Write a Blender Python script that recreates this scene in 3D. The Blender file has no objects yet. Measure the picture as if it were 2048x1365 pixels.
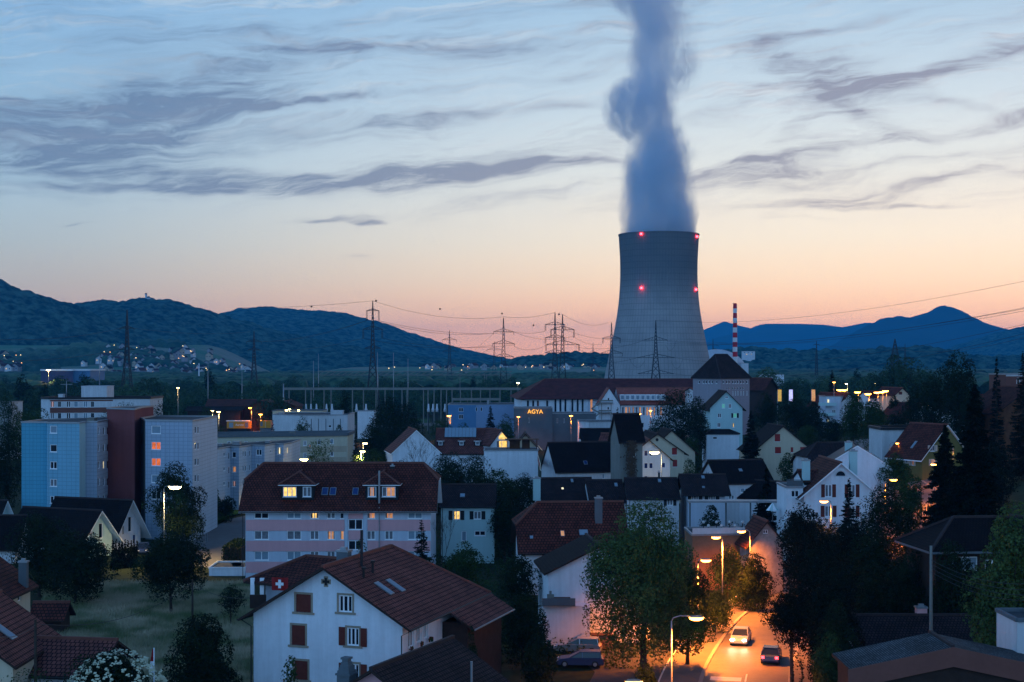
import bpy, math, random
import numpy as np
from mathutils import Vector, Matrix

# ---------------------------------------------------------------- camera, world, light, exposure
F = 2844.0      # focal length in pixels of a 2048 px wide frame
HC = 29.0       # eye height above the plain
YH = 725.0      # pixel row of the horizon
SC = bpy.context.scene
COL = SC.collection

cam_d = bpy.data.cameras.new('camera')
cam = bpy.data.objects.new('camera', cam_d)
COL.objects.link(cam)
cam.location = (0, 0, HC)
cam.rotation_euler = (math.radians(90), 0, 0)
cam_d.sensor_width = 36.0
cam_d.lens = 36.0 * F / 2048
cam_d.shift_y = (YH - 682.5) / 2048
cam_d.clip_start = 1.0
cam_d.clip_end = 60000
SC.camera = cam

SC.view_settings.view_transform = 'Standard'
SC.view_settings.look = 'None'
SC.view_settings.gamma = 1
SC.view_settings.use_curve_mapping = False
SC.view_settings.exposure = 0.0
SC.render.engine = 'CYCLES'
cy = SC.cycles
cy.max_bounces = 9
cy.diffuse_bounces = 3
cy.glossy_bounces = 2
cy.transmission_bounces = 3
cy.transparent_max_bounces = 8
cy.volume_bounces = 7
cy.sample_clamp_indirect = 4
cy.volume_step_rate = 1.0
cy.volume_max_steps = 256
cy.use_adaptive_sampling = True
cy.use_denoising = True


def lin(r, g, b):
    def c(v):
        v /= 255.0
        return v / 12.92 if v <= 0.04045 else ((v + 0.055) / 1.055) ** 2.4
    return (c(r), c(g), c(b), 1.0)


class NG:
    """small node-graph helper"""
    def __init__(s, tree):
        s.t = tree
        s.n = tree.nodes
        s.l = tree.links

    def node(s, typ, **kw):
        n = s.n.new(typ)
        for k, v in kw.items():
            setattr(n, k, v)
        return n

    def put(s, sock, v):
        if v is None:
            return
        if isinstance(v, bpy.types.NodeSocket):
            s.l.new(v, sock)
        else:
            sock.default_value = v

    def m(s, op, a, b=None, c=None, clamp=False):
        n = s.node('ShaderNodeMath', operation=op)
        n.use_clamp = clamp
        s.put(n.inputs[0], a)
        s.put(n.inputs[1], b)
        if c is not None:
            s.put(n.inputs[2], c)
        return n.outputs[0]

    def xyz(s, v):
        n = s.node('ShaderNodeSeparateXYZ')
        s.put(n.inputs[0], v)
        return n.outputs

    def comb(s, x, y, z):
        n = s.node('ShaderNodeCombineXYZ')
        for i, v in enumerate((x, y, z)):
            s.put(n.inputs[i], v)
        return n.outputs[0]

    def noise(s, vec, scale, detail=3.0, rough=0.5, dist=0.0, dims='3D'):
        n = s.node('ShaderNodeTexNoise', noise_dimensions=dims)
        s.put(n.inputs['Vector'], vec)
        s.put(n.inputs['Scale'], scale)
        s.put(n.inputs['Detail'], detail)
        s.put(n.inputs['Roughness'], rough)
        s.put(n.inputs['Distortion'], dist)
        return n.outputs

    def mix(s, f, a, b, mode='MIX'):
        n = s.node('ShaderNodeMix', data_type='RGBA', blend_type=mode)
        s.put(n.inputs[0], f)
        s.put(n.inputs[6], a)
        s.put(n.inputs[7], b)
        return n.outputs[2]

    def smooth(s, v, a, b, lo=0.0, hi=1.0):
        n = s.node('ShaderNodeMapRange', interpolation_type='SMOOTHSTEP')
        s.put(n.inputs[0], v)
        for i, q in enumerate((a, b, lo, hi)):
            s.put(n.inputs[i + 1], q)
        return n.outputs[0]

    def ramp(s, v, stops):
        n = s.node('ShaderNodeValToRGB')
        cr = n.color_ramp
        while len(cr.elements) > 1:
            cr.elements.remove(cr.elements[-1])
        cr.elements[0].position = stops[0][0]
        cr.elements[0].color = stops[0][1]
        for p, c in stops[1:]:
            e = cr.elements.new(p)
            e.color = c
        s.put(n.inputs[0], v)
        return n.outputs[0]


# the dusk sky: afterglow ahead-right, unseen blue behind brightened to light the facing walls, streaks of high cloud at infinite distance
W = bpy.data.worlds.new('World')
SC.world = W
W.use_nodes = True
g = NG(W.node_tree)
g.n.clear()
geo = g.node('ShaderNodeTexCoord')
d = g.xyz(geo.outputs['Generated'])
hor = g.m('SQRT', g.m('ADD', g.m('MULTIPLY', d[0], d[0]), g.m('MULTIPLY', d[1], d[1])))
hor = g.m('MAXIMUM', hor, 0.01)
te = g.m('DIVIDE', d[2], hor)                       # tangent of the elevation
el = g.m('ARCTANGENT', te)
az = g.m('ARCTAN2', d[0], d[1])
rampv = g.m('MULTIPLY', g.m('ARCTANGENT', g.m('MAXIMUM', te, 0.0)), 2 / math.pi)


def stops(lst):
    return [(math.atan(v) * 2 / math.pi, lin(*c)) for v, c in lst]


SIG = 0.65e-4                     # density of the air in the haze box
AIR_J = (.006, .095, .38)         # light the air itself gives off per unit depth (measured)


def beyond(v, c):
    """radiance of the sky outside the haze box that is seen as colour c through the air"""
    L = min(17500.0, 441.0 / max(v, 1e-3))
    T = math.exp(-SIG * L)
    return tuple(max(0.0, (c[i] - AIR_J[i] * (1 - T)) / T) for i in range(3)) + (1,)


def stops(lst):
    return [(math.atan(v) * 2 / math.pi, beyond(v, lin(*c))) for v, c in lst]


left = g.ramp(rampv, stops([(0, (150, 128, 148)), (.012, (165, 144, 162)), (.04, (166, 160, 172)), (.056, (166, 170, 181)), (.08, (163, 180, 195)),
                            (.12, (155, 187, 212)), (.18, (142, 182, 216)), (.26, (130, 178, 223)), (.6, (48, 104, 170)), (1.5, (28, 84, 150))]))
right = g.ramp(rampv, stops([(0, (228, 166, 160)), (.014, (232, 174, 166)), (.035, (240, 193, 176)), (.058, (248, 220, 198)), (.084, (244, 231, 216)),
                             (.105, (239, 232, 223)), (.14, (222, 228, 230)), (.18, (202, 219, 232)), (.26, (160, 196, 226)), (.6, (58, 112, 176)), (1.5, (28, 84, 150))]))
back = g.ramp(rampv, [(0, (.36, .78, 1.40, 1)), (.3, (.30, .72, 1.42, 1)), (.55, (.10, .30, .70, 1)), (1.0, (.025, .11, .32, 1))])  # sky behind the camera, raised above dusk level to light facades and tower
sa = math.radians(38)
toward = g.m('ADD', g.m('MULTIPLY', g.m('DIVIDE', d[0], hor), math.sin(sa)),
             g.m('MULTIPLY', g.m('DIVIDE', d[1], hor), math.cos(sa)))
clear = g.mix(g.smooth(toward, 0.50, 0.93), left, right)
clear = g.mix(g.smooth(toward, 0.25, -0.55), clear, back)

# cloud layer
wn = g.noise(g.comb(g.m('MULTIPLY', az, 6.0), g.m('MULTIPLY', el, 14.0), 3.1), 1.0, 4.0, 0.55)
wcol = g.xyz(wn[1])
ua = g.m('ADD', az, g.m('MULTIPLY', g.m('SUBTRACT', wcol[0], 0.5), 0.14))
ve = g.m('ADD', el, g.m('MULTIPLY', g.m('SUBTRACT', wcol[1], 0.5), 0.045))
streaks = [  # px, py, half width, half height, slope (up to the right), weight
    (100, 246, 330, 34, .14, 1.0), (330, 180, 260, 60, .34, .75), (860, 108, 300, 20, -.03, .55), (330, 340, 480, 24, -.07, 1.0),
    (850, 352, 220, 26, .08, 1.0), (130, 362, 260, 9, .02, .6), (620, 270, 330, 16, .12, .5), (1690, 150, 130, 36, -.22, 1.0),
    (1770, 235, 70, 28, -.5, .6), (1985, 122, 120, 20, .35, 1.0), (1480, 356, 150, 22, .05, .9), (1615, 404, 130, 11, .06, 1.0),
    (1930, 262, 180, 8, .14, .7), (670, 444, 70, 6, -.02, .95), (755, 457, 30, 4, -.1, .8), (760, 526, 70, 4, .0, .35),
    (1090, 226, 90, 10, .05, .5), (1400, 250, 120, 10, -.05, .3), (1900, 350, 220, 9, .2, .4), (1780, 415, 120, 5, -.05, .6),
    (180, 440, 40, 3, 0, .5), (250, 90, 120, 40, .3, .35), (1050, 20, 240, 18, .1, .3), (1110, 555, 80, 3, 0, .25),
    (-500, 300, 500, 40, .1, .8), (2600, 250, 500, 50, .1, .8), (1540, 330, 150, 9, .12, .6), (700, 205, 420, 8, .10, .5), (500, 60, 300, 10, .12, .4), (1250, 90, 300, 8, .03, .4), (1650, 60, 260, 9, .15, .45), (1100, 330, 260, 7, .04, .45), (1900, 200, 120, 14, -.3, .6), (1780, 330, 320, 7, .10, .4)]
M_ = None
for (px, py, hw, hh, sl, wt) in streaks:
    a0 = math.atan((px - 1024) / F)
    e0 = math.atan((YH - py) / F * math.cos(a0))
    du = g.m('SUBTRACT', ua, a0)
    dv = g.m('SUBTRACT', g.m('SUBTRACT', ve, e0), g.m('MULTIPLY', du, sl))
    du = g.m('MULTIPLY', du, F / hw)
    dv = g.m('MULTIPLY', dv, F / hh)
    r2 = g.m('ADD', g.m('MULTIPLY', du, du), g.m('MULTIPLY', dv, dv))
    q = g.m('MULTIPLY', g.m('EXPONENT', g.m('MULTIPLY', r2, -0.8)), wt)
    M_ = q if M_ is None else g.m('ADD', M_, q)
def streak(fu, fv, sl, seed, det, ro, dist):
    return g.noise(g.comb(g.m('MULTIPLY', ua, fu), g.m('MULTIPLY', g.m('SUBTRACT', ve, g.m('MULTIPLY', ua, sl)), fv), seed), 1.0, det, ro, dist)[0]


st = streak(4.5, 70.0, 0.08, 0.0, 7.0, 0.68, 0.5)
st2 = streak(8.0, 46.0, 0.16, 4.0, 8.0, 0.66, 1.3)
st3 = streak(26.0, 150.0, 0.10, 9.0, 7.0, 0.68, 1.0)
tex = g.smooth(g.m('ADD', g.m('ADD', g.m('MULTIPLY', st, 0.38), g.m('MULTIPLY', st2, 0.30)), g.m('MULTIPLY', st3, 0.32)), 0.38, 0.62)
up = g.smooth(el, 0.085, 0.14)
amt = g.m('ADD', g.m('MULTIPLY', g.smooth(M_, 0.02, 1.0), g.m('ADD', 0.16, g.m('MULTIPLY', tex, 0.95))),
          g.m('MULTIPLY', g.m('MULTIPLY', g.smooth(st2, 0.42, 0.72), g.smooth(st, 0.35, 0.75)), g.m('MULTIPLY', up, 1.05)))
dark = g.m('MINIMUM', amt, 1.0)
veil = g.m('MULTIPLY', g.smooth(g.m('ADD', g.m('MULTIPLY', st, 0.6), g.m('MULTIPLY', st3, 0.4)), 0.47, 0.72), g.smooth(el, 0.09, 0.16))
warm = g.mix(g.smooth(toward, 0.55, 0.98), lin(214, 226, 234), lin(226, 228, 232))
sky = g.mix(g.m('MULTIPLY', veil, g.m('MULTIPLY', 0.75, g.smooth(el, 0.9, 0.2))), clear, warm)
sky = g.mix(g.m('MULTIPLY', dark, 0.74), sky, g.mix(g.smooth(toward, 0.6, 0.95), lin(74, 104, 148), lin(112, 112, 142)))
nish = g.node('ShaderNodeTexSky', sky_type='NISHITA')
nish.sun_disc = False
nish.sun_elevation = math.radians(0.5)
nish.sun_rotation = math.radians(38)
nish.air_density = 1.0
skyc = g.mix(0.04, sky, nish.outputs[0])
bg = g.node('ShaderNodeBackground')
g.put(bg.inputs[0], skyc)
bg.inputs[1].default_value = 1.0
out = g.node('ShaderNodeOutputWorld')
g.l.new(bg.outputs[0], out.inputs[0])
W.cycles.sampling_method = 'MANUAL'
W.cycles.sample_map_resolution = 1024

# the sun is just under the horizon ahead-right: only a faint, wide, warm afterglow is left
sd = bpy.data.lights.new('sun', 'SUN')
sd.energy = 0.04
sd.angle = math.radians(25)
sd.color = (1.0, 0.72, 0.55)
sun = bpy.data.objects.new('sun', sd)
COL.objects.link(sun)
sun.rotation_euler = Vector((-math.sin(sa), -math.cos(sa), -0.12)).to_track_quat('-Z', 'Y').to_euler()

# ---------------------------------------------------------------- tools
RND = random.Random(7)


def ppm(D):
    return F / D


def PX(px, D):
    return (px - 1024.0) * D / F


def PZ(py, D):
    return HC - (py - YH) * D / F


def S01(t):
    t = np.clip(t, 0, 1)
    return t * t * (3 - 2 * t)


def ground_z(x, y):
    """height of the land: plain, with a rise to the right of the road"""
    x = np.asarray(x, float)
    y = np.asarray(y, float)
    return 10.0 * S01((x - 22) / 78.0) * S01((y - 110) / 110.0) * (1 - S01((y - 520) / 260.0))


def gz(x, y):
    return float(ground_z(x, y))


def fbm(x, y, seed=0, oct=4, rough=0.5):
    x = np.asarray(x, float)
    y = np.asarray(y, float)
    tot = np.zeros(np.broadcast(x, y).shape)
    amp, norm, f = 1.0, 0.0, 1.0
    for o in range(oct):
        xi = np.floor(x * f).astype(np.int64)
        yi = np.floor(y * f).astype(np.int64)
        fx = x * f - xi
        fy = y * f - yi
        fx = fx * fx * (3 - 2 * fx)
        fy = fy * fy * (3 - 2 * fy)

        def h(a, b):
            n = (a * 374761393 + b * 668265263 + (seed + o * 17) * 1442695041) & 0xffffffff
            n = ((n ^ (n >> 13)) * 1274126177) & 0xffffffff
            n = n ^ (n >> 16)
            return (n & 0xffff) / 65535.0
        v = (h(xi, yi) * (1 - fx) + h(xi + 1, yi) * fx) * (1 - fy) + (h(xi, yi + 1) * (1 - fx) + h(xi + 1, yi + 1) * fx) * fy
        tot += amp * v
        norm += amp
        amp *= rough
        f *= 2.03
    return tot / norm


def canopy(x, y, s=11.0, h=7.0, seed=0):
    """bumpy tree-top surface: domes on a jittered grid"""
    xi = np.floor(x / s).astype(np.int64)
    yi = np.floor(y / s).astype(np.int64)
    best = np.zeros(x.shape)
    for dx in (-1, 0, 1):
        for dy in (-1, 0, 1):
            a = xi + dx
            b = yi + dy
            n = (a * 73856093 ^ b * 19349663 ^ (seed * 83492791)) & 0xffffffff
            n = ((n ^ (n >> 13)) * 1274126177) & 0xffffffff
            n = n ^ (n >> 16)
            r1 = (n & 1023) / 1023.0
            r2 = ((n >> 10) & 1023) / 1023.0
            r3 = ((n >> 20) & 1023) / 1023.0
            cx = (a + 0.15 + 0.7 * r1) * s
            cy_ = (b + 0.15 + 0.7 * r2) * s
            rr = s * (0.55 + 0.35 * r3)
            dd = ((x - cx) ** 2 + (y - cy_) ** 2) / rr ** 2
            best = np.maximum(best, np.sqrt(np.clip(1 - dd, 0, 1)) * h * (0.55 + 0.75 * r3))
    return best


class MB:
    """collects faces, then links them as one mesh object"""
    def __init__(s):
        s.v = []
        s.f = []
        s.mi = []
        s.uv = []

    def face(s, pts, mi=0, uv=None):
        i = len(s.v)
        s.v.extend([tuple(p) for p in pts])
        s.f.append(tuple(range(i, i + len(pts))))
        s.mi.append(mi)
        s.uv.append(uv)

    def box(s, x0, x1, y0, y1, z0, z1, mi=0):
        p = [(x0, y0, z0), (x1, y0, z0), (x1, y1, z0), (x0, y1, z0), (x0, y0, z1), (x1, y0, z1), (x1, y1, z1), (x0, y1, z1)]
        for q in ((0, 3, 2, 1), (4, 5, 6, 7), (0, 1, 5, 4), (1, 2, 6, 5), (2, 3, 7, 6), (3, 0, 4, 7)):
            s.face([p[k] for k in q], mi)

    def prism(s, poly, dirv, mi=0):
        """closed prism: polygon swept along dirv"""
        a = [Vector(p) for p in poly]
        dv = Vector(dirv)
        b = [p + dv for p in a]
        s.face(a, mi)
        s.face(list(reversed(b)), mi)
        n = len(a)
        for i in range(n):
            j = (i + 1) % n
            s.face([a[j], a[i], b[i], b[j]], mi)

    def bar(s, a, b, w, mi=0, w2=None):
        """square bar between two points"""
        a = Vector(a)
        b = Vector(b)
        d_ = (b - a)
        if d_.length < 1e-6:
            return
        d_.normalize()
        up_ = Vector((0, 0, 1)) if abs(d_.z) < 0.9 else Vector((1, 0, 0))
        u = d_.cross(up_).normalized()
        v = d_.cross(u).normalized()
        w2 = w if w2 is None else w2
        q = [a + u * w / 2 + v * w / 2, a - u * w / 2 + v * w / 2, a - u * w / 2 - v * w / 2, a + u * w / 2 - v * w / 2]
        r = [b + u * w2 / 2 + v * w2 / 2, b - u * w2 / 2 + v * w2 / 2, b - u * w2 / 2 - v * w2 / 2, b + u * w2 / 2 - v * w2 / 2]
        for i in range(4):
            j = (i + 1) % 4
            s.face([q[i], q[j], r[j], r[i]], mi)
        s.face(list(reversed(q)), mi)
        s.face(r, mi)

    def tube(s, pts, rad, n=8, mi=0, cap=True):
        pts = [Vector(p) for p in pts]
        rings = []
        for i, p in enumerate(pts):
            t = (pts[min(i + 1, len(pts) - 1)] - pts[max(i - 1, 0)]).normalized()
            up_ = Vector((0, 0, 1)) if abs(t.z) < 0.9 else Vector((1, 0, 0))
            u = t.cross(up_).normalized()
            v = t.cross(u).normalized()
            r = rad[i] if isinstance(rad, (list, tuple)) else rad
            rings.append([p + (u * math.cos(2 * math.pi * k / n) + v * math.sin(2 * math.pi * k / n)) * r for k in range(n)])
        base = len(s.v)
        for rg in rings:
            s.v.extend([tuple(p) for p in rg])
        for i in range(len(rings) - 1):
            for k in range(n):
                j = (k + 1) % n
                s.f.append((base + i * n + k, base + i * n + j, base + (i + 1) * n + j, base + (i + 1) * n + k))
                s.mi.append(mi)
                s.uv.append(None)
        if cap:
            s.f.append(tuple(base + k for k in reversed(range(n))))
            s.f.append(tuple(base + (len(rings) - 1) * n + k for k in range(n)))
            s.mi += [mi, mi]
            s.uv += [None, None]

    def lathe(s, prof, n=16, c=(0, 0, 0), mi=0):
        base = len(s.v)
        for (r, z) in prof:
            for k in range(n):
                a = 2 * math.pi * k / n
                s.v.append((c[0] + r * math.cos(a), c[1] + r * math.sin(a), c[2] + z))
        for i in range(len(prof) - 1):
            for k in range(n):
                j = (k + 1) % n
                s.f.append((base + i * n + k, base + i * n + j, base + (i + 1) * n + j, base + (i + 1) * n + k))
                s.mi.append(mi)
                s.uv.append(None)

    def build(s, name, mats, parent=None, smooth=False, loc=None):
        me = bpy.data.meshes.new(name)
        me.from_pydata(s.v, [], s.f)
        if not isinstance(mats, (list, tuple)):
            mats = [mats]
        for m_ in mats:
            me.materials.append(m_)
        if len(mats) > 1:
            me.polygons.foreach_set('material_index', s.mi)
        if any(u is not None for u in s.uv):
            lay = me.uv_layers.new(name='UVMap')
            k = 0
            for fi, f_ in enumerate(s.f):
                u = s.uv[fi]
                for q in range(len(f_)):
                    lay.data[k].uv = u[q] if u is not None else (0, 0)
                    k += 1
        if smooth:
            me.polygons.foreach_set('use_smooth', [True] * len(s.f))
        me.update()
        o = bpy.data.objects.new(name, me)
        COL.objects.link(o)
        if parent is not None:
            o.parent = parent
        if loc is not None:
            o.location = loc
        return o


def np_mesh(name, v, f, mats, smooth=False, parent=None):
    me = bpy.data.meshes.new(name)
    v = np.asarray(v, dtype=np.float32).reshape(-1, 3)
    f = np.asarray(f, dtype=np.int32)
    k = f.shape[1]
    me.vertices.add(len(v))
    me.vertices.foreach_set('co', v.ravel())
    me.loops.add(f.size)
    me.loops.foreach_set('vertex_index', f.ravel())
    me.polygons.add(len(f))
    me.polygons.foreach_set('loop_start', np.arange(0, f.size, k, dtype=np.int32))
    me.update(calc_edges=True)
    me.validate()
    for m_ in (mats if isinstance(mats, (list, tuple)) else [mats]):
        me.materials.append(m_)
    if smooth:
        me.polygons.foreach_set('use_smooth', [True] * len(f))
    o = bpy.data.objects.new(name, me)
    COL.objects.link(o)
    if parent is not None:
        o.parent = parent
    return o


def grid_mesh(name, X, Y, Z, mat, smooth=True):
    nr, nc = X.shape
    v = np.stack([X, Y, Z], -1).reshape(-1, 3)
    idx = np.arange(nr * nc).reshape(nr, nc)
    f = np.stack([idx[:-1, :-1], idx[:-1, 1:], idx[1:, 1:], idx[1:, :-1]], -1).reshape(-1, 4)
    return np_mesh(name, v, f, mat, smooth)


def tag(o, label=None, cat=None, group=None, kind=None):
    if label:
        o['label'] = label
    if cat:
        o['category'] = cat
    if group:
        o['group'] = group
    if kind:
        o['kind'] = kind
    return o


def empty(name, loc, rz=0.0, label=None, cat=None, group=None):
    o = bpy.data.objects.new(name, None)
    COL.objects.link(o)
    o.location = loc
    o.rotation_euler = (0, 0, rz)
    o.empty_display_size = 0.5
    return tag(o, label, cat, group)


def copy_tree(o, parent=None):
    c = o.copy()
    COL.objects.link(c)
    c.parent = parent
    for ch in list(o.children):
        copy_tree(ch, c)
    return c


# ---------------------------------------------------------------- materials
MATS = {}


def mat(name, col, rough=0.85, var=0.18, scale=0.6, metallic=0.0, bump=0.0, emit=None, estr=0.0, spec=0.2, coord='Object'):
    if name in MATS:
        return MATS[name]
    m_ = bpy.data.materials.new(name)
    m_.use_nodes = True
    q = NG(m_.node_tree)
    b = q.n['Principled BSDF']
    b.inputs['Roughness'].default_value = rough
    b.inputs['Metallic'].default_value = metallic
    b.inputs['Specular IOR Level'].default_value = spec
    if var > 0:
        tc = q.node('ShaderNodeTexCoord')
        n1 = q.noise(tc.outputs[coord], scale, 5.0, 0.6)[0]
        n2 = q.noise(tc.outputs[coord], scale * 9.0, 3.0, 0.6)[0]
        v = q.m('ADD', q.m('MULTIPLY', n1, 1.3), q.m('MULTIPLY', n2, 0.7))
        if name.endswith(('render', 'shingle', 'concrete')):
            o_ = q.xyz(tc.outputs[coord])
            n3 = q.noise(q.comb(q.m('MULTIPLY', o_[0], 1.6), q.m('MULTIPLY', o_[1], 1.6), q.m('MULTIPLY', o_[2], .12)), 1.0, 4.0, .65)[0]
            v = q.m('ADD', q.m('MULTIPLY', v, .55), q.m('MULTIPLY', n3, .9))
        k = q.smooth(v, 0.6, 1.4, 1 - var, 1 + var)
        if name.endswith('shingle'):
            row_ = q.smooth(q.m('ABSOLUTE', q.m('SUBTRACT', q.m('FRACT', q.m('DIVIDE', o_[2], .62)), .5)), .38, .5)
            cl_ = q.smooth(q.m('ABSOLUTE', q.m('SUBTRACT', q.m('FRACT', q.m('MULTIPLY', q.m('ADD', o_[0], o_[1]), 1.7)), .5)), .4, .5)
            k = q.m('MULTIPLY', k, q.m('SUBTRACT', 1.0, q.m('MULTIPLY', q.m('MAXIMUM', row_, cl_), .28)))
        hs = q.node('ShaderNodeHueSaturation')
        hs.inputs['Color'].default_value = (*col[:3], 1)
        q.put(hs.inputs['Value'], k)
        q.l.new(hs.outputs[0], b.inputs['Base Color'])
        if bump > 0:
            bp = q.node('ShaderNodeBump')
            bp.inputs['Strength'].default_value = bump
            bp.inputs['Distance'].default_value = 0.05
            q.put(bp.inputs['Height'], n2)
            q.l.new(bp.outputs[0], b.inputs['Normal'])
    else:
        b.inputs['Base Color'].default_value = (*col[:3], 1)
    if emit is not None:
        b.inputs['Emission Color'].default_value = (*emit[:3], 1)
        b.inputs['Emission Strength'].default_value = estr
    MATS[name] = m_
    return m_


def tile_mat(name, c1, c2, line, row=0.34, col_w=0.3, rough=0.75, tone_var=0.25):
    """roof tiles laid out by the slope's own UVs (metres)"""
    m_ = bpy.data.materials.new(name)
    m_.use_nodes = True
    q = NG(m_.node_tree)
    b = q.n['Principled BSDF']
    b.inputs['Roughness'].default_value = rough
    b.inputs['Specular IOR Level'].default_value = 0.10
    uv = q.node('ShaderNodeUVMap')
    s_ = q.xyz(uv.outputs[0])
    br = q.node('ShaderNodeTexBrick')
    br.offset = 0.5
    q.l.new(uv.outputs[0], br.inputs['Vector'])
    br.inputs['Color1'].default_value = (*c1[:3], 1)
    br.inputs['Color2'].default_value = (*c2[:3], 1)
    br.inputs['Mortar'].default_value = (*line[:3], 1)
    br.inputs['Scale'].default_value = 1.0
    br.inputs['Mortar Size'].default_value = 0.045
    br.inputs['Mortar Smooth'].default_value = 0.3
    br.inputs['Brick Width'].default_value = col_w
    br.inputs['Row Height'].default_value = row
    n1 = q.noise(uv.outputs[0], 0.35, 5.0, 0.65)[0]
    hs = q.node('ShaderNodeHueSaturation')
    q.l.new(br.outputs[0], hs.inputs['Color'])
    q.put(hs.inputs['Value'], q.smooth(n1, 0.3, 0.7, 1 - tone_var, 1 + tone_var))
    q.l.new(hs.outputs[0], b.inputs['Base Color'])
    bp = q.node('ShaderNodeBump')
    bp.inputs['Strength'].default_value = 0.8
    bp.inputs['Distance'].default_value = 0.06
    saw = q.m('FRACT', q.m('DIVIDE', s_[1], row))
    q.put(bp.inputs['Height'], q.m('ADD', saw, q.m('MULTIPLY', br.outputs[1], -0.5)))
    q.l.new(bp.outputs[0], b.inputs['Normal'])
    MATS[name] = m_
    return m_


def leaf_mat(name, c1, c2, scale=0.5):
    m_ = bpy.data.materials.new(name)
    m_.use_nodes = True
    q = NG(m_.node_tree)
    b = q.n['Principled BSDF']
    b.inputs['Roughness'].default_value = 0.65
    b.inputs['Specular IOR Level'].default_value = 0.08
    tc = q.node('ShaderNodeTexCoord')
    n1 = q.noise(tc.outputs['Object'], scale, 3.0, 0.6)[0]
    n2 = q.noise(tc.outputs['Object'], scale * 12, 2.0, 0.6)[0]
    k = q.smooth(q.m('ADD', q.m('MULTIPLY', n1, 0.6), q.m('MULTIPLY', n2, 0.4)), 0.35, 0.65)
    c = q.mix(k, (*c1[:3], 1), (*c2[:3], 1))
    q.l.new(c, b.inputs['Base Color'])
    tr = q.node('ShaderNodeBsdfTranslucent')
    q.l.new(c, tr.inputs[0])
    mx = q.node('ShaderNodeMixShader')
    mx.inputs[0].default_value = 0.18
    q.l.new(b.outputs[0], mx.inputs[1])
    q.l.new(tr.outputs[0], mx.inputs[2])
    q.l.new(mx.outputs[0], q.n['Material Output'].inputs[0])
    MATS[name] = m_
    return m_


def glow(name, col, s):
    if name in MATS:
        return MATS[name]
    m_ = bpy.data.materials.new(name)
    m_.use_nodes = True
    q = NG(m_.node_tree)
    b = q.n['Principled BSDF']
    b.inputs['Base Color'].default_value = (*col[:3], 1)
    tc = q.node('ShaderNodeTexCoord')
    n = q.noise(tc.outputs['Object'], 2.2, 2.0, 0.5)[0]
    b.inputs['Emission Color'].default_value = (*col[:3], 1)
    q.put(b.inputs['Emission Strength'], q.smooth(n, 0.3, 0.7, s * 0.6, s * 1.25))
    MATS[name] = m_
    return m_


m_white = mat('white_render', (.68, .72, .76), .9, .13, .25, bump=.25)
m_offwhite = mat('pale_render', (.56, .58, .60), .9, .16, .25, bump=.2)
m_whsh = mat('white_shingle', (.55, .60, .66), .85, .10, .3)
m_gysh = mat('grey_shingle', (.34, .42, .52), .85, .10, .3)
m_cream = mat('cream_render', (.60, .50, .36), .9, .07, .25)
m_yellowish = mat('yellowish_render', (.50, .47, .36), .9, .10, .25)
m_beige = mat('beige_render', (.42, .36, .27), .9, .12, .2)
m_pinkband = mat('pink_render', (.68, .35, .36), .9, .07, .3)
m_bluegrey = mat('blue_grey_render', (.50, .56, .64), .9, .10, .3)
m_cyan = mat('cyan_shingle', (.09, .36, .50), .8, .08, .3)
m_cyan2 = mat('light_cyan_shingle', (.19, .42, .54), .8, .08, .3)
m_mint = mat('mint_render', (.42, .60, .60), .9, .06, .3)
m_redtower = mat('dark_red_render', (.20, .060, .060), .9, .12, .3)
m_brownband = mat('brown_cladding', (.17, .07, .055), .85, .1, .4)
m_concrete = mat('concrete', (.20, .20, .18), .9, .18, .3, bump=.3)
m_darkconc = mat('dark_grey_panels', (.11, .13, .145), .8, .12, .3)
m_olive = mat('olive_render', (.14, .135, .045), .9, .1, .3)
m_wood = mat('brown_wood', (.10, .045, .025), .8, .25, 1.5)
m_darkwood = mat('dark_wood', (.035, .022, .018), .8, .25, 1.5)
m_frame = mat('white_frame', (.86, .88, .90), .6, .04, 1.0)
m_stone = mat('sandstone_frame', (.30, .25, .19), .9, .12, 1.5)
m_shred = mat('red_shutter', (.33, .035, .035), .7, .10, 2.0)
m_shbrown = mat('red_brown_shutter', (.13, .030, .022), .7, .15, 2.0)
m_shdark = mat('dark_shutter', (.015, .018, .022), .7, .1, 2.0)
m_shwhite = mat('white_shutter', (.55, .48, .42), .7, .06, 2.0)
m_glass = mat('dark_glass', (.012, .018, .028), .08, 0, spec=.6)
m_glassblue = mat('blue_glass', (.02, .04, .14), .15, 0, spec=.6)
m_blind = mat('window_blind', (.22, .30, .36), .7, .08, 3.0)
m_curtain = mat('curtain', (.16, .17, .19), .8, .35, 3.0)
m_metal = mat('galvanised_metal', (.30, .32, .34), .45, .1, 1.0, metallic=.7)
m_steel = mat('pylon_steel', (.035, .04, .045), .6, .1, .5, metallic=.4)
m_wire = mat('wire', (.035, .035, .04), .6, 0)
m_dark = mat('dark_metal', (.02, .02, .022), .5, .1, 1.0)
m_flatroof = mat('roof_gravel', (.06, .065, .07), .95, .2, 1.2)
m_asph = mat('asphalt', (.055, .055, .055), .8, .22, .5, bump=.3)
m_paving = mat('pavement_surface', (.13, .12, .115), .85, .15, .6)
m_kerb = mat('kerbstone', (.26, .24, .22), .8, .15, 1.5)
m_paint = mat('road_paint', (.6, .6, .58), .7, .1, 2.0)
m_bark = mat('bark', (.045, .035, .028), .95, .3, 3.0, bump=.5)
m_orangebox = mat('yellow_lorry_paint', (.62, .25, .02), .4, .05, 1.0)
m_blueind = mat('blue_cladding', (.08, .20, .36), .6, .06, .5)
m_lit = glow('lit_window', (1.0, .58, .14), 1.15)
m_litdim = glow('dim_lit_window', (1.0, .38, .13), .40)
m_litpale = glow('pale_lit_window', (1.0, .80, .42), 1.0)
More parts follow.
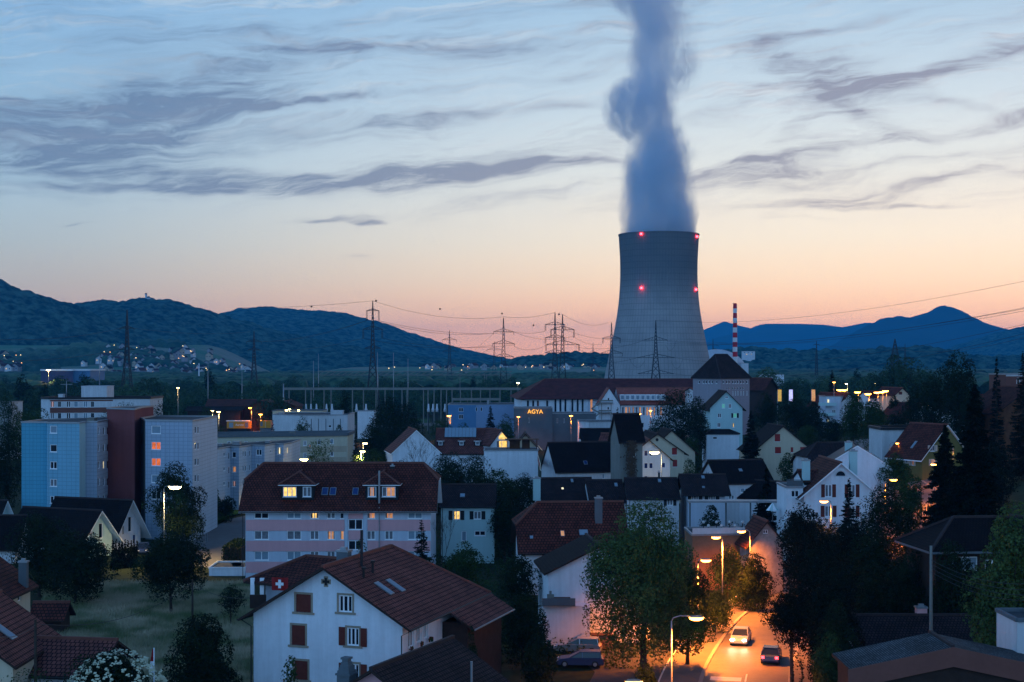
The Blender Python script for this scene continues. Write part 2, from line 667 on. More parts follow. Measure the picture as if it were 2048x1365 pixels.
m_litred = glow('red_lit_window', (1.0, .17, .03), .55)
m_litgreen = glow('green_lit_window', (.18, .8, .42), .22)

t_red = tile_mat('red_tiles', (.20, .068, .056), (.135, .050, .044), (.014, .004, .004), row=.42, col_w=.36)
t_brown = tile_mat('brown_tiles', (.13, .036, .026), (.07, .022, .018), (.006, .003, .003), row=.42, col_w=.40)
t_dark = tile_mat('dark_tiles', (.015, .011, .011), (.008, .006, .008), (.002, .001, .002))
t_dark2 = tile_mat('grey_brown_tiles', (.048, .030, .030), (.026, .019, .021), (.004, .003, .004))
t_ind = tile_mat('deep_red_tiles', (.105, .024, .022), (.08, .020, .019), (.04, .012, .012), row=1.2, col_w=1.4)
t_salmon = tile_mat('salmon_tiles', (.33, .095, .07), (.27, .08, .06), (.12, .04, .03), row=1.0, col_w=1.0, tone_var=.12)
t_mossy = tile_mat('mossy_grey_tiles', (.12, .15, .16), (.05, .065, .075), (.015, .016, .02), row=.16, col_w=.3, tone_var=.45)

m_ridge = mat('ridge_tiles', (.16, .06, .045), .8, .2, 2.0)
m_ridgedark = mat('dark_ridge_tiles', (.04, .028, .028), .8, .2, 2.0)
l_green = leaf_mat('leaves_mid', (.015, .034, .013), (.048, .088, .028))
l_dark = leaf_mat('leaves_dark', (.007, .016, .009), (.018, .036, .014))
l_bright = leaf_mat('leaves_bright', (.030, .058, .020), (.095, .145, .045))
l_needle = leaf_mat('needles', (.003, .008, .006), (.009, .018, .010))
l_forest = leaf_mat('forest_canopy', (.020, .055, .035), (.09, .17, .09), scale=.02)
l_farforest = leaf_mat('far_forest_canopy', (.02, .06, .04), (.09, .17, .10), scale=.006)
l_flower = mat('cream_flowers', (.55, .55, .38), .8, .1, 2.0)
# ---------------------------------------------------------------- land, hills, haze, cooling tower, plume
def ground_mat():
    m_ = bpy.data.materials.new('grass_and_soil')
    m_.use_nodes = True
    q = NG(m_.node_tree)
    b = q.n['Principled BSDF']
    b.inputs['Roughness'].default_value = 0.95
    b.inputs['Specular IOR Level'].default_value = 0.1
    tc = q.node('ShaderNodeTexCoord')
    n1 = q.noise(tc.outputs['Object'], 0.02, 4.0, 0.6)[0]
    n2 = q.noise(tc.outputs['Object'], 0.8, 5.0, 0.65)[0]
    c = q.mix(q.smooth(n1, .4, .6), (.022, .040, .016, 1), (.040, .048, .020, 1))
    c = q.mix(q.smooth(n2, .3, .7), c, (.016, .024, .011, 1))
    q.l.new(c, b.inputs['Base Color'])
    return m_


m_ground = ground_mat()
ys = np.concatenate([np.arange(-40, 700, 6.0), np.arange(700, 2200, 60.0), np.arange(2200, 30001, 1500.0)])
xs = np.concatenate([np.arange(-20000, -600, 1600.0), np.arange(-600, -200, 40.0), np.arange(-200, 300, 6.0), np.arange(300, 700, 40.0), np.arange(700, 20001, 1600.0)])
GX, GY = np.meshgrid(xs, ys)
tag(grid_mesh('ground', GX, GY, ground_z(GX, GY), m_ground), kind='structure')


def far_land_mat(name, c1, c2, sc):
    m_ = bpy.data.materials.new(name)
    m_.use_nodes = True
    q = NG(m_.node_tree)
    b = q.n['Principled BSDF']
    b.inputs['Roughness'].default_value = 1.0
    b.inputs['Specular IOR Level'].default_value = 0.0
    tc = q.node('ShaderNodeTexCoord')
    n1 = q.noise(tc.outputs['Object'], sc, 6.0, 0.65)[0]
    c = q.mix(q.smooth(n1, .35, .65), (*c1, 1), (*c2, 1))
    q.l.new(c, b.inputs['Base Color'])
    return m_


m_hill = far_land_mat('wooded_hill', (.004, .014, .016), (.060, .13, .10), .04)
m_farhill = far_land_mat('distant_hill', (.020, .042, .048), (.036, .062, .064), .002)  # some distance haze is put into the bluish base colour


def hill(name, pts, D, front, back_, step, rstep, can_s, can_h, seed, m_, spur=0.10, base=0.0, xpad=900):
    px = np.array([p[0] for p in pts], float)
    py = np.array([p[1] for p in pts], float)
    x0, x1 = PX(px[0], D) - 1, PX(px[-1], D) + 1
    xa = np.arange(x0, x1, step)
    t1 = np.arange(-front, 0, rstep)
    t2 = np.linspace(0, back_, 14)
    yy = np.concatenate([t1, t2])
    X_, T_ = np.meshgrid(xa, yy)
    crest = np.interp(X_, PX(px, D), HC - (py - YH) * D / F) - can_h * 0.75
    tt = np.where(T_ < 0, 1 + T_ / front, 1 - T_ / back_)
    shp = S01(tt) * 0.55 + tt * 0.45
    Z_ = base + (crest - base) * shp
    rel = spur * np.abs(crest)
    Z_ += (fbm(X_ / (front * .35), T_ / (front * .35), seed, 4) - 0.62) * rel * 4 * tt * (1 - tt)
    if can_h > 0:
        Z_ += canopy(X_, T_ + 5000, can_s, can_h, seed) + (fbm(X_ / 60, T_ / 60, seed + 3, 3) - .5) * can_h
    Y_ = D + T_
    Y_ = Y_ + (fbm(X_ / 700, T_ * 0, seed + 9, 2) - 0.5) * 0
    o = grid_mesh(name, X_, Y_, Z_, m_)
    tag(o, kind='structure')
    return o


hill('hill', [(-420, 600), (-260, 530), (-120, 535), (0, 560), (40, 576), (80, 590), (120, 603), (158, 614), (200, 634), (260, 662), (330, 694), (400, 722), (440, 745)],
     3250, 620, 700, 4.5, 5.5, 13, 8, 1, m_hill)
hill('hill', [(60, 640), (120, 620), (158, 609), (190, 603), (215, 601), (240, 606), (262, 601), (280, 597), (320, 600), (345, 602), (390, 613), (440, 628), (500, 646), (560, 664), (650, 684), (760, 702), (860, 716), (960, 724), (1060, 745)],
     3900, 1000, 900, 5.5, 7, 15, 9, 2, m_hill, spur=.16)
hill('hill', [(380, 650), (440, 628), (480, 618), (520, 614), (560, 616), (640, 622), (700, 630), (740, 640), (800, 658), (850, 675), (900, 692), (960, 706), (1000, 716), (1040, 724), (1100, 760)],
     5600, 1200, 900, 10, 14, 24, 9, 3, m_hill)
hill('hill', [(960, 735), (1020, 722), (1040, 714), (1080, 710), (1130, 707), (1200, 709), (1260, 715), (1340, 735)],
     3000, 500, 400, 5, 7, 14, 10, 4, m_hill)
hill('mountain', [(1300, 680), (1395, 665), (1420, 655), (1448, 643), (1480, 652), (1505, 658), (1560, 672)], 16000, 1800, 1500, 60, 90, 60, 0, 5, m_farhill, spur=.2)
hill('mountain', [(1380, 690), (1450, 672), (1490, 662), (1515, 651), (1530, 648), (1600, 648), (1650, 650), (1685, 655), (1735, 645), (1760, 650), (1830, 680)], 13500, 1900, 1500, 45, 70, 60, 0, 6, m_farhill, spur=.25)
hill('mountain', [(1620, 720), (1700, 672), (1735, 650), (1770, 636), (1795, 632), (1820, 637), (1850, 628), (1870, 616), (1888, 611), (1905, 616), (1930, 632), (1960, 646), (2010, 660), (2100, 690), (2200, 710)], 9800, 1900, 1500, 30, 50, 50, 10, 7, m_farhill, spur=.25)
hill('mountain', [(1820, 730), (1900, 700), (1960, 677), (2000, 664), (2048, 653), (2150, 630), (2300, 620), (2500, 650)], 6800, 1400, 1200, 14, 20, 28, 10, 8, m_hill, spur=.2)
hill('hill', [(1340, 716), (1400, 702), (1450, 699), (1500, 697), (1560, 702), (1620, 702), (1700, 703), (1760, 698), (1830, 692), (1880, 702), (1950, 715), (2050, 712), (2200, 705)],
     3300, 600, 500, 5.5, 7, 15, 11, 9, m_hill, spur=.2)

# meadows that climb to the village at the foot of the hills
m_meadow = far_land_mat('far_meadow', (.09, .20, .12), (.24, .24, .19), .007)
vx = np.arange(-1250, -250, 12.0)
vy = np.arange(1950, 2760, 12.0)
VX, VY = np.meshgrid(vx, vy)


def vill_z(x, y):
    return 62 * S01((np.asarray(y, float) - 2150) / 640.0) * S01((-420 - np.asarray(x, float)) / 180.0) + 0.4


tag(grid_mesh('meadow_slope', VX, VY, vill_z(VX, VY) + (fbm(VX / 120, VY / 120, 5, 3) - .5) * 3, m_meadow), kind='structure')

# closed haze box, sky outside it
hz = MB()
hz.box(-9500, 9500, -120, 17600, -2.5, 470)
m_h = bpy.data.materials.new('air')
m_h.use_nodes = True
q = NG(m_h.node_tree)
q.n.clear()
pv = q.node('ShaderNodeVolumePrincipled')
pv.inputs['Color'].default_value = (.04, .50, 1.0, 1)
pv.inputs['Density'].default_value = SIG
pv.inputs['Anisotropy'].default_value = 0.0
mo = q.node('ShaderNodeOutputMaterial')
q.l.new(pv.outputs[0], mo.inputs['Volume'])
m_h.cycles.homogeneous_volume = True
hzo = hz.build('haze', m_h)
tag(hzo, 'thin blue evening haze over the whole valley', 'haze', kind='stuff')

# ---- cooling tower
TD = 1360.0
tp = F / TD
TX = PX(1317.5, TD)
prof_px = [(472, 80.0), (480, 79.6), (500, 78.2), (520, 77.2), (545, 76.8), (570, 77.3), (590, 78.6), (615, 81.0), (640, 84.8), (665, 89.5), (690, 95.0), (720, 101.0), (745, 106.5), (775, 112.5)]
root = empty('cooling_tower', (TX, TD, 0), 0, 'huge concrete cooling tower with a flared foot and steam rising from its mouth', 'cooling tower')
m_tower = bpy.data.materials.new('ribbed_concrete')
m_tower.use_nodes = True
q = NG(m_tower.node_tree)
b = q.n['Principled BSDF']
b.inputs['Roughness'].default_value = 0.9
b.inputs['Specular IOR Level'].default_value = 0.15
tc = q.node('ShaderNodeTexCoord')
o3 = q.xyz(tc.outputs['Object'])
ang = q.m('ARCTAN2', o3[1], o3[0])
rib = q.m('FRACT', q.m('MULTIPLY', ang, 84 / (2 * math.pi)))
ribl = q.smooth(q.m('ABSOLUTE', q.m('SUBTRACT', rib, 0.5)), 0.40, 0.5)
ring = q.m('FRACT', q.m('DIVIDE', o3[2], 5.6))
ringl = q.smooth(q.m('ABSOLUTE', q.m('SUBTRACT', ring, 0.5)), 0.42, 0.5)
nz = q.noise(tc.outputs['Object'], .05, 5, .6)[0]
vst = q.noise(q.comb(q.m('MULTIPLY', ang, 60), q.m('MULTIPLY', o3[2], .05), 0), 1.0, 4, .6)[0]
tone_var = q.smooth(q.m('ADD', o3[2], q.m('MULTIPLY', q.m('SUBTRACT', vst, .5), 40)), 76, 122)     # darker upper third with a streaky lower edge
c = q.mix(tone_var, (.36, .34, .33, 1), (.13, .14, .15, 1))
c = q.mix(q.m('MULTIPLY', q.smooth(nz, .35, .65), .35), c, (.19, .18, .175, 1))
c = q.mix(q.m('MULTIPLY', q.m('MAXIMUM', ribl, ringl), .42), c, (.05, .05, .055, 1))
stk = q.smooth(vst, .68, .72)
zz = q.noise(q.comb(q.m('MULTIPLY', ang, 30), q.m('MULTIPLY', o3[2], .08), 4), 1.0, 2, .5)[0]
c = q.mix(q.m('MULTIPLY', q.m('MULTIPLY', stk, q.smooth(zz, .55, .62)), .5), c, (.36, .38, .40, 1))
q.l.new(c, b.inputs['Base Color'])
mb = MB()
prof = [(w / tp, PZ(y, TD)) for (y, w) in prof_px][::-1]
prof = [(prof[0][0] + 1.2, 9.0)] + prof
zs = np.linspace(9.0, prof[-1][1], 44)
rs = np.interp(zs, [p[1] for p in prof], [p[0] for p in prof])
rs = np.convolve(np.pad(rs, 2, mode='edge'), np.ones(5) / 5, 'valid')
mb.lathe([(r_, z_) for r_, z_ in zip(rs, zs)], 168)
rt, zt = rs[-1], zs[-1]
mb.lathe([(rt, zt), (rt + .5, zt), (rt + .5, zt + 1.2), (rt - .9, zt + 1.2)] + [(r_ - 1.0, z_) for r_, z_ in zip(rs[::-1], zs[::-1])], 168)
sh = mb.build('shell', m_tower, root, smooth=False)
mb = MB()
for k in range(44):
    a = 2 * math.pi * k / 44
    for s_ in (-1, 1):
        a2 = a + s_ * 2 * math.pi / 88
        mb.bar(((rs[0] + 3.5) * math.cos(a), (rs[0] + 3.5) * math.sin(a), -.5), ((rs[0] - .4) * math.cos(a2), (rs[0] - .4) * math.sin(a2), 9.4), .9)
tag(mb.build('support_columns', m_concrete, root), kind='stuff')
m_redlamp = mat('red_beacon', (.4, .01, .01), .4, 0, emit=(1.0, .02, .03), estr=30)
for (bx, by) in ((1276, 474.5), (1389, 477), (1276.5, 580), (1387, 581.5)):
    x_ = (bx - 1317.5) / tp
    z_ = PZ(by, TD)
    r_ = float(np.interp(z_, zs, rs)) + 1.0
    y_ = -math.sqrt(max(r_ ** 2 - x_ ** 2, 0))
    wl = MB()
    wl.lathe([(0.01, -1.1), (.8, -.95), (1.15, 0), (.8, .95), (0.01, 1.1)], 10)
    w_ = wl.build('warning_light', m_redlamp, root, True, loc=(x_, y_, z_))
    br_ = MB()
    br_.bar((0, 0, -1.0), (0, 1.2, -1.8), .4)
    br_.build('bracket', m_dark, w_)

# ---- steam plume: a real volume over the mouth
pb = MB()
ph = [(472, 1316, 78), (455, 1316, 84), (400, 1314, 92), (330, 1316, 100), (240, 1286, 112), (150, 1305, 110), (60, 1300, 115), (0, 1292, 125), (-60, 1285, 135)]
z0p, z1p = PZ(471, TD), PZ(-60, TD)
n = 20
base = len(pb.v)
for (y_, cx, hw) in ph:
    for k in range(n):
        a = 2 * math.pi * k / n
        rr = hw / tp
        if y_ > 450:
            rr = min(rr, rt - 1.2)
        pb.v.append((PX(cx, TD) - TX + rr * math.cos(a), rr * math.sin(a) * .9, PZ(y_, TD)))
for i in range(len(ph) - 1):
    for k in range(n):
        j = (k + 1) % n
        pb.f.append((i * n + k, i * n + j, (i + 1) * n + j, (i + 1) * n + k))
pb.f.append(tuple(range(n))[::-1])
pb.f.append(tuple((len(ph) - 1) * n + k for k in range(n)))
pb.mi = [0] * len(pb.f)
pb.uv = [None] * len(pb.f)
m_p = bpy.data.materials.new('steam')
m_p.use_nodes = True
q = NG(m_p.node_tree)
q.n.clear()
tc = q.node('ShaderNodeTexCoord')
o3 = q.xyz(tc.outputs['Object'])
zf = q.m('DIVIDE', q.m('SUBTRACT', o3[2], z0p), z1p - z0p, clamp=True)


def curve(val, pts):
    n_ = q.node('ShaderNodeFloatCurve')
    cu = n_.mapping.curves[0]
    cu.points[0].location = pts[0]
    cu.points[1].location = pts[-1]
    for p in pts[1:-1]:
        cu.points.new(*p)
    n_.mapping.use_clip = False
    n_.mapping.update()
    n_.inputs['Factor'].default_value = 1.0
    q.put(n_.inputs['Value'], val)
    return n_.outputs[0]


def zpos(py):
    return (PZ(py, TD) - z0p) / (z1p - z0p)


def cpts(lst):      # (row, centre px, half width px), scaled into 0..1 for the curve
    return [(zpos(y_), .5 + (cx - 1317.5) / 200.0) for (y_, cx, hw) in lst], [(zpos(y_), hw / 100.0) for (y_, cx, hw) in lst]


def lobe(lst, soft, wamp, sc, seed):
    c_, w_ = cpts(lst)
    cx = q.m('MULTIPLY', q.m('SUBTRACT', curve(zf, c_), .5), 200.0 / tp)
    hw = q.m('MULTIPLY', curve(zf, w_), 100.0 / tp)
    nn = q.noise(q.comb(q.m('MULTIPLY', o3[0], sc), q.m('MULTIPLY', o3[1], sc), q.m('ADD', q.m('MULTIPLY', o3[2], sc * .6), seed)), 1.0, 5.0, .6)[1]
    nn = q.xyz(nn)
    wamp = q.m('MULTIPLY', q.smooth(zf, 0.0, 0.22, .25, 1.0), wamp)
    dx = q.m('ADD', q.m('SUBTRACT', o3[0], cx), q.m('MULTIPLY', q.m('SUBTRACT', nn[0], .5), wamp))
    dy = q.m('ADD', o3[1], q.m('MULTIPLY', q.m('SUBTRACT', nn[1], .5), wamp))
    r = q.m('DIVIDE', q.m('SQRT', q.m('ADD', q.m('MULTIPLY', dx, dx), q.m('MULTIPLY', dy, dy))), q.m('MAXIMUM', hw, .5))
    return q.smooth(r, 1.12, soft, 0.0, 1.0)


main = [(471, 1318, 90), (450, 1318, 86), (420, 1318, 79), (380, 1317, 72), (330, 1317, 66), (290, 1314, 60), (250, 1306, 55), (210, 1303, 56), (150, 1305, 52), (100, 1307, 54), (50, 1308, 56), (0, 1302, 62), (-60, 1300, 66)]
side = [(471, 1250, 0.5), (300, 1262, 0.5), (275, 1258, 22), (240, 1252, 50), (200, 1256, 54), (165, 1268, 42), (130, 1282, 18), (80, 1285, 14), (40, 1275, 24), (0, 1255, 50), (-60, 1240, 60)]
side2 = [(471, 1372, 6), (410, 1368, 18), (385, 1362, 16), (350, 1362, 14), (310, 1358, 36), (270, 1350, 28), (220, 1342, 14), (150, 1362, 40), (100, 1360, 44), (60, 1352, 40), (0, 1335, 40), (-60, 1320, 50)]
dn = lobe(main, .62, 30, .05, 0)
ds = lobe(side, .25, 22, .045, 40)
d3 = lobe(side2, .15, 30, .045, 80)
fine = q.noise(q.comb(q.m('MULTIPLY', o3[0], .13), q.m('MULTIPLY', o3[1], .13), q.m('MULTIPLY', o3[2], .06)), 1.0, 5.0, .65, .8)[0]
bil = q.noise(q.comb(q.m('MULTIPLY', o3[0], .035), q.m('MULTIPLY', o3[1], .035), q.m('MULTIPLY', o3[2], .016)), 1.0, 3.0, .6, .4)[0]
edge = q.smooth(fine, .40, .60)
ds = q.m('MULTIPLY', q.m('MULTIPLY', ds, q.m('ADD', .15, q.m('MULTIPLY', edge, .85))), 1.6)
d3 = q.m('MULTIPLY', q.m('MULTIPLY', d3, q.m('ADD', .1, q.m('MULTIPLY', edge, .9))), 1.0)
core = q.m('MULTIPLY', dn, q.m('MAXIMUM', q.smooth(dn, .5, .95), q.m('ADD', .25, q.m('MULTIPLY', edge, .75))))
core = q.m('MULTIPLY', core, q.smooth(bil, .35, .6, .30, 1.5))
dens = q.m('MAXIMUM', q.m('MAXIMUM', core, ds), d3)
fade = q.smooth(zf, 0.0, 1.0, 1.0, .45)
pv = q.node('ShaderNodeVolumePrincipled')
pv.inputs['Color'].default_value = (.87, .94, 1.0, 1)
pv.inputs['Anisotropy'].default_value = 0.6
q.put(pv.inputs['Density'], q.m('MULTIPLY', q.m('MULTIPLY', dens, fade), 0.115))
mo = q.node('ShaderNodeOutputMaterial')
q.l.new(pv.outputs[0], mo.inputs['Volume'])
po = pb.build('steam_plume', m_p, None, loc=(TX, TD, 0))
tag(po, 'tall drifting plume of blue-white steam above the cooling tower', 'steam', kind='stuff')
# ---------------------------------------------------------------- building tools
def clip_half(poly, ax, lim, keep_greater):
    out_ = []
    n_ = len(poly)
    for i in range(n_):
        p, r = poly[i], poly[(i + 1) % n_]
        pi = p[ax] >= lim if keep_greater else p[ax] <= lim
        ri = r[ax] >= lim if keep_greater else r[ax] <= lim
        if pi:
            out_.append(p)
        if pi != ri:
            t = (lim - p[ax]) / (r[ax] - p[ax])
            out_.append((p[0] + t * (r[0] - p[0]), p[1] + t * (r[1] - p[1])))
    return out_


def wall_panel(mb, pt, poly, holes, depth=0.14, mi=0):
    """wall polygon (u,z) with rectangular openings and their reveals; pt(u,z,d) gives the 3D point d behind the face"""
    us = sorted({p[0] for p in poly} | {h[0] for h in holes} | {h[1] for h in holes})
    zs_ = sorted({p[1] for p in poly} | {h[2] for h in holes} | {h[3] for h in holes})
    if not holes:
        mb.face([pt(u, z, 0) for u, z in poly], mi)
        return
    for i in range(len(us) - 1):
        if us[i + 1] - us[i] < 1e-5:
            continue
        for j in range(len(zs_) - 1):
            if zs_[j + 1] - zs_[j] < 1e-5:
                continue
            uc, zc = (us[i] + us[i + 1]) / 2, (zs_[j] + zs_[j + 1]) / 2
            if any(h[0] < uc < h[1] and h[2] < zc < h[3] for h in holes):
                continue
            c = [(p[0], p[1]) for p in poly]
            for ax, lim, kg in ((0, us[i], True), (0, us[i + 1], False), (1, zs_[j], True), (1, zs_[j + 1], False)):
                c = clip_half(c, ax, lim, kg)
                if len(c) < 3:
                    break
            if len(c) >= 3:
                mb.face([pt(u, z, 0) for u, z in c], mi)
    for (u0, u1, z0, z1) in holes:
        for (a, b_) in (((u0, z0), (u1, z0)), ((u1, z0), (u1, z1)), ((u1, z1), (u0, z1)), ((u0, z1), (u0, z0))):
            mb.face([pt(a[0], a[1], 0), pt(b_[0], b_[1], 0), pt(b_[0], b_[1], depth), pt(a[0], a[1], depth)], mi)


PANES = {'D': m_glass, 'N': m_glassblue, 'B': m_blind, 'C': m_curtain, 'L': m_lit, 'P': m_litpale, 'M': m_litdim, 'R': m_litred, 'G': m_litgreen,
         'S': m_shred, 'T': m_shbrown}
SHUT = {'r': m_shred, 'b': m_shbrown, 'k': m_shdark, 'w': m_shwhite}


def pbox(mb, pt, u0, u1, z0, z1, d0, d1, mi=0):
    """box in wall coordinates (d positive goes into the wall)"""
    P = [pt(u0, z0, d0), pt(u1, z0, d0), pt(u1, z1, d0), pt(u0, z1, d0), pt(u0, z0, d1), pt(u1, z0, d1), pt(u1, z1, d1), pt(u0, z1, d1)]
    for f_ in ((0, 1, 2, 3), (7, 6, 5, 4), (0, 4, 5, 1), (1, 5, 6, 2), (2, 6, 7, 3), (3, 7, 4, 0)):
        mb.face([P[k] for k in f_], mi)


def window(parent, pt, u0, u1, z0, z1, style, label=None, depth=0.14):
    """style: pane letter, number of mullions, then shutter letter and/or 's' for a stone surround, 'i' for a sill"""
    pane = style[0]
    bars = int(style[1]) if len(style) > 1 and style[1].isdigit() else 0
    opts = style[2:] if len(style) > 1 and style[1].isdigit() else style[1:]
    w = u1 - u0
    fr = min(.10, w * .13)
    mb = MB()
    closed = pane in 'ST'
    if not closed:
        pbox(mb, pt, u0, u0 + fr, z0, z1, depth - .06, depth)
        pbox(mb, pt, u1 - fr, u1, z0, z1, depth - .06, depth)
        pbox(mb, pt, u0 + fr, u1 - fr, z0, z0 + fr, depth - .06, depth)
        pbox(mb, pt, u0 + fr, u1 - fr, z1 - fr, z1, depth - .06, depth)
        for k in range(bars):
            uc = u0 + w * (k + 1) / (bars + 1)
            pbox(mb, pt, uc - fr * .55, uc + fr * .55, z0 + fr, z1 - fr, depth - .07, depth)
    m_f = m_frame
    mats = [m_f, m_stone]
    if 's' in opts:
        e = .16
        for (a, b_, c_, d_) in ((u0 - e, u0, z0, z1 + e), (u1, u1 + e, z0, z1 + e), (u0, u1, z1, z1 + e)):
            pbox(mb, pt, a, b_, c_, d_, -.03, .02, 1)
        pbox(mb, pt, u0 - e * 1.9, u1 + e * 1.9, z0 - .16, z0, -.09, .03, 1)
    elif 'i' in opts or closed:
        pbox(mb, pt, u0 - .06, u1 + .06, z0 - .07, z0, -.07, .03, 0)
    f_ = mb.build('window', mats, parent)
    if label:
        f_['label'] = label
    pm = MB()
    if closed:
        pbox(pm, pt, u0 + .01, u1 - .01, z0 + .01, z1 - .01, .02, .07)
        n_ = max(3, int((z1 - z0) / .12))
        for k in range(n_):
            z_ = z0 + .06 + (z1 - z0 - .12) * k / n_
            pbox(pm, pt, u0 + .07, u1 - .07, z_, z_ + .035, .0, .022)
        pm.build('shutter', PANES[pane], f_)
    else:
        pbox(pm, pt, u0, u1, z0, z1, depth, depth + .02)
        pm.build('pane', PANES[pane], f_)
        if pane in 'LPMRCB' and w > .5:
            cm = MB()
            rr = random.Random(int(abs(u0 * 91 + z0 * 37)))
            side = rr.random()
            d1 = depth - .015
            if pane in 'LPM' and side < .75:
                ww = w * rr.uniform(.12, .28)
                pbox(cm, pt, u0 + fr, u0 + fr + ww, z0 + fr, z1 - fr, d1 - .01, d1)
                if side < .4:
                    pbox(cm, pt, u1 - fr - ww, u1 - fr, z0 + fr, z1 - fr, d1 - .01, d1)
                cm.build('curtain', m_curtain, f_)
    for ch in 'rbkw':
        if ch in opts:
            for sgn in (-1, 1):
                sm = MB()
                sw = w * .52
                a, b_ = (u0 - .03 - sw, u0 - .03) if sgn < 0 else (u1 + .03, u1 + .03 + sw)
                if 's' in opts:
                    a, b_ = a + sgn * .12, b_ + sgn * .12
                pbox(sm, pt, a, b_, z0 - .02, z1 + .02, -.07, -.035)
                n_ = max(3, int((z1 - z0) / .14))
                for k in range(n_):
                    z_ = z0 + .04 + (z1 - z0 - .1) * k / n_
                    pbox(sm, pt, a + .06, b_ - .06, z_, z_ + .04, -.085, -.068)
                sm.build('shutter', SHUT[ch], f_)
    return f_


def facet_map(A, B, inward):
    """wall between two ground points (world xy). returns pt(u,z,d) and u_of_px"""
    A = Vector((A[0], A[1]))
    B = Vector((B[0], B[1]))
    L = (B - A).length
    e = (B - A) / L
    nrm = Vector((-e.y, e.x))
    if inward is not None and nrm.dot(Vector(inward) - (A + B) / 2) < 0:
        nrm = -nrm

    def pt(u, z, d):
        return (A.x + e.x * u + nrm.x * d, A.y + e.y * u + nrm.y * d, z)

    def u_of(px):
        k = (px - 1024) / F          # X = k Y
        den = e.x - k * e.y
        return (k * A.y - A.x) / den

    def depth_at(u):
        return A.y + e.y * u
    return pt, u_of, depth_at, L


def holes_from_px(wins, u_of, depth_at):
    res = []
    for w_ in wins:
        px, py, wp, hp, st = w_[:5]
        u0, u1 = sorted((u_of(px - wp / 2), u_of(px + wp / 2)))
        D = depth_at((u0 + u1) / 2)
        res.append((u0, u1, PZ(py + hp / 2, D), PZ(py - hp / 2, D), st, w_[5] if len(w_) > 5 else None))
    return res


def slab(mb, pts, t, mi_top=0, mi_side=1):
    P = [Vector(p) for p in pts]
    nrm = Vector((0, 0, 0))
    for i in range(len(P)):
        a, b_ = P[i], P[(i + 1) % len(P)]
        nrm += a.cross(b_)
    nrm.normalize()
    if nrm.z < 0:
        P.reverse()
        nrm = -nrm
    e = nrm.cross(Vector((0, 0, 1)))
    e = e.normalized() if e.length > 1e-3 else Vector((1, 0, 0))
    s_ = nrm.cross(e)
    mb.face(P, mi_top, [(p.dot(e), -p.dot(s_)) for p in P])
    Q = [p - Vector((0, 0, t)) for p in P]
    mb.face(list(reversed(Q)), mi_side)
    for i in range(len(P)):
        j = (i + 1) % len(P)
        mb.face([P[j], P[i], Q[i], Q[j]], mi_side)


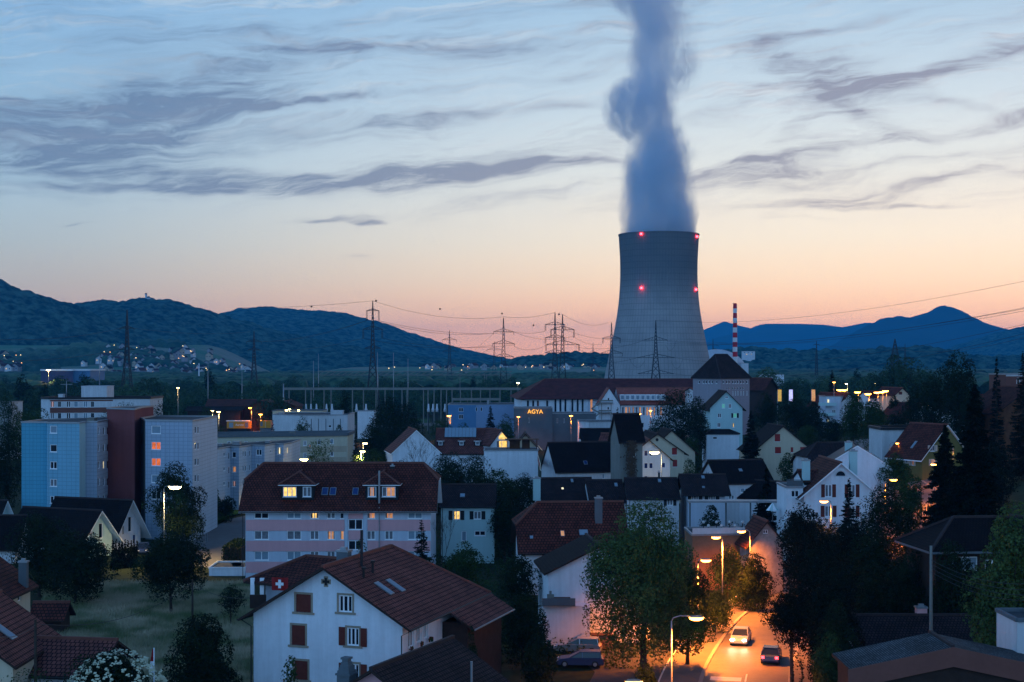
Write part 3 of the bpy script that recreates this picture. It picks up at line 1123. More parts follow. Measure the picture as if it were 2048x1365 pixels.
def house(name, label, fl, fr, l, eave, ridge_row, rid='y', wall=None, roof=None, over=.5, og=None, kf=0, kb=0, hipf=0, hipb=0,
          front=(), right=(), left=(), chim=(), sky=(), cat='house', group=None, fascia=None, gutter=False, ridge_z=None, eave_z=None, base=None, depth=.14):
    """fl/fr: (pixel column, distance) of the two front wall corners; eave: row of the wall top; ridge_row: row of the ridge"""
    wall = wall or m_white
    roof = roof or t_dark
    fascia = fascia or m_darkwood
    og = over if og is None else og
    A = Vector((PX(*fl), fl[1]))
    B = Vector((PX(*fr), fr[1]))
    w = (B - A).length
    e = (B - A) / w
    n_ = Vector((-e.y, e.x))
    if n_.y < 0:
        n_ = -n_
    C_ = B + n_ * l
    Dd = A + n_ * l
    Dm = (A.y + B.y) / 2
    ze = eave_z if eave_z is not None else PZ(eave, Dm)
    Dr = Dm if rid == 'y' else Dm + n_.y * l / 2
    zr = ridge_z if ridge_z is not None else PZ(ridge_row, Dr)
    zb = min(gz(A.x, A.y), gz(B.x, B.y), gz(C_.x, C_.y)) - .6 if base is None else base
    mid = (A + B) / 2
    rz = math.atan2(e.y, e.x)
    root = empty(name, (mid.x, mid.y, zb), rz, label, cat, group)
    inv = Matrix.Translation((mid.x, mid.y, zb)) @ Matrix.Rotation(rz, 4, 'Z')
    inv = inv.inverted()

    def L3(p):
        return inv @ Vector(p)
    cen = (A + B + C_ + Dd) / 4
    # roof in the roof frame: xr across the ridge, yr along it
    if rid == 'y':
        W_, L_ = w, l

        def tr(x, y, z):
            return Vector((x, y, z - zb))
    else:
        W_, L_ = l, w

        def tr(x, y, z):
            return Vector((y - w / 2, x + l / 2, z - zb))
    hw = W_ / 2 + over
    tan = (zr - ze) / (W_ / 2)
    zo = ze - over * tan
    y0, y1 = -og, L_ + og
    zf = zr - kf * (zr - zo)
    zk = zr - kb * (zr - zo)
    xf, xk = kf * hw, kb * hw
    hf = hipf if kf else 0
    hb = hipb if kb else 0
    if kf and not hf:
        hf = xf * .9
    if kb and not hb:
        hb = xk * .9
    RA, RB = (0, y0 + hf, zr), (0, y1 - hb, zr)
    rm = MB()
    th = .2
    up_ = .06
    for s_ in (-1, 1):
        poly = [(s_ * hw, y1, zo)]
        if kb < 1:
            pass
        poly = [(s_ * hw, y1, zo), (s_ * hw, y0, zo)]
        if 0 < kf < 1:
            poly.append((s_ * xf, y0, zf))
        poly.append(RA)
        poly.append(RB)
        if 0 < kb < 1:
            poly.append((s_ * xk, y1, zk))
        slab(rm, [tr(x, y, z + up_) for x, y, z in poly], th)
    if kf:
        slab(rm, [tr(-xf, y0, zf + up_), tr(xf, y0, zf + up_), tr(RA[0], RA[1], RA[2] + up_)], th)
    if kb:
        slab(rm, [tr(-xk, y1, zk + up_), tr(xk, y1, zk + up_), tr(RB[0], RB[1], RB[2] + up_)], th)
    rl = [(RA, RB)]
    if kf:
        rl += [((s_ * xf, y0, zf), RA) for s_ in (-1, 1)]
    if kb:
        rl += [((s_ * xk, y1, zk), RB) for s_ in (-1, 1)]
    for p_, r_ in rl:
        rm.bar(tr(p_[0], p_[1], p_[2] + up_ + .03), tr(r_[0], r_[1], r_[2] + up_ + .03), .24, 2)
    ro = rm.build('roof', [roof, fascia, m_ridgedark if roof in (t_dark, t_dark2, t_mossy) or roof.name.startswith('dark') else m_ridge], root)
    # gutters and fall pipes
    if gutter:
        for s_ in (-1, 1):
            gm = MB()
            gm.tube([tr(s_ * (hw + .06), y0, zo - .02), tr(s_ * (hw + .06), y1, zo - .02)], .07, 6)
            xx = s_ * (W_ / 2 + .05)
            gm.tube([tr(s_ * (hw + .06), y0 + .5, zo - .05), tr(xx, y0 + .5, zo - .55), tr(xx, y0 + .5, zb)], .045, 6)
            gm.build('gutter', m_dark, root)
    # walls
    wm = MB()
    todo = []
    for (P, Q, wins, gable) in ((A, B, front, rid == 'y'), (B, C_, right, rid == 'x'), (A, Dd, left, rid == 'x'), (Dd, C_, (), rid == 'y')):
        isback = P is Dd
        pt, u_of, dep_at, L = facet_map(P, Q, cen)
        hs = holes_from_px(wins, u_of, dep_at)
        poly = [(0, zb), (L, zb), (L, ze)]
        if gable:
            k_ = kf if (P is A and rid == 'y') or (P is A and Q is Dd) else kb
            zt = zr - k_ * (zr - ze) - .03
            xh = (W_ / 2) * (zr - zt) / (zr - ze)
            if k_ < 1:
                if k_ == 0:
                    poly.append((L / 2, zt))
                else:
                    poly += [(L / 2 + xh, zt), (L / 2 - xh, zt)]
        poly.append((0, ze))

        def lp(u, z, d, pt=pt):
            return L3(pt(u, z, d))
        wall_panel(wm, lp, poly, [h[:4] for h in hs], depth)
        todo.append((lp, hs))
    wm.build('wall', [wall], root)
    for lp, hs in todo:
        for (u0, u1, z0, z1, st, lb) in hs:
            window(root, lp, u0, u1, z0, z1, st, lb, depth)

    def roof_z(x, y):
        if rid == 'y':
            xr = x
        else:
            xr = y - l / 2
        return zr - abs(xr) * tan + up_
    # chimneys: (px, row of top, width m, depth offset from the front wall, material)
    for c in chim:
        px, py, cw, off, cmat = c[:5]
        pt, u_of, dep_at, L = facet_map(A + n_ * off, B + n_ * off, cen + n_ * 50)
        u = u_of(px)
        D_ = dep_at(u)
        x, y = u - w / 2, off
        zt = PZ(py, D_)
        cm = MB()
        zlow = max(zb, roof_z(x, y) - .8)
        cm.box(x - cw / 2, x + cw / 2, y - cw * .4, y + cw * .4, zlow - zb, zt - .15 - zb)
        cm.box(x - cw / 2 - .07, x + cw / 2 + .07, y - cw * .4 - .07, y + cw * .4 + .07, zt - .148 - zb, zt - zb, 1)
        cm.box(x - cw * .25, x + cw * .25, y - cw * .2, y + cw * .2, zt + .002 - zb, zt + .22 - zb, 1)
        cm.build('chimney', [cmat, m_metal], ro)
    # rooflights: (px, row, width m, length m, style, side 'f'/'r'/'l')
    for k_ in sky:
        px, py, sw, sl, st, side = k_
        # walk over the slope to find the point seen at (px,row)
        best = None
        for off in np.linspace(-over, l + over, 120):
            P0 = A + n_ * off
            pt, u_of, dep_at, L = facet_map(P0, P0 + e * w, cen + n_ * 90)
            u = u_of(px)
            x = u - w / 2
            if side == 'r' and x < 0 or side == 'l' and x > 0:
                continue
            if side == 'f' and off > l / 2:
                continue
            z = roof_z(x, off)
            D_ = dep_at(u)
            row = YH - (z - HC) * F / D_
            if best is None or abs(row - py) < best[0]:
                best = (abs(row - py), x, off, z)
        if best is None:
            continue
        _, x, y, z = best
        if side in 'rl':
            down = Vector((1 if side == 'r' else -1, 0, -tan)).normalized()
            al = Vector((0, 1, 0))
        else:
            down = Vector((0, -1, -tan)).normalized()
            al = Vector((1, 0, 0))
        nn = al.cross(down)
        if nn.z < 0:
            nn = -nn
        c0 = Vector((x, y, z - zb)) + nn * .02
        sm = MB()
        a_ = al * sw / 2
        d_ = down * sl / 2
        sm.prism([c0 - a_ - d_, c0 + a_ - d_, c0 + a_ + d_, c0 - a_ + d_], nn * .07)
        s_o = sm.build('skylight', m_metal, ro)
        pm = MB()
        a_ *= .8
        d_ *= .85
        c1 = c0 + nn * .074
        pm.prism([c1 - a_ - d_, c1 + a_ - d_, c1 + a_ + d_, c1 - a_ + d_], nn * .01)
        pm.build('pane', PANES[st], s_o)
    root['_z'] = zb
    return root, L3, dict(A=A, B=B, e=e, n=n_, w=w, l=l, ze=ze, zr=zr, zb=zb, tan=tan, roof=ro, rz=rz)


def block(name, label, corners, top_row, wins=(), wall=None, depth_back=12, cat='apartment block', bands=(), roof=None, parapet=.25, cap=None, mats_by_facet=None, group=None, base=None, top_z=None, wdepth=.12, extra_roof=()):
    """flat-roofed block: corners = [(px, distance), ...] along the faces the photo shows, from left to right"""
    wall = wall or m_white
    P = [Vector((PX(a, b_), b_)) for a, b_ in corners]
    zt = PZ(top_row, corners[0][1]) if top_z is None else top_z
    back = [Vector((P[-1].x + .02, P[-1].y + depth_back)), Vector((P[0].x - .02, P[0].y + depth_back))]
    allp = P + back
    cen = sum(allp, Vector((0, 0))) / len(allp)
    zb = min(gz(p.x, p.y) for p in P) - .6 if base is None else base
    root = empty(name, (cen.x, cen.y, zb), 0, label, cat, group)

    def L3(p):
        return Vector((p[0] - cen.x, p[1] - cen.y, p[2] - zb))
    mats = [wall]
    wm = MB()
    todo = []
    n = len(allp)
    for i in range(n):
        a, b_ = allp[i], allp[(i + 1) % n]
        pt, u_of, dep_at, L = facet_map(a, b_, None)
        hs = holes_from_px([q_[1:] for q_ in wins if q_[0] == i], u_of, dep_at)

        def lp(u, z, d, pt=pt):
            return L3(pt(u, z, d))
        mi = 0
        if mats_by_facet and i in mats_by_facet:
            if mats_by_facet[i] not in mats:
                mats.append(mats_by_facet[i])
            mi = mats.index(mats_by_facet[i])
        wall_panel(wm, lp, [(0, zb), (L, zb), (L, zt), (0, zt)], [h[:4] for h in hs], wdepth, mi)
        todo.append((lp, hs, L))
    wm.build('wall', mats, root)
    for lp, hs, L in todo:
        for (u0, u1, z0, z1, st, lb) in hs:
            window(root, lp, u0, u1, z0, z1, st, lb, wdepth)
    # roof deck and parapet cap
    rm = MB()
    rm.face([L3((p.x, p.y, zt - .05)) for p in allp], 0)
    for i in range(n):
        a, b_ = allp[i], allp[(i + 1) % n]
        rm.bar(L3((a.x, a.y, zt + parapet / 2 - .04)), L3((b_.x, b_.y, zt + parapet / 2 - .04)), parapet, 1)
    ro = rm.build('roof', [roof or m_flatroof, cap or m_metal], root)
    for (px, D_, wpx, hpx, dm, mm) in extra_roof:      # small rooftop housings
        x0, x1 = PX(px - wpx / 2, D_), PX(px + wpx / 2, D_)
        hm = MB()
        a = L3((x0, D_, zt))
        b2 = L3((x1, D_ + dm, zt + hpx / ppm(D_)))
        hm.box(a.x, b2.x, a.y, b2.y, a.z, b2.z)
        hm.box(a.x - .1, b2.x + .1, a.y - .1, b2.y + .1, b2.z + .003, b2.z + .12)
        hm.build('roof_housing', mm, ro)
    for (i, ra, rb, mm, px0, px1) in bands:            # painted bands, a little proud of the wall
        a, b_ = allp[i], allp[(i + 1) % n]
        pt, u_of, dep_at, L = facet_map(a, b_, None)
        u0 = 0 if px0 is None else u_of(px0)
        u1 = L if px1 is None else u_of(px1)
        Dm = dep_at((u0 + u1) / 2)
        bm = MB()
        pbox(bm, lambda u, z, d: L3(pt(u, z, d)), u0, u1, PZ(rb, Dm), PZ(ra, Dm), -.03, .01)
        bm.build('facade_band', mm, root)
    return root, L3, dict(zt=zt, zb=zb, cen=cen, P=P, roof=ro)


def part_box(name, root, L3, x0, x1, y0, y1, z0, z1, m_, parent=None):
    mb = MB()
    P = [L3((x, y, z)) for z in (z0, z1) for (x, y) in ((x0, y0), (x1, y0), (x1, y1), (x0, y1))]
    for f_ in ((0, 3, 2, 1), (4, 5, 6, 7), (0, 1, 5, 4), (1, 2, 6, 5), (2, 3, 7, 6), (3, 0, 4, 7)):
        mb.face([P[k] for k in f_])
    return mb.build(name, m_, parent or root)
# ================================================================ foreground houses
# white chalet, centre-left foreground
fr = [(607, 1207, 30, 36, 'T0s', 'closed red-brown shutter in a sandstone frame'), (691, 1208, 27, 34, 'D2s', None), (597, 1271, 27, 40, 'T0s', None),
      (706, 1274, 24, 36, 'D2sb', None), (602, 1341, 27, 38, 'T0s', None), (706, 1346, 24, 36, 'D2sb', None)]
ch, L3, I = house('chalet_house', 'big white chalet with red-brown shutters under a wide dark red tiled roof', (507, 113.9), (805, 109.8), 17, 0, 0,
                  wall=m_white, roof=t_red, over=.95, og=.8, kb=1, hipb=5, front=fr,
                  right=[(822, 1275, 11, 40, 'C1', None), (838, 1266, 10, 38, 'C1', None), (852, 1259, 8, 36, 'C1', None)],
                  sky=[(768, 1178, .8, 1.7, 'B', 'r'), (791, 1172, .8, 1.7, 'B', 'r')], ridge_z=12.95, eave_z=9.05, gutter=True,
                  chim=[(688, 1100, 1.0, 5.5, m_darkconc)])
zb = I['zb']
w2 = I['w'] / 2
# lower wing on the right whose roof carries the main slope on down
rm = MB()
zr, tan = I['zr'], I['tan']
slab(rm, [(7.35, 7.6, zr - 7.35 * tan - zb + .05), (9.6, 7.6, zr - 9.6 * tan - zb + .05), (9.6, 17.8, zr - 9.6 * tan - zb + .05), (7.35, 17.8, zr - 7.35 * tan - zb + .05)], .2)
rm.build('wing_roof', [t_red, m_darkwood], ch)
wm = MB()
wm.box(w2 + .02, 8.7, 8.4, 17, 0, zr - 8.7 * tan - zb - .2)
wm.build('wing_wall', m_darkwood, ch)
wg = MB()
wg.tube([(9.66, 7.6, zr - 9.6 * tan - zb), (9.66, 17.8, zr - 9.6 * tan - zb)], .07, 6)
wg.build('gutter', m_metal, ch)
# cross-shaped vent in the gable
vm = MB()
cx, cz = -.05, PZ(1164, 111.8) - zb
for s_, mi, dd in ((.42, 1, .02), (.3, 0, .05)):
    a = s_ / 3 if mi == 0 else s_ / 2.2
    vm.box(cx - a, cx + a, -dd, .01, cz - s_, cz + s_, mi)
    vm.box(cx - s_, cx - a - .001, -dd, .01, cz - a, cz + a, mi)
    vm.box(cx + a + .001, cx + s_, -dd, .01, cz - a, cz + a, mi)
vm.build('gable_vent', [m_dark, m_stone], ch)
for (xx, yy, hh) in ((1.9, 4.6, .9), (2.0, 2.6, .7)):
    pm = MB()
    z_ = zr - abs(xx) * tan - zb
    pm.tube([(xx, yy, z_ - .2), (xx, yy, z_ + hh)], .11, 8)
    pm.tube([(xx, yy, z_ + hh), (xx, yy, z_ + hh + .18)], .19, 8)
    pm.build('vent_pipe', m_dark, I['roof'])
pm = MB()
z_ = zr - zb
pm.tube([(1.0, 4.4, z_ - .8), (1.0, 4.4, z_ + 2.4)], .12, 8)
pm.build('flue_pipe', m_dark, I['roof'])
for k in range(3):      # geraniums on the side window sills
    fb = MB()
    for j in range(30):
        a = RND.uniform(0, 6.28)
        r_ = RND.uniform(0, .16)
        fb.box(w2 + .28 + r_ * math.cos(a), w2 + .34 + r_ * math.cos(a), 1.1 + k * 2 + r_ * 2 * math.sin(a), 1.16 + k * 2 + r_ * 2 * math.sin(a), 7.05 - k * .0 + RND.uniform(0, .3), 7.2 + RND.uniform(0, .3), j % 3 == 0)
    fb.build('flower_box', [l_green, m_shred], ch)
# wing behind with loggia
wg, L3w, Iw = house('chalet_wing', 'low tiled wing with an open balcony behind the white chalet', (531, 124.5), (660, 121), 7, 0, 0, rid='x', wall=m_bluegrey, roof=t_brown,
                    over=1.3, og=1.4, kf=1, kb=0, hipf=3.2, ridge_z=11.7, eave_z=10.35)
for px in (505, 524):
    part_box('post', wg, L3w, PX(px, 123.5) - .17, PX(px, 123.5) + .17, 123.4, 123.7, PZ(1192, 123.5), 10.25, m_frame)
part_box('balcony_parapet', wg, L3w, PX(500, 123), PX(532, 123), 122.9, 123.1, PZ(1217, 123), PZ(1190, 123), m_darkwood)
part_box('balcony_floor', wg, L3w, PX(500, 123), PX(532, 123), 123.12, 126.5, PZ(1217, 123), PZ(1212, 123), m_concrete)
part_box('balcony_base', wg, L3w, PX(508, 123), PX(532, 123), 123.5, 126.5, -.3, PZ(1217.5, 123), m_darkwood)
fl_ = empty('swiss_flag', (PX(560, 120.5), 120.5, PZ(1166, 120.5)), math.radians(-14), 'red flag with a white cross hanging under the balcony eaves', 'flag')
fm = MB()
N_ = 12
for i in range(N_):
    for j in range(8):
        def fp(a, b_):
            return (-.75 + 1.5 * a / N_, -.05 * math.sin(a * 1.1), -.65 + 1.1 * b_ / 8)
        fm.face([fp(i, j), fp(i + 1, j), fp(i + 1, j + 1), fp(i, j + 1)])
fm.build('cloth', mat('flag_red', (.30, .02, .02), .8, .05), fl_, True)
cm = MB()
cm.box(-.12, .12, -.10, -.07, -.45, .27)
cm.box(-.36, -.121, -.10, -.07, -.21, .03)
cm.box(.121, .36, -.10, -.07, -.21, .03)
cm.build('white_cross', m_frame, fl_)
# dark roof right in front
nr, L3n, In = house('foreground_house', 'pink-walled house with a dark tiled roof and an old brick chimney at the bottom edge', (638, 90.4), (868, 87), 10.2, 0, 0, wall=m_pinkband, roof=t_dark2,
                    over=.75, og=.6, ridge_z=9.9, eave_z=7.35, gutter=True)
oc = MB()
xx = PX(668, 89) - PX(740, 89)
zc = 8.0 - In['zb']
oc.box(-2.62, -1.72, -.3, .6, zc - 6, zc + 1.3)
oc.box(-2.70, -1.64, -.38, .68, zc + 1.303, zc + 1.42)
for k in range(5):
    s_ = .43 - .055 * k
    oc.box(-2.17 - s_, -2.17 + s_, .15 - s_, .15 + s_, zc + 1.423 + .17 * k, zc + 1.59 + .17 * k)
oc.box(-2.45, -1.89, -.13, .43, zc + 2.275, zc + 2.4)
oc.build('chimney', m_darkconc, In['roof'])
vp = MB()
vp.tube([(3.3, 6.9, 7.9 - In['zb']), (3.3, 6.9, 9.3 - In['zb'])], .09, 8)
vp.build('vent_pipe', m_metal, In['roof'])
# bottom-left roofs
house('red_roof_house', 'red tiled house with a rooflight, cut off at the bottom left corner', (-237, 98), (26, 98), 10, 0, 0, roof=t_red, over=.3, ridge_z=11.5, eave_z=8.2, sky=[(10, 1264, 1.0, 1.7, 'B', 'r')], wall=m_cream)
house('annex_house', 'low red tiled annex with a small white gable below the meadow', (35, 101.8), (178, 101), 6.6, 0, 0, rid='x', roof=t_red, over=.5, og=.7, ridge_z=8.6, eave_z=6.9, wall=m_white, gutter=True)
house('yellow_wall_house', 'brown tiled house with a yellow side wall at the left edge', (-160, 128.5), (11, 128.5), 6.6, 0, 0, roof=t_brown, over=.7, og=.4, ridge_z=11.1, eave_z=8.2, wall=m_cream,
      chim=[(47, 1122, .75, 4.5, m_darkconc)], right=[(39, 1190, 7, 26, 'D0', None)])
house('garden_shed', 'small dark wooden shed under the trees beside the meadow', (66, 150), (122, 150), 3, 0, 0, rid='x', roof=t_brown, wall=m_darkwood, over=.5, ridge_z=3.4, eave_z=2.2)

# white gabled pair
house('gabled_house', 'mint white gabled house with two tall narrow windows and a black roof', (163, 207.5), (224, 213.8), 13, 0, 0, roof=t_dark, wall=m_mint, over=1.5, og=1.0, ridge_z=7.0, eave_z=3.35, fascia=m_frame,
      front=[(183, 1072, 5, 28, 'B0', None), (202, 1062, 8, 31, 'D0', None), (208, 1095, 7, 17, 'C0', None)], group='pair of gabled houses')
house('gabled_house', 'white gabled house with a blue door behind the mint one', (231, 219.5), (281, 225.5), 13, 0, 0, roof=t_dark, wall=m_white, over=1.5, og=1.0, ridge_z=7.4, eave_z=3.1, fascia=m_frame,
      front=[(247, 1055, 4, 30, 'D0', None), (260, 1049, 7, 31, 'D0', None), (269, 1079, 6, 20, 'N0', 'blue door')], group='pair of gabled houses')
house('gabled_house', 'pale gabled house at the left edge, mostly hidden', (-14, 222), (28, 226), 12, 0, 0, roof=t_dark, wall=m_mint, over=1.2, og=.9, ridge_z=7.2, eave_z=3.1, fascia=m_frame, group='pair of gabled houses')
house('dark_roof_house', 'black roofed low house below the left edge of the blocks', (-60, 205), (30, 205), 7, 0, 0, rid='x', roof=t_dark, wall=m_offwhite, over=.6, ridge_z=6.5, eave_z=2.6)

# tall blocks
rows = (859.5, 897, 931, 966, 1000)
w1 = [(2, 107, y, 14, 15, s_, None) for y, s_ in zip(rows, ('B0i', 'D0i', 'D1i', 'C1i', 'D1i'))]
w1[0] = (2, 107, 859.5, 14, 15, 'B0i', None)
w1 = [(2, 107, y, 14, 15, s_, None) for y, s_ in zip(rows, ('B0i', 'D0i', 'D1i', 'C1i', 'D1i'))]
for y in (862, 896, 930, 964, 998):
    for px in (197.5, 208, 215.5):
        w1.append((6, px, y, 3.6, 16, 'P0' if (px == 208 and y == 930) else RND.choice(('D0', 'B0', 'D0')), None))
block('apartment_block', 'tall pale blue apartment block left of the dark red stair tower', [(43, 229), (93, 229), (94, 228), (159, 226.5), (171, 231), (193, 231), (194, 231), (222, 240)], 846,
      wall=m_whsh, wins=w1, cap=m_metal, mats_by_facet={0: m_cyan, 1: m_cyan, 2: m_cyan2, 3: m_mint, 4: m_gysh, 5: m_gysh}, depth_back=10, extra_roof=[(181, 234, 14, 6, 2, m_concrete)])
block('stair_tower', 'windowless dark red stair tower between two pale blocks', [(214, 238), (269, 234), (283, 243)], 818, top_z=PZ(819, 236), wall=m_redtower, depth_back=8, cat='tower')
w2_ = []
for y, s_ in zip((860, 892, 924.5, 958, 991), ('B0i', 'R1i', 'R1i', 'B0i', 'D1i')):
    w2_.append((1, 312, y, 19, 16, s_, 'window lit red from inside' if s_[0] == 'R' else None))
for y in (860, 892, 924, 957):
    w2_ += [(2, 391.5, y, 4, 15, 'D0', None), (2, 397, y, 4, 15, 'C0', None)]
block('apartment_block', 'tall pale grey apartment block with red lit windows right of the stair tower', [(282, 242), (291, 233), (385, 231), (410, 240)], 843, top_z=PZ(843, 231), wall=m_whsh, wins=w2_,
      mats_by_facet={0: m_darkconc, 1: m_gysh}, depth_back=10)
# stepped white blocks
wf = []
for y, k in ((913, 0), (942, 1), (971, 2)):
    wf += [(0, 423, y, 12, 13, ('B0', 'B0', 'L1i')[k], None), (1, 449, y - 4, 4.5, 8, 'B0i', None), (1, 458.5, y - 1, 3, 14, 'D0', None), (2, 468, y - 3, 8, 12, ('D0i', 'M0i', 'M1i')[k], None),
           (3, 487, y - 5, 2.6, 12, 'D0', None), (3, 491.5, y - 5, 3, 12, 'D0', None), (3, 500, y - 6, 2.5, 12, 'D0', None), (4, 518, y - 8, 11, 12, 'D1i', None)]
    if k < 2:
        wf += [(5, 542, y - 10, 4, 6, 'B0i', None), (6, 558.5, y - 11, 8, 14, ('P0i', 'M0i')[k], None), (7, 575.5, y - 12, 3, 12, 'P0', None)]
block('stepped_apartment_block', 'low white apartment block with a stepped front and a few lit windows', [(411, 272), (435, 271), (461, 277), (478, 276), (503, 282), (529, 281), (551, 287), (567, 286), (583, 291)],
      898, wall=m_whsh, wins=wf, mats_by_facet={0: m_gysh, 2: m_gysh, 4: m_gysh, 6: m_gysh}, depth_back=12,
      extra_roof=[(437, 280, 14, 4, 2, m_metal), (472, 284, 14, 6, 2, m_metal), (535, 292, 10, 3, 2, m_metal)])
wg_ = [(0, px, 888 + dy, 7, 10, s_, None) for px, dy, s_ in ((419, 2, 'D1'), (432, 2, 'D1'), (458, 0, 'D1'), (474, 0, 'D1'), (492, 0, 'D1'), (515, 0, 'B0'), (556, 0, 'D1'), (578, -1, 'D1'), (597, -1, 'C1i'), (610, -1, 'C1i'), (620, 7, 'M0i'), (597, 23, 'C1i'), (664, -5, 'B0i'), (664, 20, 'C0i'), (638, -3, 'D1'), (610, 23, 'C1i'))]
block('beige_apartment_building', 'long beige apartment building with a thick dark roof edge behind the white blocks', [(411, 322), (695, 330)], 878, top_z=12.0, wall=m_yellowish, wins=wg_, cap=m_darkconc, parapet=.7, depth_back=12,
      bands=[(0, 893, 905, m_beige, 590, 693), (0, 915, 926, m_beige, 590, 693)], extra_roof=[(584, 332, 9, 5, 2, m_concrete)])
wh = [(1, px, y, 8.5, 12, s_, None) for y in (809, 832) for px, s_ in ((105, 'M1' if y < 820 else 'C1'), (119, 'D0'), (137, 'D1'), (152, 'B0'), (171, 'B1'), (185, 'D0'))]
block('brown_banded_building', 'flat-roofed apartment building with brown bands beyond the tall blocks', [(82, 384), (100, 381), (226, 384), (300, 386)], 798, wall=m_offwhite, wins=wh, cap=m_dark, parapet=.5, depth_back=14,
      bands=[(1, 800, 803, m_brownband, None, None), (1, 815.5, 826, m_brownband, None, None), (1, 838.5, 850, m_brownband, None, None)], extra_roof=[(188, 388, 51, 24, 7, m_offwhite), (121, 386, 9, 8, 2, m_offwhite)])
block('low_white_building', 'low white building half hidden behind trees at the left edge', [(-60, 420), (22, 422)], 806, wall=m_offwhite, depth_back=10, cat='building')

# ---- pink apartment house
r1 = [(523, 29, 'D1i'), (588, 29, 'B1i'), (629, 18, 'L1i'), (662, 17, 'C1i'), (684, 8, 'D0i'), (742, 17, 'M1i'), (778, 17, 'M1i'), (830, 29, 'B1i')]
r2 = [(523, 29, 'C1i'), (588, 29, 'C1i'), (629, 18, 'C1i'), (662, 17, 'M1i'), (684, 8, 'M0i'), (742, 17, 'C1i'), (778, 17, 'C1i'), (830, 29, 'B1i')]
r3 = [(523, 29, 'B1i'), (588, 29, 'B1i'), (629, 18, 'C1i'), (662, 17, 'C1i'), (684, 8, 'D0i'), (742, 17, 'C1i'), (778, 17, 'C1i'), (830, 29, 'B1i')]
fw = [(px, y, w_, 18, s_, None) for y, r_ in ((1029, r1), (1071, r2), (1112, r3)) for px, w_, s_ in r_]
fw += [(711, 1049.5, 29, 21, 'D1i', None), (711, 1091, 29, 19, 'D1i', None)]
pk, L3p, Ip = house('pink_apartment_house', 'pink and grey banded apartment house with a mansard-like dark tiled roof and two dormers', (491, 190), (862, 190), 12.4, 1014, 927, rid='x', wall=m_bluegrey, roof=t_brown,
                    over=.75, og=.85, kf=.36, kb=.36, front=fw, gutter=True, cat='apartment house', fascia=m_frame, chim=[(785, 931, .5, 5.5, m_dark)],
                    sky=[(650, 983, .85, 1.4, 'N', 'f'), (666, 983, .85, 1.4, 'N', 'f'), (711, 983, .8, 1.3, 'N', 'f')])
for (ra, rb) in ((1040, 1062), (1082, 1103), (1124, 1146)):
    for (pa, pb_) in ((492, 689), (735, 861)):
        part_box('pink_band', pk, L3p, PX(pa, 190), PX(pb_, 190), 189.95, 190.02, PZ(rb, 190), PZ(ra, 190), m_pinkband)
for (ra, rb) in ((1016, 1038), (1061, 1080)):
    part_box('pink_band', pk, L3p, PX(697, 190), PX(726, 190), 189.95, 190.02, PZ(rb, 190), PZ(ra, 190), m_pinkband)
for px in (692.5, 730.5):
    part_box('pilaster', pk, L3p, PX(px - 3, 190), PX(px + 3, 190), 189.9, 190.02, -.3, PZ(1017, 190), m_bluegrey)


def dormer(root, ro, L3, px0, px1, D0, row_top, row_bot, row_apex, wins, roofm, slope, wallm=m_shdark, over=.35):
    """dormer standing on the front slope: face at distance D0"""
    x0, x1 = PX(px0, D0), PX(px1, D0)
    zt, zb_ = PZ(row_top, D0), PZ(row_bot, D0)
    dep = (zt - zb_) / slope + .8
    mb = MB()
    A_ = Vector((x0, D0))
    B_ = Vector((x1, D0))
    pt, u_of, dep_at, Lw = facet_map(A_, B_, (x0, D0 + 50))
    hs = holes_from_px(wins, u_of, dep_at)

    def lp(u, z, d):
        return L3(pt(u, z, d))
    wall_panel(mb, lp, [(0, zb_), (Lw, zb_), (Lw, zt), (0, zt)], [h[:4] for h in hs], .1)
    for x in (x0, x1):
        mb.face([L3((x, D0, zb_)), L3((x, D0, zt)), L3((x, D0 + dep, zt)), L3((x, D0 + dep, zb_ + .1))])
    dm = mb.build('dormer', [wallm], ro)
    for (u0, u1, z0, z1, st, lb) in hs:
        window(dm, lp, u0, u1, z0, z1, st, lb, .1)
    rm = MB()
    za = PZ(row_apex, D0 + 2.0)
    xm = (x0 + x1) / 2
    back = (za - zt) / slope + dep
    fx = 2.0
    slab(rm, [L3((x0 - over, D0 - over, zt)), L3((x1 + over, D0 - over, zt)), L3((xm, D0 + fx, za))], .1)
    slab(rm, [L3((x0 - over, D0 - over, zt)), L3((xm, D0 + fx, za)), L3((xm, D0 + back, za)), L3((x0 - over, D0 + dep, zt))], .1)
    slab(rm, [L3((x1 + over, D0 - over, zt)), L3((xm, D0 + fx, za)), L3((xm, D0 + back, za)), L3((x1 + over, D0 + dep, zt))], .1)
    for a_, b_ in (((x0 - over, D0 - over, zt), (xm, D0 + fx, za)), ((x1 + over, D0 - over, zt), (xm, D0 + fx, za)), ((xm, D0 + fx, za), (xm, D0 + back, za))):
        rm.bar(L3(a_) + Vector((0, 0, .05)), L3(b_) + Vector((0, 0, .05)), .16, 2)
    rm.build('dormer_roof', [roofm, m_frame, m_ridge], dm)


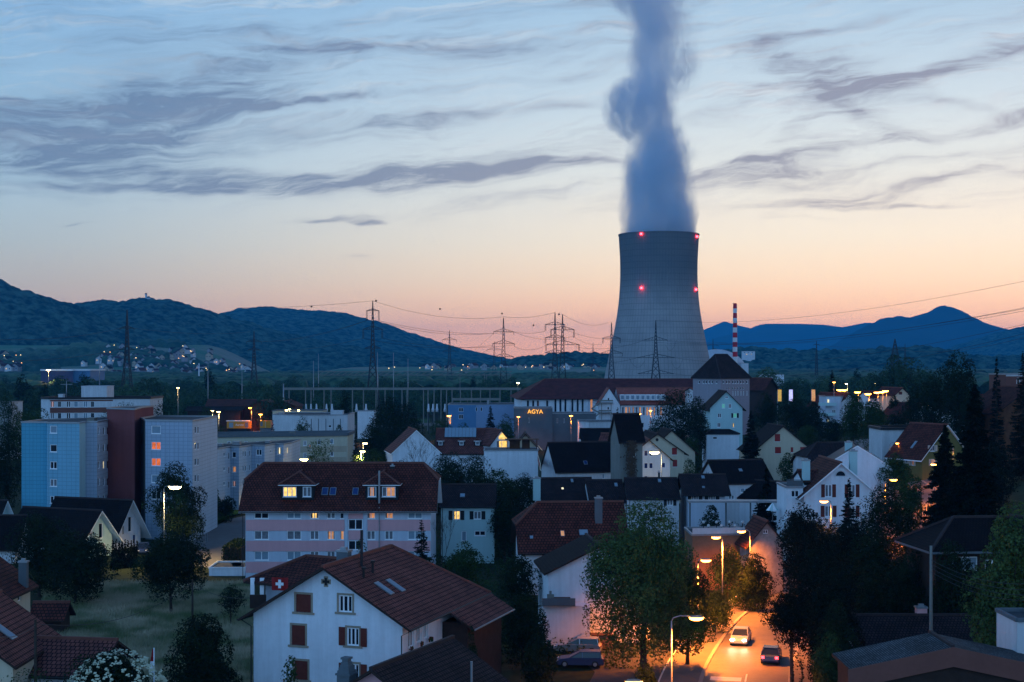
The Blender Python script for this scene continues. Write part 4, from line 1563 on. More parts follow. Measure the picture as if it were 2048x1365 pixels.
dormer(pk, Ip['roof'], L3p, 562, 627, 190.4, 970, 1000, 944, [(579.5, 984, 27, 20, 'L2i', None), (614, 984, 17, 20, 'C1i', None)], t_brown, Ip['tan'])
dormer(pk, Ip['roof'], L3p, 731, 796, 190.4, 970, 1000, 944, [(744, 984, 17, 20, 'M1i', None), (777.5, 984, 27, 20, 'M2i', None)], t_brown, Ip['tan'])
pp = MB()
pp.tube([L3p((PX(758.5, 189.5), 189.5, PZ(1007, 189.5))), L3p((PX(758.5, 189.5), 189.5, PZ(942, 189.5)))], .13, 8)
pp.build('flue_pipe', m_metal, pk)
pp = MB()
pp.tube([L3p((PX(758.5, 189.8), 189.8, -.3)), L3p((PX(758.5, 189.8), 189.8, PZ(1015, 189.8)))], .07, 8)
pp.build('downpipe', m_metal, pk)
house('side_house', 'pale yellow house with black shutters and one lit window right of the pink building', (882, 205), (988, 205), 9, 1010, 970, rid='x', wall=m_mint, roof=t_dark2, over=.5, og=.3, gutter=True,
      front=[(913, 1031, 15, 18, 'L1k', 'lit window'), (955, 1031, 15, 16, 'C1ki', None), (928, 1073, 10, 20, 'B0', 'glazed front door'), (960, 1067, 22, 10, 'D1i', None)], sky=[(925, 992, .7, .9, 'B', 'f')])

# ---- houses in the middle
house('white_gable_house', 'white gable end with a rooflight at the left of the long red roof', (785, 290), (880, 292), 12, 905, 861, wall=m_white, roof=t_red, over=.35, og=.3, sky=[(832, 865, 1.6, 2.2, 'B', 'r')], fascia=m_frame)
k2, L3k, Ik = house('long_red_roof_house', 'long red tiled house with a glazed strip along its ridge', (872, 293), (990, 293), 12, 905, 858, rid='x', wall=m_white, roof=t_red, over=.5, og=.3)
mb = MB()
zz_ = Ik['zr'] + .12
for k in range(9):
    x0 = PX(890 + 7 * k, 298)
    mb.prism([L3k((x0, 298.6, zz_ + .02)), L3k((x0 + .68, 298.6, zz_ + .02)), L3k((x0 + .68, 296.2, zz_ - 2.4 * Ik['tan'] + .1)), L3k((x0, 296.2, zz_ - 2.4 * Ik['tan'] + .1))], (0, 0, .12))
mb.build('glazing_strip', m_blind, Ik['roof'])
for px in (881, 923, 955):
    dormer(k2, Ik['roof'], L3k, px - 6, px + 6, 294.3, 882, 892, 877, [(px, 887, 8, 8, 'C0', None)], t_red, Ik['tan'], over=.15)
lg, L3g, Ig = house('lit_gable_house', 'red roofed house whose triangular gable window glows yellow', (981, 291), (1023, 293), 8, 888, 861, wall=m_white, roof=t_red, over=.35, og=.3,
                    front=[(1004, 890, 22, 17, 'L1', 'tall glazed gable window lit yellow')])
tm = MB()
zt_, zb_ = PZ(866, 291.5), PZ(879, 291.5)
tm.prism([L3g((PX(993, 291.5), 291.85, zb_)), L3g((PX(1015, 291.5), 291.95, zb_)), L3g((PX(1004, 291.5), 291.9, zt_))], (0, -.1, 0))
tm.build('triangular_window', m_lit, lg)
block('terrace_block', 'plain white terrace building with a planted roof terrace below the lit gable', [(968, 283), (1076, 284)], 902, wall=m_white, depth_back=8, cat='building')
pg = empty('pergola', (PX(1044, 286), 286, PZ(900, 284)), 0, 'dark wooden pergola standing on the white terrace', 'pergola')
mb = MB()
for dx in (-3, -1, 1, 3):
    mb.bar((dx, 0, 0), (dx, 0, 1.9), .14)
    mb.bar((dx, 2.5, 0), (dx, 2.5, 1.9), .14)
mb.build('posts', m_wood, pg)
mb = MB()
mb.box(-3.4, 3.4, -.3, 2.8, 1.9, 2.0)
mb.build('pergola_roof', m_wood, pg)
mb = MB()
mb.box(-2.5, -.4, 2.3, 2.45, 0, 1.8)
mb.box(0, 1.6, 2.3, 2.45, 0, 1.8)
mb.build('screen', m_wood, pg)
house('brown_barn_house', 'dark brown roofed house with two bright rooflights behind the terrace', (1030, 303), (1072, 303), 12, 893, 869, wall=m_cream, roof=t_dark, over=.6, sky=[(1080, 880, .8, 1.6, 'P', 'r'), (1104, 886, .8, 1.6, 'P', 'r')], right=[(1079, 925, 5, 12, 'S0', None)])
house('dark_roof_barn', 'barn with a big black roof and a narrow pale gable', (1083, 273), (1112, 263), 13.5, 0, 0, wall=m_offwhite, roof=t_dark, over=.35, og=.25, ridge_z=13.8, eave_z=8.9, front=[(1097, 927, 2.2, 8, 'D0', None), (1104, 927, 2.2, 8, 'D0', None), (1099, 902, 1.8, 6, 'D0', None)],
      right=[(1207, 953, 5, 9, 'B0', None)], sky=[(1171, 925, .7, .9, 'N', 'r')])
house('low_dark_roof', 'low black roofed shed behind the old tower', (1165, 330), (1225, 330), 9, 880, 858, rid='x', wall=m_yellowish, roof=t_dark, over=.4)
house('red_tiled_house', 'red tiled house tucked beside the old tower', (1188, 290), (1262, 287), 11, 922, 868, rid='x', wall=m_offwhite, roof=t_red, over=.4, front=[(1212, 928, 14, 8, 'D1', None)])
tw, L3t, It = house('transformer_tower', 'old grey transformer tower with a steep black roof and ivy on its wall', (1240, 249.5), (1285, 250.6), 5, 0, 0, rid='x', wall=m_concrete, roof=t_dark, over=.55, og=.4, ridge_z=PZ(829, 251.5), eave_z=PZ(876, 249.5),
                    front=[(1267.5, 910.5, 9, 7, 'D0i', None)], cat='tower')
iv = MB()
for k in range(900):
    u = RND.gauss(0, 1)
    px = 1262 + u * 5
    py = RND.uniform(882, 962)
    s_ = .09 + RND.random() * .1
    x, y, z = PX(px, 249.7), 249.3 + (px - 1240) / 45 * 2.0 - .9 + RND.uniform(-.18, 0), PZ(py, 249.5)
    p0 = L3t((x, y, z))
    a = RND.uniform(0, 6.28)
    iv.face([p0 + Vector((s_ * math.cos(a), RND.uniform(-.05, .05), s_ * math.sin(a))), p0 + Vector((-s_ * math.sin(a), 0, s_ * math.cos(a))), p0 + Vector((-s_ * math.cos(a), .05, -s_ * math.sin(a))), p0 + Vector((s_ * math.sin(a), 0, -s_ * math.cos(a)))])
iv.build('ivy', mat('dry_ivy', (.07, .045, .03), .9, .3, 3.0), tw)
vh = MB()
for a in range(4):
    for b_ in range(3):
        px, py = 1255 + a * 5.5, 885 + b_ * 4
        p0 = L3t((PX(px, 249.4), 248 + (px - 1240) / 45 * 3 + .0, PZ(py, 249.4)))
        vh.box(p0.x - .09, p0.x + .09, p0.y - .16, p0.y + .1, p0.z - .09, p0.z + .09)
vh.build('vent_holes', m_dark, tw)

house('blue_window_house', 'white gabled house with dark blue windows under a street lamp', (1256, 262), (1340, 262), 9, 916, 880, wall=m_white, roof=t_red, over=.9, og=.5, fascia=m_wood,
      front=[(1292, 907, 8, 12, 'N0', None), (1302, 907, 7, 12, 'N0', None), (1292, 932, 8, 12, 'N0', None), (1302, 932, 8, 12, 'N0', None), (1327, 931, 8, 11, 'N0', None), (1292, 957, 8, 10, 'N0', None)])
cr, L3c, Ic = house('cream_gable_house', 'cream gabled house with bright red shutters and a round vent', (1262, 285), (1368, 286), 13, 905, 868, wall=m_cream, roof=t_dark, over=.9, og=.5, front=[(1349, 903, 10, 14, 'S0', 'closed red shutter'), (1350, 927, 9, 14, 'S0', None)])
mb = MB()
mb.lathe([(0.01, 0), (.3, 0), (.3, .1), (.01, .1)], 14)
o_ = mb.build('round_vent', m_dark, cr)
o_.rotation_euler = (math.radians(90), 0, 0)
o_.location = L3c((PX(1314, 285.4), 285.45, PZ(880, 285.4)))
house('cream_rear_house', 'orange-tinted house with a second dark roof right behind the cream gable', (1296, 300), (1390, 301), 10, 903, 861, wall=m_cream, roof=t_dark, over=.8, og=.4)
house('red_shutter_house', 'cream house with four red shutters beside the tall spruce', (1507, 290), (1625, 291), 12, 902, 853, wall=m_cream, roof=t_dark, over=.5, og=.4,
      front=[(1555, 876, 11, 15, 'S0', 'closed red shutter'), (1556, 901, 12, 13, 'S0', None), (1584, 900, 5, 10, 'S0', None), (1606, 902, 11, 15, 'S0', None), (1603, 925, 10, 10, 'S0', None)], gutter=True)
house('tall_white_house', 'tall narrow white gabled house with rows of small windows', (1420, 370), (1485, 370), 14, 815, 783, wall=m_mint, roof=t_dark, over=.9, og=.5, base=-1,
      front=[(1453.5, 795, 5.5, 5, 'D1i', None), (1447, 812.5, 6, 9, 'G1i', 'window with a greenish glow'), (1460, 812.5, 6, 9, 'D1i', None), (1439, 831.5, 7, 9, 'D1i', None), (1470, 831.5, 7, 9, 'G1ik', None), (1438, 850.5, 7, 9, 'D1i', None), (1467, 851, 5, 9, 'L0i', None)])
an, L3a, Ia = house('flat_white_annex', 'flat windowless white annex with a dark hipped cap below the tall house', (1413, 350), (1478, 350), 8, 868, 860, rid='x', wall=m_white, roof=t_dark, over=.2, kf=1, kb=1, hipf=2, hipb=2, front=[(1430, 876.5, 9, 5, 'D0', None)], base=-1)

# ---- row houses
house('row_house', 'pale row house with a broad chimney at the left end of the terrace', (1085, 226), (1190, 227), 9, 1001, 957, rid='x', wall=m_offwhite, roof=t_dark2, over=.35, og=.25, chim=[(1073.5, 956, 1.1, 1.0, m_mint)], sky=[(1144, 962, .4, .8, 'B', 'f'), (1125, 978, .4, .5, 'P', 'f')], group='stepped row houses', left=[])
house('row_house', 'second row house of the terrace, with a small pipe on its dark roof', (1180, 224), (1252, 224.5), 9, 1003, 961, rid='x', wall=m_offwhite, roof=t_dark2, over=.35, og=.15, sky=[(1232, 970, .5, .9, 'B', 'f')], group='stepped row houses')
house('row_house', 'third row house of the terrace, partly behind the maple', (1256, 222), (1358, 222), 9.5, 996, 957, rid='x', wall=m_offwhite, roof=t_dark2, over=.35, og=.25, gutter=True, front=[(1340, 1005, 12, 13, 'C1k', None)], chim=[(1318, 944, .3, 4.6, m_dark)], sky=[(1319, 962, .5, .9, 'B', 'f')], group='stepped row houses')
house('row_house', 'right row house with two shuttered windows and flower boxes', (1376, 221), (1450, 221), 10, 987, 950, rid='x', wall=m_bluegrey, roof=t_dark2, over=.6, og=.9, gutter=True, front=[(1390, 996, 14, 9, 'C2k', None), (1424, 996, 14, 9, 'C2k', None)], sky=[(1406, 955, .5, .9, 'B', 'f'), (1407, 975, .4, .5, 'B', 'f')], group='stepped row houses')
house('back_row_house', 'larger pale house behind the terrace with a pale left gable', (1440, 236), (1545, 238), 10, 965, 921, rid='x', wall=m_offwhite, roof=t_dark, over=.3, og=.4, front=[(1490, 981, 18, 9, 'B1i', None), (1507, 981, 6, 9, 'D0i', None), (1463, 995, 12, 9, 'C1i', None), (1490, 1014, 16, 9, 'D1i', None)], sky=[(1481, 941, .6, .7, 'B', 'f')], left=[(1414, 946, 6, 7, 'D1', None)])
house('side_gable_house', 'small white gabled house beside the spruce', (1555, 232), (1588, 236), 8, 995, 965, wall=m_white, roof=t_dark, over=.4)
house('brown_roof_house', 'broad house with a hipped brown tiled roof left of the maple', (1046, 177), (1250, 178), 11, 1097, 1005, rid='x', wall=m_offwhite, roof=t_brown, over=.6, og=.7, kf=.45, hipf=3.0, gutter=True,
      front=[(1088, 1111, 8, 13, 'T0', 'brown door'), (1105, 1111, 4, 10, 'L0', None), (1134, 1096, 4, 7, 'D0', None)], sky=[(1125, 1068, .5, .9, 'M', 'f'), (1167, 1065, 1.1, .9, 'B', 'f'), (1063, 1075, .4, .5, 'B', 'f')],
      chim=[(1197, 995, .9, 3.2, m_darkconc)], left=[(1036, 1075, 2, 12, 'D0', None)])
wb, L3b, Ib = house('balcony_house', 'white house with a balcony and a lean-to roof half behind the maple', (1096, 146), (1300, 147), 9, 1142, 1092, rid='y', wall=m_white, roof=t_dark, over=.45, og=.5, front=[])
part_box('balcony', wb, L3b, PX(1084, 144), PX(1150, 144), 143.4, 146.1, PZ(1211, 144), PZ(1209, 144), m_concrete)
part_box('balcony_parapet', wb, L3b, PX(1084, 144), PX(1150, 144), 143.3, 143.42, PZ(1212, 143.4), PZ(1197, 143.4), m_darkconc)
part_box('lower_wall', wb, L3b, PX(1086, 144), PX(1180, 144), 144.0, 146.1, -.5, PZ(1212.5, 144), m_white)
mb = MB()
mb.box(-.5, .5, -.3, .3, 0, .5)
mb.box(-.35, .35, -.2, .2, .5, .95)
mb.box(-.12, .12, -.1, .1, .95, 1.3)
tag(mb.build('barbecue', m_concrete, None, loc=(PX(1101, 144.6), 144.6, PZ(1208, 144.6))), 'stone barbecue grill standing on the balcony', 'barbecue')
mb = MB()
mb.box(-1.0, 1.0, -.4, .4, .62, .68)
for sx in (-.9, .9):
    for sy in (-.32, .32):
        mb.box(sx - .03, sx + .03, sy - .03, sy + .03, 0, .62)
tag(mb.build('garden_table', m_wood, None, loc=(PX(1121, 144.6), 144.6, PZ(1209, 144.6))), 'garden table on the balcony beside the barbecue', 'table')

# ---- right-hand houses on the rise
vl, L3v, Iv = house('villa', 'white villa with brown shutters, a half-round gable window and a tall pale chimney', (1608, 195), (1754, 195), 13, 988, 926, wall=m_white, roof=t_brown, over=.85, og=.6, fascia=m_frame, gutter=True,
                    front=[(1657, 982, 14, 25, 'C1bi', None), (1704, 982, 14, 25, 'C1bi', None), (1657, 1023, 15, 22, 'C1bi', None), (1704, 1023, 14, 22, 'C1bi', None)], chim=[(1706, 901, 1.0, 3.0, m_mint)])
mb = MB()
pts = [(.62 * math.cos(a), 0, .62 * math.sin(a)) for a in np.linspace(0, math.pi, 14)]
mb.prism([(p[0] * 1.35, 0, p[2] * 1.35 - .08) for p in pts], (0, .06, 0), 1)
mb.prism([(p[0], -.03, p[2]) for p in pts], (0, .05, 0), 0)
mb.build('half_round_window', [m_glass, m_offwhite], vl, loc=(0, -.07, PZ(952, 195) - Iv['zb']))
vw, L3w2, Iw2 = house('villa_side_wing', 'small tiled side wing with a chimney and roof terrace left of the villa', (1608, 198), (1642, 198), 7, 962, 941, rid='x', wall=m_white, roof=t_brown, over=.3, chim=[(1612, 920, 1.0, .4, m_mint)])
bl, L3bl, Ibl = block('roof_terrace_building', 'flat white building with a railed roof terrace beside the villa', [(1573, 196), (1606, 196)], 976, wall=m_white, depth_back=7, wins=[(0, 1590, 988, 16, 14, 'D1', None)], cat='building')
mb = MB()
z0 = Ibl['zt']
for k in range(9):
    x = PX(1574 + 4 * k, 196)
    mb.bar(L3bl((x, 196.1, z0)), L3bl((x, 196.1, z0 + 1.1)), .04)
mb.bar(L3bl((PX(1574, 196), 196.1, z0 + 1.1)), L3bl((PX(1606, 196), 196.1, z0 + 1.1)), .06)
mb.box(L3bl((PX(1574, 196), 0, 0)).x, L3bl((PX(1606, 196), 0, 0)).x, L3bl((0, 196.15, 0)).y, L3bl((0, 196.17, 0)).y, L3bl((0, 0, z0 + .1)).z, L3bl((0, 0, z0 + 1.0)).z)
mb.build('railing', m_darkconc, bl)
house('modern_house', 'modern white gabled house with a smooth dark roof edged in white behind the villa', (1640, 242), (1790, 240), 12, 938, 892, wall=m_white, roof=mat('dark_sheet_roof', (.022, .024, .03), .5, .1), over=.1, og=.1, fascia=m_frame,
      chim=[(1697, 884, 1.2, 3.0, m_mint)], sky=[(1752, 908, .8, 1.4, 'B', 'r')])
house('brown_tiled_back_house', 'grey-brown tiled roof left behind the modern white house', (1625, 256), (1712, 257), 11, 930, 886, rid='x', wall=m_offwhite, roof=t_dark2, over=.5, kf=.6)
gh, L3gh, Igh = house('olive_house', 'olive green house with white shutters lit by an orange street lamp', (1845, 257.5), (1938, 262.5), 9, 912, 850, wall=m_olive, roof=t_brown, over=.75, og=.5, fascia=m_frame, gutter=False,
                      front=[(1865, 897, 9, 12, 'D1wi', None), (1889, 892, 8, 11, 'D1wi', None), (1867, 925, 9, 13, 'M1wi', None), (1869, 952, 8, 8, 'M0', None)], left=[(1812, 920, 6, 14, 'C0w', None), (1825, 924, 6, 15, 'M0w', None)],
                      sky=[(1828, 890, .6, 1.8, 'B', 'l')])
block('plain_wall_building', 'tall plain grey-white building with a lamp lit wall left of the olive house', [(1764, 276), (1850, 277)], 860, wall=m_offwhite, depth_back=10, cat='building', cap=m_dark, parapet=.5)
house('upper_white_house', 'white gabled house with brown hipped roof high on the slope', (1813, 398), (1880, 404), 12, 842, 807, wall=m_white, roof=t_brown, over=.8, og=.5, front=[(1828, 834, 12, 8, 'D2', None), (1862, 832, 10, 8, 'D1', None)])
house('peach_house', 'small peach gabled house with one dark window on the skyline of trees', (1790, 448), (1818, 450), 10, 789, 776, wall=m_cream, roof=t_brown, over=.5, front=[(1801, 787, 7, 6, 'T0', None)])
house('row_lamp_house', 'white house with brown roof behind the row of street lamps', (1740, 455), (1772, 456), 9, 795, 783, rid='x', wall=m_white, roof=t_brown, over=.5, front=[(1752, 800, 5, 6, 'D0', None), (1765, 800, 5, 6, 'D0', None)])
house('slope_roof_house', 'brown roofed house beside the balcony flats', (1672, 400), (1722, 404), 12, 812, 787, wall=m_offwhite, roof=t_brown, over=.6)
bb, L3bb, Ibb = block('balcony_flats', 'small flats with three stacked pale balconies facing the valley', [(1652, 398), (1680, 399), (1700, 408)], 794, wall=m_bluegrey, depth_back=9, wins=[(0, 1656, 803, 6, 9, 'P0', None), (0, 1668, 824, 8, 9, 'C1', None), (0, 1656, 843, 6, 9, 'P0', None)], cat='block of flats')
for r_ in (812, 832, 851):
    part_box('balcony', bb, L3bb, PX(1640, 396), PX(1672, 396), 395.5, 398.1, PZ(r_, 396), PZ(r_ - 6, 396), m_mint)
house('window_front_house', 'low house with a wide window front beside the upper white house', (1886, 378), (1935, 380), 9, 820, 812, rid='x', wall=m_offwhite, roof=t_brown, over=.6, front=[(1893, 828, 9, 10, 'C1', None), (1906, 828, 9, 10, 'C1', None), (1922, 828, 9, 10, 'D1', None)])
house('pink_lit_house', 'pinkish white house glimpsed behind the big spruce', (1960, 330), (2022, 332), 10, 812, 790, rid='x', wall=m_offwhite, roof=t_brown, over=.5, front=[(1985, 830, 8, 10, 'D1', None), (2008, 830, 8, 10, 'D1', None), (1985, 855, 8, 10, 'D1', None)])
block('upper_right_house', 'dark brown flat-roofed house at the right edge above the trees', [(2012, 285), (2110, 287)], 750, wall=m_brownband, depth_back=10, wins=[(0, 2040, 762, 14, 12, 'D1', None)], cat='house', bands=[(0, 750, 753, m_offwhite, None, None)])
house('right_edge_house', 'brown house under a large roof at the right edge', (1995, 262), (2120, 264), 12, 822, 775, wall=m_wood, roof=t_brown, over=.8)
hs_, L3h, Ih = house('hidden_roof_house', 'dark hipped roof with a pale corner wall among the trees on the right', (1872, 130), (2075, 131), 7, 1090, 1036, rid='x', wall=m_darkwood, roof=t_dark, over=.9, og=.9, kf=1, hipf=4.0, fascia=m_darkconc,
                   front=[(1930, 1128, 50, 28, 'B0', None), (1985, 1130, 30, 20, 'D1', None)])
house('mossed_tile_house', 'long dark roof with lichen patches at the bottom right', (1716, 122), (2020, 122), 8.5, 0, 0, rid='x', wall=m_offwhite, roof=t_dark2, over=.4, og=.3, ridge_z=6.5, eave_z=4.3, chim=[(1842, 1213, .9, 4.6, m_pinkband)])
bg_, L3bg, Ibg = house('grey_roof_house', 'low mossy grey roof with a heavy brown fascia at the bottom right corner', (1708, 92), (2100, 92), 4.6, 0, 0, wall=m_darkwood, roof=t_mossy, over=.35, og=.2, ridge_z=10.55, eave_z=9.2)  # dark wall colour puts in the shade of the recess under the gable
mb = MB()
for sx in (-1, 1):
    xa, xb = 0, sx * (Ibg['w'] / 2 + .45)
    za, zc_ = 10.62 - Ibg['zb'], 10.62 - Ibg['tan'] * (Ibg['w'] / 2 + .45) - Ibg['zb']
    mb.prism([(xa, -.35, za), (xb, -.35, zc_), (xb, -.35, zc_ - 1.25), (xa, -.35, za - 1.25)], (0, .12, 0))
mb.build('fascia_board', m_brownband, bg_)
block('pale_dormer_building', 'narrow pale structure with a grey cap at the right edge', [(2034, 96), (2090, 96)], 1243, wall=m_offwhite, depth_back=4, cat='building', cap=m_darkconc)
house('barn', 'weathered plank barn with a brown tiled roof beside the road', (1500, 176), (1566, 176.4), 5.5, 1083, 1043, wall=mat('weathered_planks', (.30, .28, .27), .9, .25, 1.5), roof=t_brown, over=.7, og=.5, front=[(1531, 1064, 10, 8, 'D1', None)])
ub, L3u, Iu = block('underpass_terrace', 'raised terrace deck with a row of globe lamps above an orange lit wall', [(1385, 180), (1490, 181)], 1072, wall=mat('orange_brown_wall', (.28, .14, .08), .9, .15), depth_back=8, cat='terrace', bands=[(0, 1056, 1068, m_offwhite, None, None)], cap=m_metal)
m_globe = mat('frosted_globe', (.55, .56, .55), .4, .03)
for k in range(7):
    px = (1407, 1417, 1433, 1443, 1459, 1470, 1485)[k]
    d_ = 181 + (0 if k % 2 else 4)
    x, z = PX(px, d_), Iu['zt'] + .25
    gl = empty('globe_lamp', (x, d_, z), 0, 'small unlit globe lamp on the terrace railing', 'lamp', 'globe lamps on the terrace')
    mb = MB()
    mb.tube([(0, 0, 0), (0, 0, .75)], .06, 6)
    mb.build('post', m_dark, gl)
    mb = MB()
    mb.lathe([(.01, -.2), (.14, -.15), (.2, 0), (.14, .15), (.01, .2)], 10)
    mb.build('globe', m_globe, gl, True, loc=(0, 0, .92))
cp = empty('pergola_canopy', (PX(1470, 205), 205, gz(PX(1470, 205), 205)), 0, 'long thin metal canopy beam on posts in front of the row houses', 'canopy')
mb = MB()
zc_ = PZ(1001, 205) - cp.location.z
mb.box(PX(1375, 205) - cp.location.x, PX(1572, 205) - cp.location.x, -1.2, 1.2, zc_ - .25, zc_)
mb.build('beam', m_metal, cp)
for px in (1380, 1452, 1501, 1568):
    mb = MB()
    x = PX(px, 205) - cp.location.x
    mb.bar((x, 0, 0), (x, 0, zc_ - .25), .2)
    mb.build('post', m_darkconc, cp)
# striped parasol
pa = empty('parasol', (PX(1545, 200), 200, PZ(1021, 200)), math.radians(20), 'half folded turquoise and white striped parasol on a roof terrace', 'parasol')
for k in range(10):
    a0, a1 = 2 * math.pi * k / 10, 2 * math.pi * (k + 1) / 10
    mb = MB()
    mb.face([(0, 0, 1.1), (1.0 * math.cos(a0), .7 * math.sin(a0), .0), (1.0 * math.cos(a1), .7 * math.sin(a1), .0)])
    mb.build('canopy_panel', m_frame if k % 2 else m_mint, pa)
mb = MB()
mb.tube([(0, 0, -1.6), (0, 0, 1.15)], .03, 6)
mb.build('pole', m_metal, pa)

# ================================================================ industrial quarter
wr = []
for px in (1056, 1066.5, 1076, 1094.5):
    wr.append((px, 812, 5, 22, 'D0', None))
for px in (1111, 1121, 1131, 1145, 1155.5, 1165.5, 1183):
    wr.append((px, 813, 5, 28, 'M0' if px == 1183 else 'D0', None))
ih, L3i, Ii = house('engine_hall', 'long white industrial hall with tall dark windows and a deep red hipped roof', (1043, 520), (1430, 524), 46, 0, 0, rid='x', wall=m_white, roof=t_ind, over=1.4, og=1.6, kf=1, hipf=12, ridge_z=22.6, eave_z=15.9, front=wr, cat='industrial hall', depth=.4)
mb = MB()
for px in (1047, 1086, 1103, 1138, 1174):
    x = PX(px, 521)
    p = L3i((x, 520 + (px - 1043) / 387 * 4, 0))
    mb.box(p.x - .35, p.x + .35, -.35, .01, 0, 15.6 - Ii['zb'])
mb.build('pilasters', m_white, ih)
st_, L3s, Is = house('stair_gable', 'white gable wing with an outside steel escape stair', (1197, 500), (1240, 500), 14, 809, 777, wall=m_white, roof=t_salmon, over=.3, og=.2, front=[(1217, 799, 4, 6, 'D0', None), (1216.5, 817, 4, 6, 'D0', None)], cat='industrial wing')
mb = MB()
for r_, xa, xb in ((806, 1197, 1226), (826, 1197, 1222)):
    mb.box(L3s((PX(xa, 499), 0, 0)).x, L3s((PX(xb, 499), 0, 0)).x, -1.5, -.02, PZ(r_, 499) - Is['zb'], PZ(r_, 499) - Is['zb'] + .12)
    mb.box(L3s((PX(xa, 499), 0, 0)).x, L3s((PX(xb, 499), 0, 0)).x, -1.5, -1.45, PZ(r_, 499) - Is['zb'] + .5, PZ(r_, 499) - Is['zb'] + 1.0)
for (xa, ra, xb, rb) in ((1199, 806, 1183, 818), (1183, 818, 1199, 826), (1222, 826, 1234, 836), (1199, 826, 1188, 836)):
    a, b_ = L3s((PX(xa, 499), 498.8, PZ(ra, 499))), L3s((PX(xb, 499), 498.8, PZ(rb, 499)))
    mb.bar(a, b_, .5)
for px in (1203, 1222):
    a = L3s((PX(px, 499), 498.6, 0))
    mb.bar((a.x, a.y, 0), (a.x, a.y, PZ(806, 499) - Is['zb']), .2)
mb.build('escape_stair', m_concrete, st_)
wr2 = []
for g_ in range(4):
    for k in range(3):
        wr2.append((1246 + g_ * 21 + k * 6.5, 823, 4.6, 17, ('C0', 'M0', 'M0')[k] if g_ % 2 == 0 else ('M0', 'C0', 'M0')[k], None))
sh_, L3sh, Ish = house('salmon_roof_hall', 'white hall with a salmon tiled roof, a row of dormers and lit tall windows', (1241, 502), (1392, 506), 14, 0, 0, rid='x', wall=m_white, roof=t_salmon, over=.5, og=.2, ridge_z=PZ(776, 509), eave_z=PZ(808, 502), front=wr2 + [(1245 + k * 8, 851, 6, 10, 'L0' if k in (1, 2) else 'D0', None) for k in range(6)], cat='industrial hall', depth=.3)
for k in range(9):
    px = 1245 + k * 10.2
    x = PX(px, 503)
    mb = MB()
    p = L3sh((x, 503.2, PZ(801, 503)))
    mb.box(p.x - .8, p.x + .8, p.y, p.y + 3, p.z, p.z + 2.0)
    d_ = mb.build('dormer', m_frame, Ish['roof'])
    mb = MB()
    mb.box(p.x - .55, p.x + .55, p.y - .05, p.y - .003, p.z + .3, p.z + 1.7)
    mb.build('pane', m_blind, d_)
pl, L3pl, Ipl = block('grey_panel_building', 'dark grey panel-clad flat building with a small glowing orange sign', [(1028, 470), (1104, 471), (1105, 471)], 817, wall=m_darkconc, depth_back=14, cat='industrial building', wins=[(0, 1058, 841, 2.6, 10, 'D0', None)])
block('grey_panel_building', 'lower grey panel-clad wing right of the orange sign', [(1105, 472), (1192, 474)], 828, wall=m_darkconc, depth_back=14, cat='industrial building', wins=[(0, 1105.5 + 9, 842, 2.4, 9, 'D0', None), (0, 1128, 842, 2.4, 9, 'D0', None)])


def text_obj(name, txt, size, extr, m_, parent=None):
    """lettering as a real mesh"""
    tx = bpy.data.curves.new(name, 'FONT')
    tx.body = txt
    tx.size = size
    tx.extrude = extr
    tx.resolution_u = 3
    tx.align_x = 'CENTER'
    tmp = bpy.data.objects.new(name, tx)
    COL.objects.link(tmp)
    bpy.context.view_layer.update()
    me = bpy.data.meshes.new_from_object(tmp.evaluated_get(bpy.context.evaluated_depsgraph_get()))
    bpy.data.objects.remove(tmp)
    me.materials.clear()
    me.materials.append(m_)
    o = bpy.data.objects.new(name, me)
    COL.objects.link(o)
    o.parent = parent
    o.rotation_euler = (math.radians(90), 0, 0)
    return o


to = text_obj('lit_sign', 'AGYA', 1.9, .08, glow('orange_sign', (1.0, .42, .05), 2.0))
to.location = (PX(1070.5, 469.8), 469.8, PZ(827.5, 469.8))
tag(to, 'small glowing orange letter sign on the dark grey panel wall', 'sign')
block('white_warehouse', 'low white warehouse with a shallow pale roof beside the car park', [(1158, 452), (1178, 449), (1228, 452)], 844, wall=m_offwhite, depth_back=12, cat='warehouse', cap=m_metal)
block('blue_industrial_hall', 'flat blue industrial hall beyond the lamp', [(896, 560), (951, 558), (952, 558), (1042, 566)], 810, wall=m_blueind, mats_by_facet={2: mat('light_blue_cladding', (.26, .36, .52), .6, .05)}, depth_back=20, cat='industrial building', wins=[(0, 922, 820, 9, 8, 'D1', None), (0, 922, 834, 9, 9, 'D1', None), (2, 953, 819, 4, 8, 'D0', None), (2, 963, 819, 4, 8, 'D0', None)], extra_roof=[(976, 562, 4, 8, 1, m_metal)])
block('flat_grey_warehouse', 'flat pale grey warehouse with vertical panels', [(545, 452), (609, 446), (695, 450)], 830, wall=m_offwhite, depth_back=20, cat='warehouse', wins=[(1, 660, 853, 6, 5, 'D0', None)], bands=[(1, 838, 864, m_darkconc, 622, 623.5), (1, 838, 864, m_darkconc, 636, 637.5), (1, 838, 864, m_darkconc, 651, 652.5), (1, 838, 864, m_darkconc, 666, 667.5), (1, 838, 864, m_darkconc, 680, 681.5)],
      extra_roof=[(673, 455, 24, 7, 4, m_offwhite), (562, 455, 9, 3, 3, m_metal)])
house('farm_shed', 'long dark red roofed timber shed across the field', (415, 560), (505, 562), 22, 812, 800, rid='x', wall=m_wood, roof=t_brown, over=1, group='timber sheds across the field')
house('farm_shed', 'timber shed with twin gables right of the long red roof', (500, 556), (545, 556), 20, 812, 802, wall=m_wood, roof=t_brown, over=.8, group='timber sheds across the field')
house('farm_shed', 'second timber gable behind the field, farther right', (545, 557), (590, 557), 20, 812, 803, wall=m_wood, roof=t_brown, over=.8, group='timber sheds across the field')
